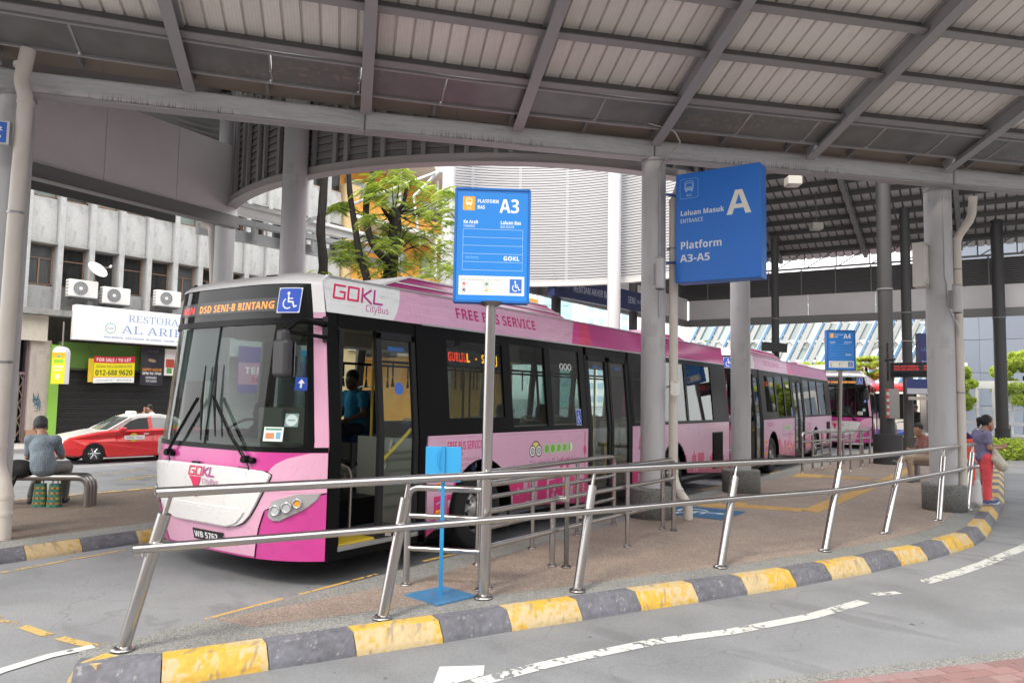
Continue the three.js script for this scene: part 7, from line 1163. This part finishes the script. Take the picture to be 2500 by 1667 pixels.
// joints in local metres: x right of the picture, y up, z to the camera
function bodyBones(j, s = 1) {
  const v = {}; for (const k in j) v[k] = P3(j[k]); const L = [];
  const add = (a, b, ra, rb) => L.push([v[a] || a, v[b] || b, ra * s, rb * s]);
  const f = v.face, hd = v.head; // f: unit facing
  const headTop = hd.clone().add(v3(0, 0.06, 0)).addScaledVector(f, -0.015), chin = hd.clone().add(v3(0, -0.075, 0)).addScaledVector(f, 0.045);
  L.push([headTop, hd.clone().addScaledVector(f, 0.0), 0.088 * s, 0.084 * s], [hd, chin, 0.072 * s, 0.04 * s]);
  const side = f.clone().cross(v3(0, 1, 0)).normalize();
  const nose = hd.clone().addScaledVector(f, 0.094).add(v3(0, -0.015, 0)); L.push([nose.clone().add(v3(0, 0.025, 0)).addScaledVector(f, -0.012), nose, 0.01 * s, 0.014 * s]);
  for (const e of [-1, 1]) L.push([hd.clone().addScaledVector(side, e * 0.084).add(v3(0, 0.012, 0)), hd.clone().addScaledVector(side, e * 0.088).add(v3(0, -0.022, 0)), 0.017 * s, 0.011 * s]);
  L.push([hd.clone().addScaledVector(f, 0.08).add(v3(0, -0.05, 0)).addScaledVector(side, -0.018), hd.clone().addScaledVector(f, 0.08).add(v3(0, -0.05, 0)).addScaledVector(side, 0.018), 0.009, 0.009]);
  add('neck', 'head', 0.055, 0.05); add('neck', 'chest', 0.07, 0.12); add('shL', 'shR', 0.06, 0.06); add('chest', 'waist', 0.135, 0.115); add('waist', 'pelvis', 0.115, 0.13); add('hipL', 'hipR', 0.1, 0.1);
  for (const q of ['L', 'R']) { add('sh' + q, 'el' + q, 0.052, 0.04); add('el' + q, 'wr' + q, 0.04, 0.027); add('hip' + q, 'kn' + q, 0.088, 0.058); add('kn' + q, 'an' + q, 0.056, 0.037); add('an' + q, 'to' + q, 0.04, 0.03); }
  // hands: palm, four fingers of different lengths, thumb from the side of the palm
  for (const q of ['L', 'R']) { const w = v[`wr${q}`], d = w.clone().sub(v[`el${q}`]).normalize(), pd = v['hand' + q] ? v['hand' + q].clone().normalize() : d, ac = pd.clone().cross(v3(0, 1, 0)); if (ac.length() < 0.1) ac.set(1, 0, 0); ac.normalize(); const dn = ac.clone().cross(pd).normalize(), palm = w.clone().addScaledVector(pd, 0.075); L.push([w, palm, 0.026, 0.032]); for (let i = 0; i < 4; i++) { const r = palm.clone().addScaledVector(ac, (i - 1.5) * 0.019), l = [0.062, 0.074, 0.07, 0.055][i], m = r.clone().addScaledVector(pd, l * 0.55).addScaledVector(dn, l * 0.12); L.push([r, m, 0.0095, 0.009], [m, m.clone().addScaledVector(pd, l * 0.35).addScaledVector(dn, l * 0.4), 0.009, 0.0075]); } const th = w.clone().addScaledVector(pd, 0.035).addScaledVector(ac, q === 'L' ? 0.03 : -0.03); L.push([th, th.clone().addScaledVector(ac, q === 'L' ? 0.03 : -0.03).addScaledVector(pd, 0.045), 0.012, 0.009]); }
  return { L, v, side, f, hd };
}
function hairFor(b, len = 0, extra = []) { const { hd, f, side } = b; return field([[hd.clone().add(v3(0, 0.075, 0)).addScaledVector(f, -0.025), hd.clone().add(v3(0, 0.035, 0)).addScaledVector(f, -0.042), 0.094, 0.088], [hd.clone().add(v3(0, 0.09, 0)).addScaledVector(f, 0.025), hd.clone().add(v3(0, 0.08, 0)), 0.056, 0.078], ...[-1, 1].map((e) => [hd.clone().addScaledVector(side, e * 0.066).add(v3(0, 0.045, 0)), hd.clone().addScaledVector(side, e * 0.07).addScaledVector(f, -0.03).add(v3(0, -0.02, 0)), 0.03, 0.018]), ...extra], 0.012, 0.02); }
function addFace(t, b, body) { const { hd, f, side } = b; const e = new THREE.SphereGeometry(0.011, 10, 8); M('eye', [-1, 1].map((s) => e.clone().translate(...hd.clone().addScaledVector(side, s * 0.032).addScaledVector(f, 0.078).add(v3(0, 0.012, 0)).toArray())), mat([0.03, 0.025, 0.025], 0.2), t); M('brow', [-1, 1].map((s) => rod(hd.clone().addScaledVector(side, s * 0.018).addScaledVector(f, 0.086).add(v3(0, 0.034, 0)), hd.clone().addScaledVector(side, s * 0.048).addScaledVector(f, 0.074).add(v3(0, 0.034, 0)), 0.005, 6)), hairBlack, t); M('mouth', rod(hd.clone().addScaledVector(side, -0.02).addScaledVector(f, 0.088).add(v3(0, -0.052, 0)), hd.clone().addScaledVector(side, 0.02).addScaledVector(f, 0.088).add(v3(0, -0.052, 0)), 0.006, 6), mat([0.25, 0.09, 0.08], 0.5), t); }
const bone = (v, list) => list.map(([a, b, ra, rb]) => [v[a] || a, v[b] || b, ra, rb]);
function person(label, pos, turn, j, o) {
  const t = thing('person', label, 'person', pos, turn), b = bodyBones(j), { v } = b, cell = o.cell || 0.015;
  const body = M('body', field(b.L, cell, 0.03), mat(o.skin || skinTone, 0.55), t);
  M('hair', hairFor(b, 0, o.hair ? o.hair(b) : []), o.hairMat || hairBlack, body); if (!o.noFace) addFace(body, b);
  const sl = o.sleeve ?? 0.5, mid = (a, c, f) => v[a].clone().lerp(v[c], f), arms = []; for (const q of ['L', 'R']) { if (sl <= 1) arms.push([v['sh' + q], mid('sh' + q, 'el' + q, sl), 0.066, 0.062]); else arms.push([v['sh' + q], v['el' + q], 0.064, 0.052], [v['el' + q], mid('el' + q, 'wr' + q, sl - 1), 0.052, 0.04]); }
  const belly = o.belly || 0;
  M('shirt', field([[v.neck.clone().add(v3(0, -0.03, 0)), v.chest, 0.08, 0.138], [v.shL, v.shR, 0.068, 0.068], [v.chest, v.waist, 0.15, 0.138 + belly], [v.waist, v.pelvis, 0.138 + belly, 0.146 + belly], [v.hipL, v.hipR, 0.11, 0.11], ...arms], cell, 0.04), o.shirt, body);
  const legs = []; const tr = o.shorts ? 0.9 : 1; for (const q of ['L', 'R']) legs.push([v['hip' + q], v['kn' + q], 0.104, 0.076], [v['kn' + q], mid('kn' + q, 'an' + q, o.legEnd ?? 0.92), 0.074, 0.058]);
  M('trousers', field([[v.waist.clone().lerp(v.pelvis, 0.6), v.pelvis, 0.125, 0.135], [v.hipL, v.hipR, 0.105, 0.105], ...legs], cell, 0.03), o.trousers, body);
  for (const q of ['L', 'R']) { const a = v['an' + q], p = v['to' + q]; M('shoe', field([[a.clone().add(v3(0, -0.035, 0)), p, 0.047, 0.036], [a.clone().add(v3(0, -0.05, 0)).addScaledVector(a.clone().sub(p).setY(0).normalize(), 0.04), a.clone().add(v3(0, -0.05, 0)), 0.036, 0.045]], 0.012, 0.02), o.shoes || mat([0.03, 0.03, 0.035], 0.5), body); if (o.soles) M('sole', [bar(a.clone().addScaledVector(a.clone().sub(p).setY(0).normalize(), 0.08).setY(Math.min(a.y, p.y) - 0.04), p.clone().addScaledVector(p.clone().sub(a).setY(0).normalize(), 0.04).setY(Math.min(a.y, p.y) - 0.028), 0.075, 0.022)], o.soles, body); }
  t.userData.bones = undefined; delete t.userData.bones;
  return { t, v, b, body };
}
const foldTex = grey(256, (u, v) => 0.6 * fbm(u + 0.6 * v, v, 5, 3, 19) + 0.4 * fbm(u, v * 0.5, 14, 3, 23), 0.6);
const cloth = (c, more) => mat(c, 0.88, 0, { bumpMap: foldTex, bumpScale: 0.035, ...more });
{ // woman with a phone, seen from the side, facing right
  const pos = G(2408, 1228), f = v3(0.93, -0.3, 0.12).normalize();
  const shirt = cloth([1, 1, 1], { map: tex(256, (u, v) => { const k = fbm(u, v, 20, 3, 5); return [0.19 + 0.05 * k, 0.18 + 0.05 * k, 0.31 + 0.06 * k]; }, 0.5) });
  const { t, v, b, body } = person('woman in a lilac shirt and coral red trousers looking at her phone', pos, 0, {
    face: f.toArray(), head: [0.07, 1.42, 0.01], neck: [0.005, 1.3, 0], chest: [-0.03, 1.16, 0], waist: [0, 0.98, 0], pelvis: [0.0, 0.85, 0], shL: [-0.04, 1.24, -0.16], shR: [-0.04, 1.24, 0.15], elL: [0.0, 1.0, -0.18], elR: [-0.02, 1.0, 0.2], wrL: [0.26, 1.01, -0.02], wrR: [0.24, 1.0, 0.08], handL: [1, 0.15, 0.3], handR: [1, 0.18, -0.25], hipL: [0.01, 0.82, -0.09], hipR: [-0.01, 0.82, 0.09], knL: [0.09, 0.45, -0.08], knR: [-0.02, 0.45, 0.09], anL: [0.1, 0.08, -0.08], anR: [-0.04, 0.08, 0.09], toL: [0.25, 0.035, -0.08], toR: [0.11, 0.035, 0.1],
  }, { shirt, trousers: cloth([0.82, 0.1, 0.12]), sleeve: 0.55, shoes: mat([0.07, 0.11, 0.25], 0.6), soles: mat([0.7, 0.7, 0.7], 0.6), skin: [0.42, 0.23, 0.15], legEnd: 0.97, hair: (q) => [[q.hd.clone().addScaledVector(q.f, -0.1).add(v3(0, 0.06, 0)), q.hd.clone().addScaledVector(q.f, -0.15).add(v3(0, 0.03, 0)), 0.035, 0.045], [q.hd.clone().addScaledVector(q.f, -0.15).add(v3(0, 0.03, 0)), q.hd.clone().addScaledVector(q.f, -0.17).add(v3(0, -0.12, 0)), 0.045, 0.018]] });
  M('earring', rod(b.hd.clone().addScaledVector(b.side, 0.09).add(v3(0.01, -0.04, 0)), b.hd.clone().addScaledVector(b.side, 0.085).add(v3(0.02, -0.13, 0)), 0.008, 6), mat([0.5, 0.03, 0.03], 0.4), body);
  const ph = thing('phone', 'dark phone held in both hands by the woman', 'phone', [pos.x + 0.375, pos.y + 1.045, pos.z + 0.03], 0.1); M('case', rbox(0.13, 0.012, 0.07, 0.005).rotateZ(0.35), blackGloss, ph); M('screen', rbox(0.115, 0.004, 0.06, 0.002, 0, 0.008, 0).rotateZ(0.35), mat([0.08, 0.1, 0.12], 0.1), ph);
  const bag = thing('tote_bag', 'cream cloth bag with a thin strap across the woman', 'bag', [pos.x + 0.03, pos.y + 0.08, pos.z + 0.2]); M('pouch', field([[v3(0.03, 0.86, 0), v3(0.14, 0.62, 0.0), 0.05, 0.09], [v3(0.02, 0.72, 0.02), v3(0.16, 0.6, 0.01), 0.06, 0.085]], 0.014, 0.06), cloth([0.58, 0.54, 0.45]), bag); M('strap', sweep([v3(0.04, 0.9, 0.0), v3(-0.02, 1.05, 0.0), v3(-0.12, 1.2, -0.02), v3(-0.17, 1.29, -0.12), v3(-0.2, 1.24, -0.2)], 0.009, 6), cloth([0.5, 0.47, 0.4]), bag);
}
{ // man on the bench, seen from behind
  const seat = G(150, 1240).setY(0.15), f = v3(-0.5, -0.45, -0.74).normalize(), chk = tex(256, (u, v, x, y) => { const a = (x % 16) < 2 || (y % 16) < 2, b = (x % 16) === 8; const k = 0.95 + 0.1 * fbm(u, v, 6, 3, 3); return a ? [0.1 * k, 0.13 * k, 0.17 * k] : [0.25 * k, 0.31 * k, 0.36 * k]; }, 0.42);
  const p = bench2(); function bench2() { const a = G(218, 1235), far = a.clone().add(v3(-2.6, 0, 0.35)), ax = far.clone().sub(a).setY(0).normalize(); return a.clone().addScaledVector(ax, 0.66).add(v3(0, 0, 0.08)); }
  const q = person('man in a checked blue shirt sitting on the steel bench, seen from behind', p.setY(0.15), 0.1, {
    face: f.toArray(), head: [-0.17, 1.12, -0.22], neck: [-0.08, 1.02, -0.11], chest: [-0.03, 0.84, -0.01], waist: [0.01, 0.68, 0.03], pelvis: [0.02, 0.58, 0.02], shL: [-0.2, 0.95, -0.02], shR: [0.13, 0.95, -0.07], elL: [-0.25, 0.7, -0.1], elR: [0.14, 0.7, -0.26], wrL: [-0.27, 0.64, -0.33], wrR: [-0.06, 0.66, -0.42], hipL: [-0.07, 0.56, -0.02], hipR: [0.11, 0.56, -0.02], knL: [-0.22, 0.53, -0.42], knR: [0.13, 0.53, -0.46], anL: [-0.3, 0.08, -0.34], anR: [0.12, 0.08, -0.45], toL: [-0.38, 0.035, -0.46], toR: [0.1, 0.035, -0.6],
  }, { shirt: cloth([1, 1, 1], { map: chk }), trousers: cloth([0.2, 0.2, 0.2]), sleeve: 0.75, noFace: true, belly: 0.01, hairMat: mat([0.05, 0.05, 0.055], 0.6) });
  q.t.scale.setScalar(1.04);
  const sm = q.body.children.find((c) => c.name === 'shirt'); sm.geometry = muv(sm.geometry);
  const bag = thing('bag', 'black cloth bag lying on the bench beside the seated man', 'bag', p.clone().add(v3(-0.55, 0.44, 0.06)), 0.12); M('body', field([[v3(-0.35, 0.1, 0), v3(0.28, 0.12, 0), 0.1, 0.13], [v3(0.2, 0.12, 0.05), v3(0.32, 0.1, 0.08), 0.12, 0.1]], 0.018, 0.08), cloth([0.012, 0.012, 0.014]), bag); M('strap', sweep([v3(0.28, 0.1, 0.12), v3(0.24, -0.1, 0.2), v3(0.15, -0.35, 0.2), v3(0.1, -0.5, 0.12)], 0.028, 8), cloth([0.015, 0.015, 0.016]), bag);
  const plaid = tex(128, (u, v, x, y) => { const a = ((x >> 4) & 1), b = ((y >> 4) & 1); return a && b ? [0.3, 0.26, 0.05] : a ? [0.04, 0.14, 0.12] : b ? [0.2, 0.08, 0.06] : [0.03, 0.2, 0.16]; }, 0.3);
  for (const [dx, l] of [[-0.02, 'left one of two tartan shopping bags under the bench'], [0.2, 'right one of two tartan shopping bags under the bench']]) { const g = thing('shopping_bag', l, 'bag', p.clone().add(v3(dx, 0, -0.02)), 0.15); M('sack', muv(toCreasedNormals(patch((u, v) => { const a = u * 6.283, r = 1 - 0.25 * v; return v3(0.1 * r * Math.sign(Math.cos(a)) * Math.pow(Math.abs(Math.cos(a)), 0.5), v * 0.34, 0.07 * r * Math.sign(Math.sin(a)) * Math.pow(Math.abs(Math.sin(a)), 0.5)); }, 24, 6), 1)), cloth([1, 1, 1], { map: plaid }), g); M('handle', pipe([[-0.04, 0.33, 0], [-0.03, 0.42, 0], [0.03, 0.42, 0], [0.04, 0.33, 0]], 0.008, 0.03, 6), cloth([0.3, 0.25, 0.06]), g); }
}
{ // man in white behind the taxi, hand at the forehead
  const base = D(368, 1100, 26.6).setY(-0.22);
  person('man in a white shirt holding his forehead behind the taxi', base, 0.4, { face: [-0.9, -0.25, 0.2], head: [-0.14, 1.5, 0], neck: [-0.06, 1.38, 0], chest: [0.0, 1.2, 0], waist: [0.05, 1.0, 0], pelvis: [0.05, 0.88, 0], shL: [-0.02, 1.3, -0.18], shR: [-0.02, 1.3, 0.18], elL: [-0.2, 1.1, -0.15], elR: [-0.28, 1.18, 0.16], wrL: [-0.32, 1.25, -0.05], wrR: [-0.27, 1.42, 0.08], handL: [0.1, 1, 0.1], handR: [0.1, 1, -0.1], hipL: [0.05, 0.86, -0.09], hipR: [0.05, 0.86, 0.09], knL: [0.03, 0.46, -0.09], knR: [0.05, 0.46, 0.09], anL: [0.05, 0.08, -0.09], anR: [0.06, 0.08, 0.09], toL: [-0.08, 0.03, -0.09], toR: [-0.07, 0.03, 0.09] }, { shirt: cloth([0.8, 0.8, 0.82]), trousers: cloth([0.05, 0.05, 0.06]), sleeve: 0.9, skin: skinTone, cell: 0.02 });
}
{ // passenger inside the front door, blue shirt
  const p = busW(2.36, 0.87, -0.78), turn = bus1.rotation.y;
  const sit = (o = {}) => ({ face: [-1, -0.05, 0.1], head: [-0.05, 1.22, 0], neck: [0, 1.08, 0], chest: [0.04, 0.92, 0], waist: [0.03, 0.72, 0], pelvis: [0.03, 0.58, 0], shL: [0.02, 1.02, -0.18], shR: [0.02, 1.02, 0.18], elL: [-0.02, 0.76, -0.22], elR: [-0.02, 0.76, 0.22], wrL: [-0.25, 0.68, -0.1], wrR: [-0.24, 0.68, 0.12], hipL: [0.0, 0.55, -0.09], hipR: [0.0, 0.55, 0.09], knL: [-0.42, 0.55, -0.1], knR: [-0.42, 0.55, 0.1], anL: [-0.4, 0.09, -0.1], anR: [-0.38, 0.09, 0.1], toL: [-0.52, 0.04, -0.1], toR: [-0.5, 0.04, 0.1], ...o });
  person('passenger in a blue shirt sitting just inside the open bus door', p, turn, sit(), { shirt: cloth([0.015, 0.2, 0.36]), trousers: cloth([0.03, 0.03, 0.05]), skin: skinDark, cell: 0.02 });
  person('bus driver in a dark jacket behind the windscreen', busW(0.78, 0.42, -0.68), turn, sit({ wrL: [-0.38, 0.95, -0.1], wrR: [-0.38, 0.95, 0.12], elL: [-0.16, 0.82, -0.22], elR: [-0.16, 0.82, 0.22] }), { shirt: cloth([0.03, 0.035, 0.05]), trousers: cloth([0.02, 0.02, 0.025]), sleeve: 1.9, skin: skinDark, cell: 0.02 });
  const cap = person('passenger in a black cap and dark shirt at the bus window', busW(3.95, 0.42, 0.72), turn, sit({ face: [-0.3, -0.1, 0.95], shL: [-0.16, 1.02, 0.06], shR: [0.2, 1.02, -0.04] }), { shirt: cloth([0.015, 0.015, 0.018]), trousers: cloth([0.02, 0.02, 0.025]), skin: skinDark, cell: 0.02 });
  M('cap', [new THREE.SphereGeometry(0.112, 20, 10, 0, 6.283, 0, 1.5).translate(-0.05, 1.27, 0), rbox(0.16, 0.02, 0.12, 0.008, -0.08, 1.28, 0.12)], cloth([0.012, 0.012, 0.013]), cap.body);
  person('passenger in a teal shirt at the window before the rear door', busW(4.95, 0.42, 0.75), turn, sit({ face: [-0.8, -0.1, 0.5] }), { shirt: cloth([0.05, 0.3, 0.28]), trousers: cloth([0.05, 0.05, 0.06]), skin: skinDark, cell: 0.02 });
  const o = busW(4.66, 1.68, 0.98), ob = thing('shopping_bag', 'orange bag held up behind the bus window', 'bag', o); M('sack', field([[v3(0, 0.02, 0), v3(0.02, -0.1, 0), 0.06, 0.1]], 0.014, 0.03), mat([0.8, 0.16, 0.03], 0.6), ob); M('handle', rod(v3(0, 0.06, 0), v3(0.02, 0.16, 0), 0.012, 6), mat([0.8, 0.16, 0.03], 0.6), ob);
}
{ // walking person far right, in dark clothes
  person('person in a black jacket and jeans walking near the far sign', G(2238, 1092), 0, { face: [-0.9, -0.3, 0.2], head: [-0.02, 1.58, 0], neck: [0, 1.45, 0], chest: [0.03, 1.27, 0], waist: [0.03, 1.05, 0], pelvis: [0.03, 0.92, 0], shL: [0.02, 1.38, -0.18], shR: [0.03, 1.38, 0.18], elL: [-0.06, 1.12, -0.2], elR: [0.0, 1.1, 0.22], wrL: [-0.3, 1.2, -0.08], wrR: [-0.28, 1.18, 0.12], hipL: [0.02, 0.9, -0.09], hipR: [0.03, 0.9, 0.09], knL: [-0.1, 0.5, -0.09], knR: [0.12, 0.5, 0.09], anL: [-0.16, 0.08, -0.09], anR: [0.2, 0.1, 0.09], toL: [-0.3, 0.03, -0.09], toR: [0.07, 0.03, 0.09] }, { shirt: cloth([0.012, 0.012, 0.014]), trousers: cloth([0.04, 0.06, 0.12]), sleeve: 1.9, skin: skinDark, cell: 0.022 });
  // person sitting with crossed legs behind the right column
  const b = G(2268, 1182), bm = thing('bench', 'low steel bench behind the right column', 'bench', b.clone().add(v3(0.25, 0, -0.5)), -0.4); M('seat', rod(v3(-0.3, 0.45, 0), v3(1.2, 0.45, 0), 0.09, 14), steelDull, bm); for (const x of [-0.2, 1.1]) M('leg', rod(v3(x, 0, 0), v3(x, 0.45, 0), 0.06, 12), steelDull, bm);
  person('person with crossed legs in beige trousers bent over a phone behind the right column', b.clone().add(v3(0.12, 0, -0.5)), 0, { face: [-0.75, -0.65, 0.1], head: [-0.06, 1.17, 0], neck: [0.02, 1.06, 0], chest: [0.1, 0.88, 0], waist: [0.1, 0.68, 0], pelvis: [0.1, 0.58, 0], shL: [0.08, 0.98, -0.17], shR: [0.08, 0.98, 0.17], elL: [0.0, 0.72, -0.2], elR: [0.0, 0.72, 0.2], wrL: [-0.2, 0.72, -0.06], wrR: [-0.2, 0.72, 0.08], hipL: [0.06, 0.56, -0.09], hipR: [0.06, 0.56, 0.09], knL: [-0.34, 0.62, 0.02], knR: [-0.34, 0.55, 0.12], anL: [-0.58, 0.42, 0.14], anR: [-0.3, 0.08, 0.14], toL: [-0.7, 0.46, 0.16], toR: [-0.42, 0.04, 0.16] }, { shirt: cloth([0.3, 0.14, 0.12]), trousers: cloth([0.4, 0.31, 0.23]), sleeve: 0.7, cell: 0.02, shoes: mat([0.12, 0.14, 0.13], 0.6) });
  // red bag, dark backpack and bottles between the column and the last post
  const r = G(2364, 1203), s = thing('backpack', 'orange red bag with a purple backpack strapped on, behind the last post', 'bag', r, 0.2);
  M('sack', field([[v3(0, 0.72, 0), v3(0.05, 0.98, 0), 0.15, 0.12], [v3(0, 0.25, 0), v3(0, 0.6, 0), 0.14, 0.15]], 0.02, 0.05), cloth([0.75, 0.1, 0.05]), s); M('band', [cyl(0.172, 0.172, 0.13, 0, 0.5, 0, 20)], cloth([0.25, 0.24, 0.24]), s); M('top_bag', field([[v3(0.02, 1.12, -0.05), v3(0.16, 1.0, -0.05), 0.1, 0.12]], 0.02, 0.03), cloth([0.06, 0.02, 0.12]), s);
  const w = thing('cardboard', 'brown folded cardboard leaning at the foot of the right column', 'cardboard', G(2344, 1215).add(v3(0, 0.25, 0))); M('sheet', [box(0.1, 0.35, 0.02, 0, 0.1, 0), box(0.08, 0.3, 0.02, 0.05, 0.1, 0.03)], cloth([0.3, 0.2, 0.13]), w);
  const k = thing('plastic_bag', 'white plastic bag at the foot of the last leaning post', 'bag', G(2386, 1238)); M('sack', field([[v3(0, 0.1, 0), v3(0.02, 0.42, 0), 0.09, 0.05]], 0.014, 0.03), mat([0.6, 0.6, 0.6], 0.5), k); M('knot', rod(v3(0.02, 0.42, 0), v3(0.03, 0.52, 0), 0.02, 6), mat([0.6, 0.6, 0.6], 0.5), k);
}
renderer.render(scene, camera);
